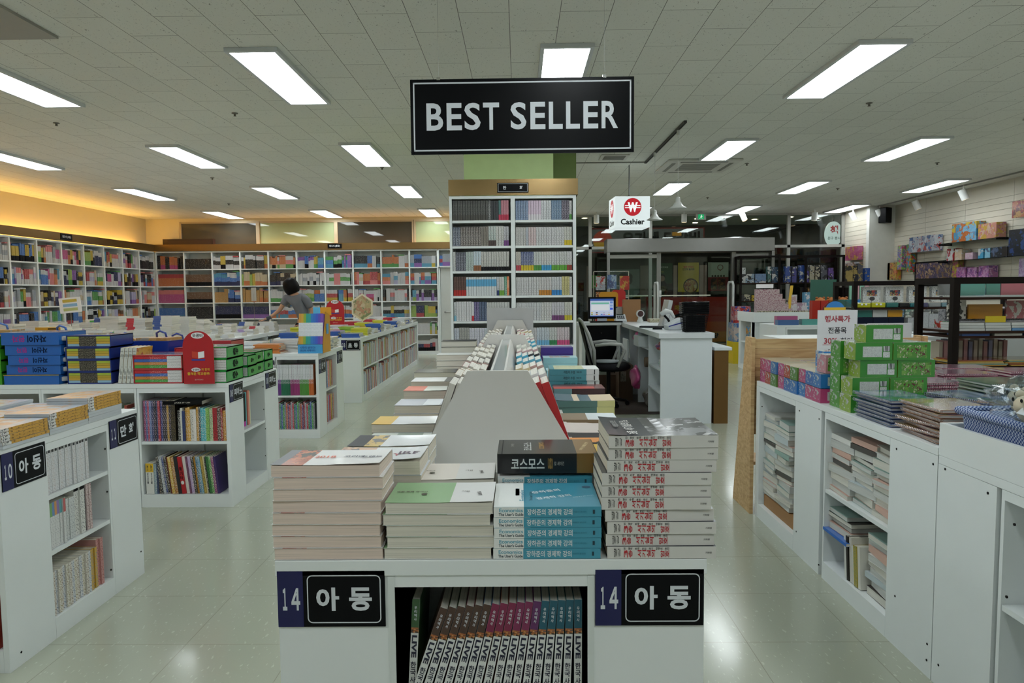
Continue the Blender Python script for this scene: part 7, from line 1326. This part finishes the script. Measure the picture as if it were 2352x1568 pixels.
for i,(x,w_,h_,c) in enumerate([(4.75,.1,.34,'#b89aa0'),(4.86,.2,.2,'#a88a98'),(5.05,.2,.38,'#5a90b0'),(5.1,.14,.28,'#b86a90'),(5.3,.22,.16,'#a8acac')]): item(x,12.2+.1*i,.981,w_,.08,h_,ART([c,c,'#d0ccd0'],9),'packaged craft goods on the white display, %s from left'%od(i),'package','craft goods')
t=thing('toy_stand','yellow stand filled with small bagged toys beside the glass door','display stand',T(4.1,13.35,0)); MB().box(0,.4,0,.4,0,.42,M('#c8b018',.35)).build('base',parent=t); MB().box(.02,.38,.02,.38,.42,.78,ART(['#7a9ab8','#b8a8a0','#3a6ab0','#c8b8b0'],8)).build('bagged_toys',parent=t); MB().box(.06,.36,.1,.36,.78,1.1,ART(['#b82a2a','#2a4aa0','#c8a0a0','#b87a7a'],9)).build('hanging_toys',parent=t)
unit('display_unit','white display with small toys further right, beyond the sale sign','display unit',3.55,5.6,9.6,10.3,.92,[('f',[('p',0,.12),('o',.14,.7,[.45]),('p',.72,2.05)],.2)])
for i,(x,w_,h_,c,lb) in enumerate([(3.5+.07,.3,.07,'#4a6a9a','blue'),(3.6,.3,.12,'#b05a80','pink'),(3.9,.25,.08,'#5aa098','mint'),(4.17,.3,.09,'#181a1c','black'),(4.5,.2,.1,'#6a9a8a','green')]): item(x,9.62+(.12 if i==1 else 0),.921,w_*.95,.11,h_,M(c,.25,coat=.7),'%s pencil case on the white display, %s from left'%(lb,od(i)),'pencil case','pencil cases','pencil_case')
for i in range(8):
    c=['#a8281c','#a8281c','#b0601c','#2a6a66','#2a6a70','#2a70b0','#2a70b0','#a8a818'][i]; item(4.12+i*.118,9.82,.922 if i<2 else 1.131,.11,.1,.33 if i<2 else .13,M(c,.25,coat=.6),'%s pouch or tin standing in row, %s from left beyond sale sign'%(['red','scarlet','orange','teal','dark teal','blue','bright blue','lime'][i],od(i)),'pouch','coloured pouches beyond the sale sign','pouch')
item(4.36,9.81,.921,.85,.36,.205,M('#b4b8b8',.4),'pale riser box carrying the row of pouches','riser',None,'riser_box')
for i in range(3): 
    t=thing('character_pouch','round orange brown pouch with small ears, %s of three'%od(i),'pouch',T(4.3+i*.16,9.99,1.14),'round brown pouches'); q=MB(); q.lathe([(0,.0),(.07,.02),(.08,.08),(.06,.13),(.0,.16)],M('#b06a2c',.6),n=18); q.build('body',parent=t); q=MB(); [q.lathe([(0,0),(.02,.01),(.015,.03),(0,.035)],M('#9a5a24',.6),(sx*.05,0,.13),10) for sx in (-1,1)]; q.build('ears',parent=t)
MB().box(4.25,4.62,10.2,10.22,.921,1.55,M('#2a5a4c',.5)).build('header_board',label='dark green rounded header board behind brown pouches',cat='board')
for i in range(4): item(4.75+i*.07,10.05,1.15,.06,.04,.34,M(['#8ac0a8','#c89aa0','#8ac0a8','#d0a8b0'][i],.4),'pastel wrapping roll card, %s from left behind pouches'%od(i),'card','pastel cards','card')
unit('display_unit','low white shelf unit directly behind the wooden stand','display unit',2.02,2.95,5.0,5.8,1.03,[('f',[('p',0,.93)],.1)],depth=.1)
unit('display_unit','white cabinet standing behind the nearer black rack','display unit',3.6,5.3,6.5,6.9,.96,[('f',[('p',0,.9),('p',.92,1.7)],.1)],depth=.1)
MB().box(2.28,2.56,4.56,4.575,1.0,1.18,M('#c4c8cc',.4)).build('blank_card',label='blank white card standing behind the wooden display stand',cat='card')
unit('display_unit','second white unit with accessories, middle distance right','display unit',5.0,7.0,11.0,11.6,.9,[('f',[('p',0,2.0)],.1)],depth=.1)
for i in range(9): item(5.05+i*.21,11.05,.901,.19,.2,.16+.06*(i%3),ART([['#7a9a90','#a8a898','#b0b4b4','#8a6a5a','#5a8ab0'][i%5],'#c8ccc8','#6a6e70'],9),'small packaged accessory, %s from left on the second white unit'%od(i),'package','packaged accessories')
# hanging toys by the till
for i,(x,z,c,lb) in enumerate([(1.33,1.43,['#a8b0c0','#b83a3a','#c8ccd0'],'red and white'),(1.52,1.45,['#6a8ac0','#a8c0d8','#4a5a8a'],'blue'),(1.74,1.43,['#c83a2a','#d0a040','#b82a20'],'red and gold'),(1.33,1.16,['#b86a3a','#7a4a30','#c8a080'],'orange'),(1.50,1.14,['#8a5a48','#b8b0a8','#3a3434'],'brown')]): MB().box(x,x+.16,12.0,12.05,z,z+.24,ART(c,12,rough=.15,coat=1)).build('carded_toy',label='%s bagged toy hanging on the wire stand behind the till, %s'%(lb,od(i)),cat='toy pack',group='bagged toys behind the till')
q=MB(); [q.cyl((x,12.08,0),(x,12.08,1.75),.008,CHROME,n=6) for x in (1.3,1.9)]; [q.cyl((1.3,12.08,z),(1.9,12.08,z),.006,CHROME,n=6) for z in (1.75,1.5,1.3,1.0,.7)]; q.build('wire_stand',label='chrome wire stand holding bagged toys behind the till',cat='display stand')
for i in range(8): MB().box(1.32+i*.06,1.372+i*.06,12.0,12.07,.75,1.08+.02*(i%3),M(['#a82a28','#d0d0cc','#3a5a3a','#c07a2a','#2a3a6a','#b8b0a0','#8a2a3a','#5a8a9a'][i],.3)).build('booklet',label='small booklet in the wire stand behind the till, %s from left'%od(i),cat='booklet',group='booklets behind the till')
q=MB(); q.box(.9,1.42,11.4,11.8,0,.9,M('#b8bcbc')); q.build('low_cabinet',label='low pale cabinet behind the rear cash counter',cat='cabinet')
# ---------------------------------------------------------------- the many: keep the three hundred largest of a kind, merge the rest
def settle():
    bpy.context.view_layer.update(); dg=bpy.context.evaluated_depsgraph_get()
    eye=Vector((0,0,1.4)); kids={}
    for o in D.objects:
        if o.parent: kids.setdefault(o.parent.name,[]).append(o)
    def parts(o):
        r=[o] if o.type=='MESH' else []
        for c in kids.get(o.name,[]): r+=parts(c)
        return r
    groups={}; ci=cam.matrix_world.inverted()
    for o in D.objects:
        if o.parent is None and 'label' in o and 'kind' not in o: groups.setdefault(o.name.split('.')[0],[]).append(o)
    for kind,obs in groups.items():
        if len(obs)<=300: continue
        sc=[]
        for o in obs:
            ps=parts(o); hit=0; names={p.name for p in ps}; pts=[]
            for p in ps[:1]: pts+=[p.matrix_world@Vector(c) for c in p.bound_box]
            ce=sum(pts,Vector())/8; dist=(ce-eye).length
            size=max((a-ce).length for a in pts)
            q=ci@ce; infr=q.z<0 and abs(q.x/-q.z)<.76 and abs(q.y/-q.z)<.51
            for a in (pts[::2]+[pts[1],ce] if infr else []):
                t=ce+(a-ce)*.93; d=t-eye; L=d.length
                ok,loc,nr,ix,ob,mx=SC.ray_cast(dg,eye,d.normalized(),distance=L*1.02)
                if (not ok) or (ob and ob.name in names) or (loc-t).length<.012: hit+=1
            sc.append(((hit/6)*(size/dist)**2*(1 if infr else .0)+1e-9/dist,o))
        sc.sort(key=lambda a:-a[0]); rest=[o for s_,o in sc[300:]]
        q=MB(); 
        for o in rest:
            for p in parts(o):
                me=p.data; n=len(q.v); mw=p.matrix_world; q.v+=[tuple(mw@v.co) for v in me.vertices]
                mi=[q.mat(m) for m in me.materials]
                for f in me.polygons: q.f.append(tuple(n+a for a in f.vertices)); q.mi.append(mi[f.material_index]); q.sm.append(f.use_smooth)
        D.batch_remove([p for o in rest for p in kids.get(o.name,[])]+rest)
        q.build('many_%ss'%kind,label='remaining %ss in the farther and more hidden piles and shelves'%kind.replace('_',' '),cat=kind.replace('_',' ')+'s',kind='stuff')
settle()
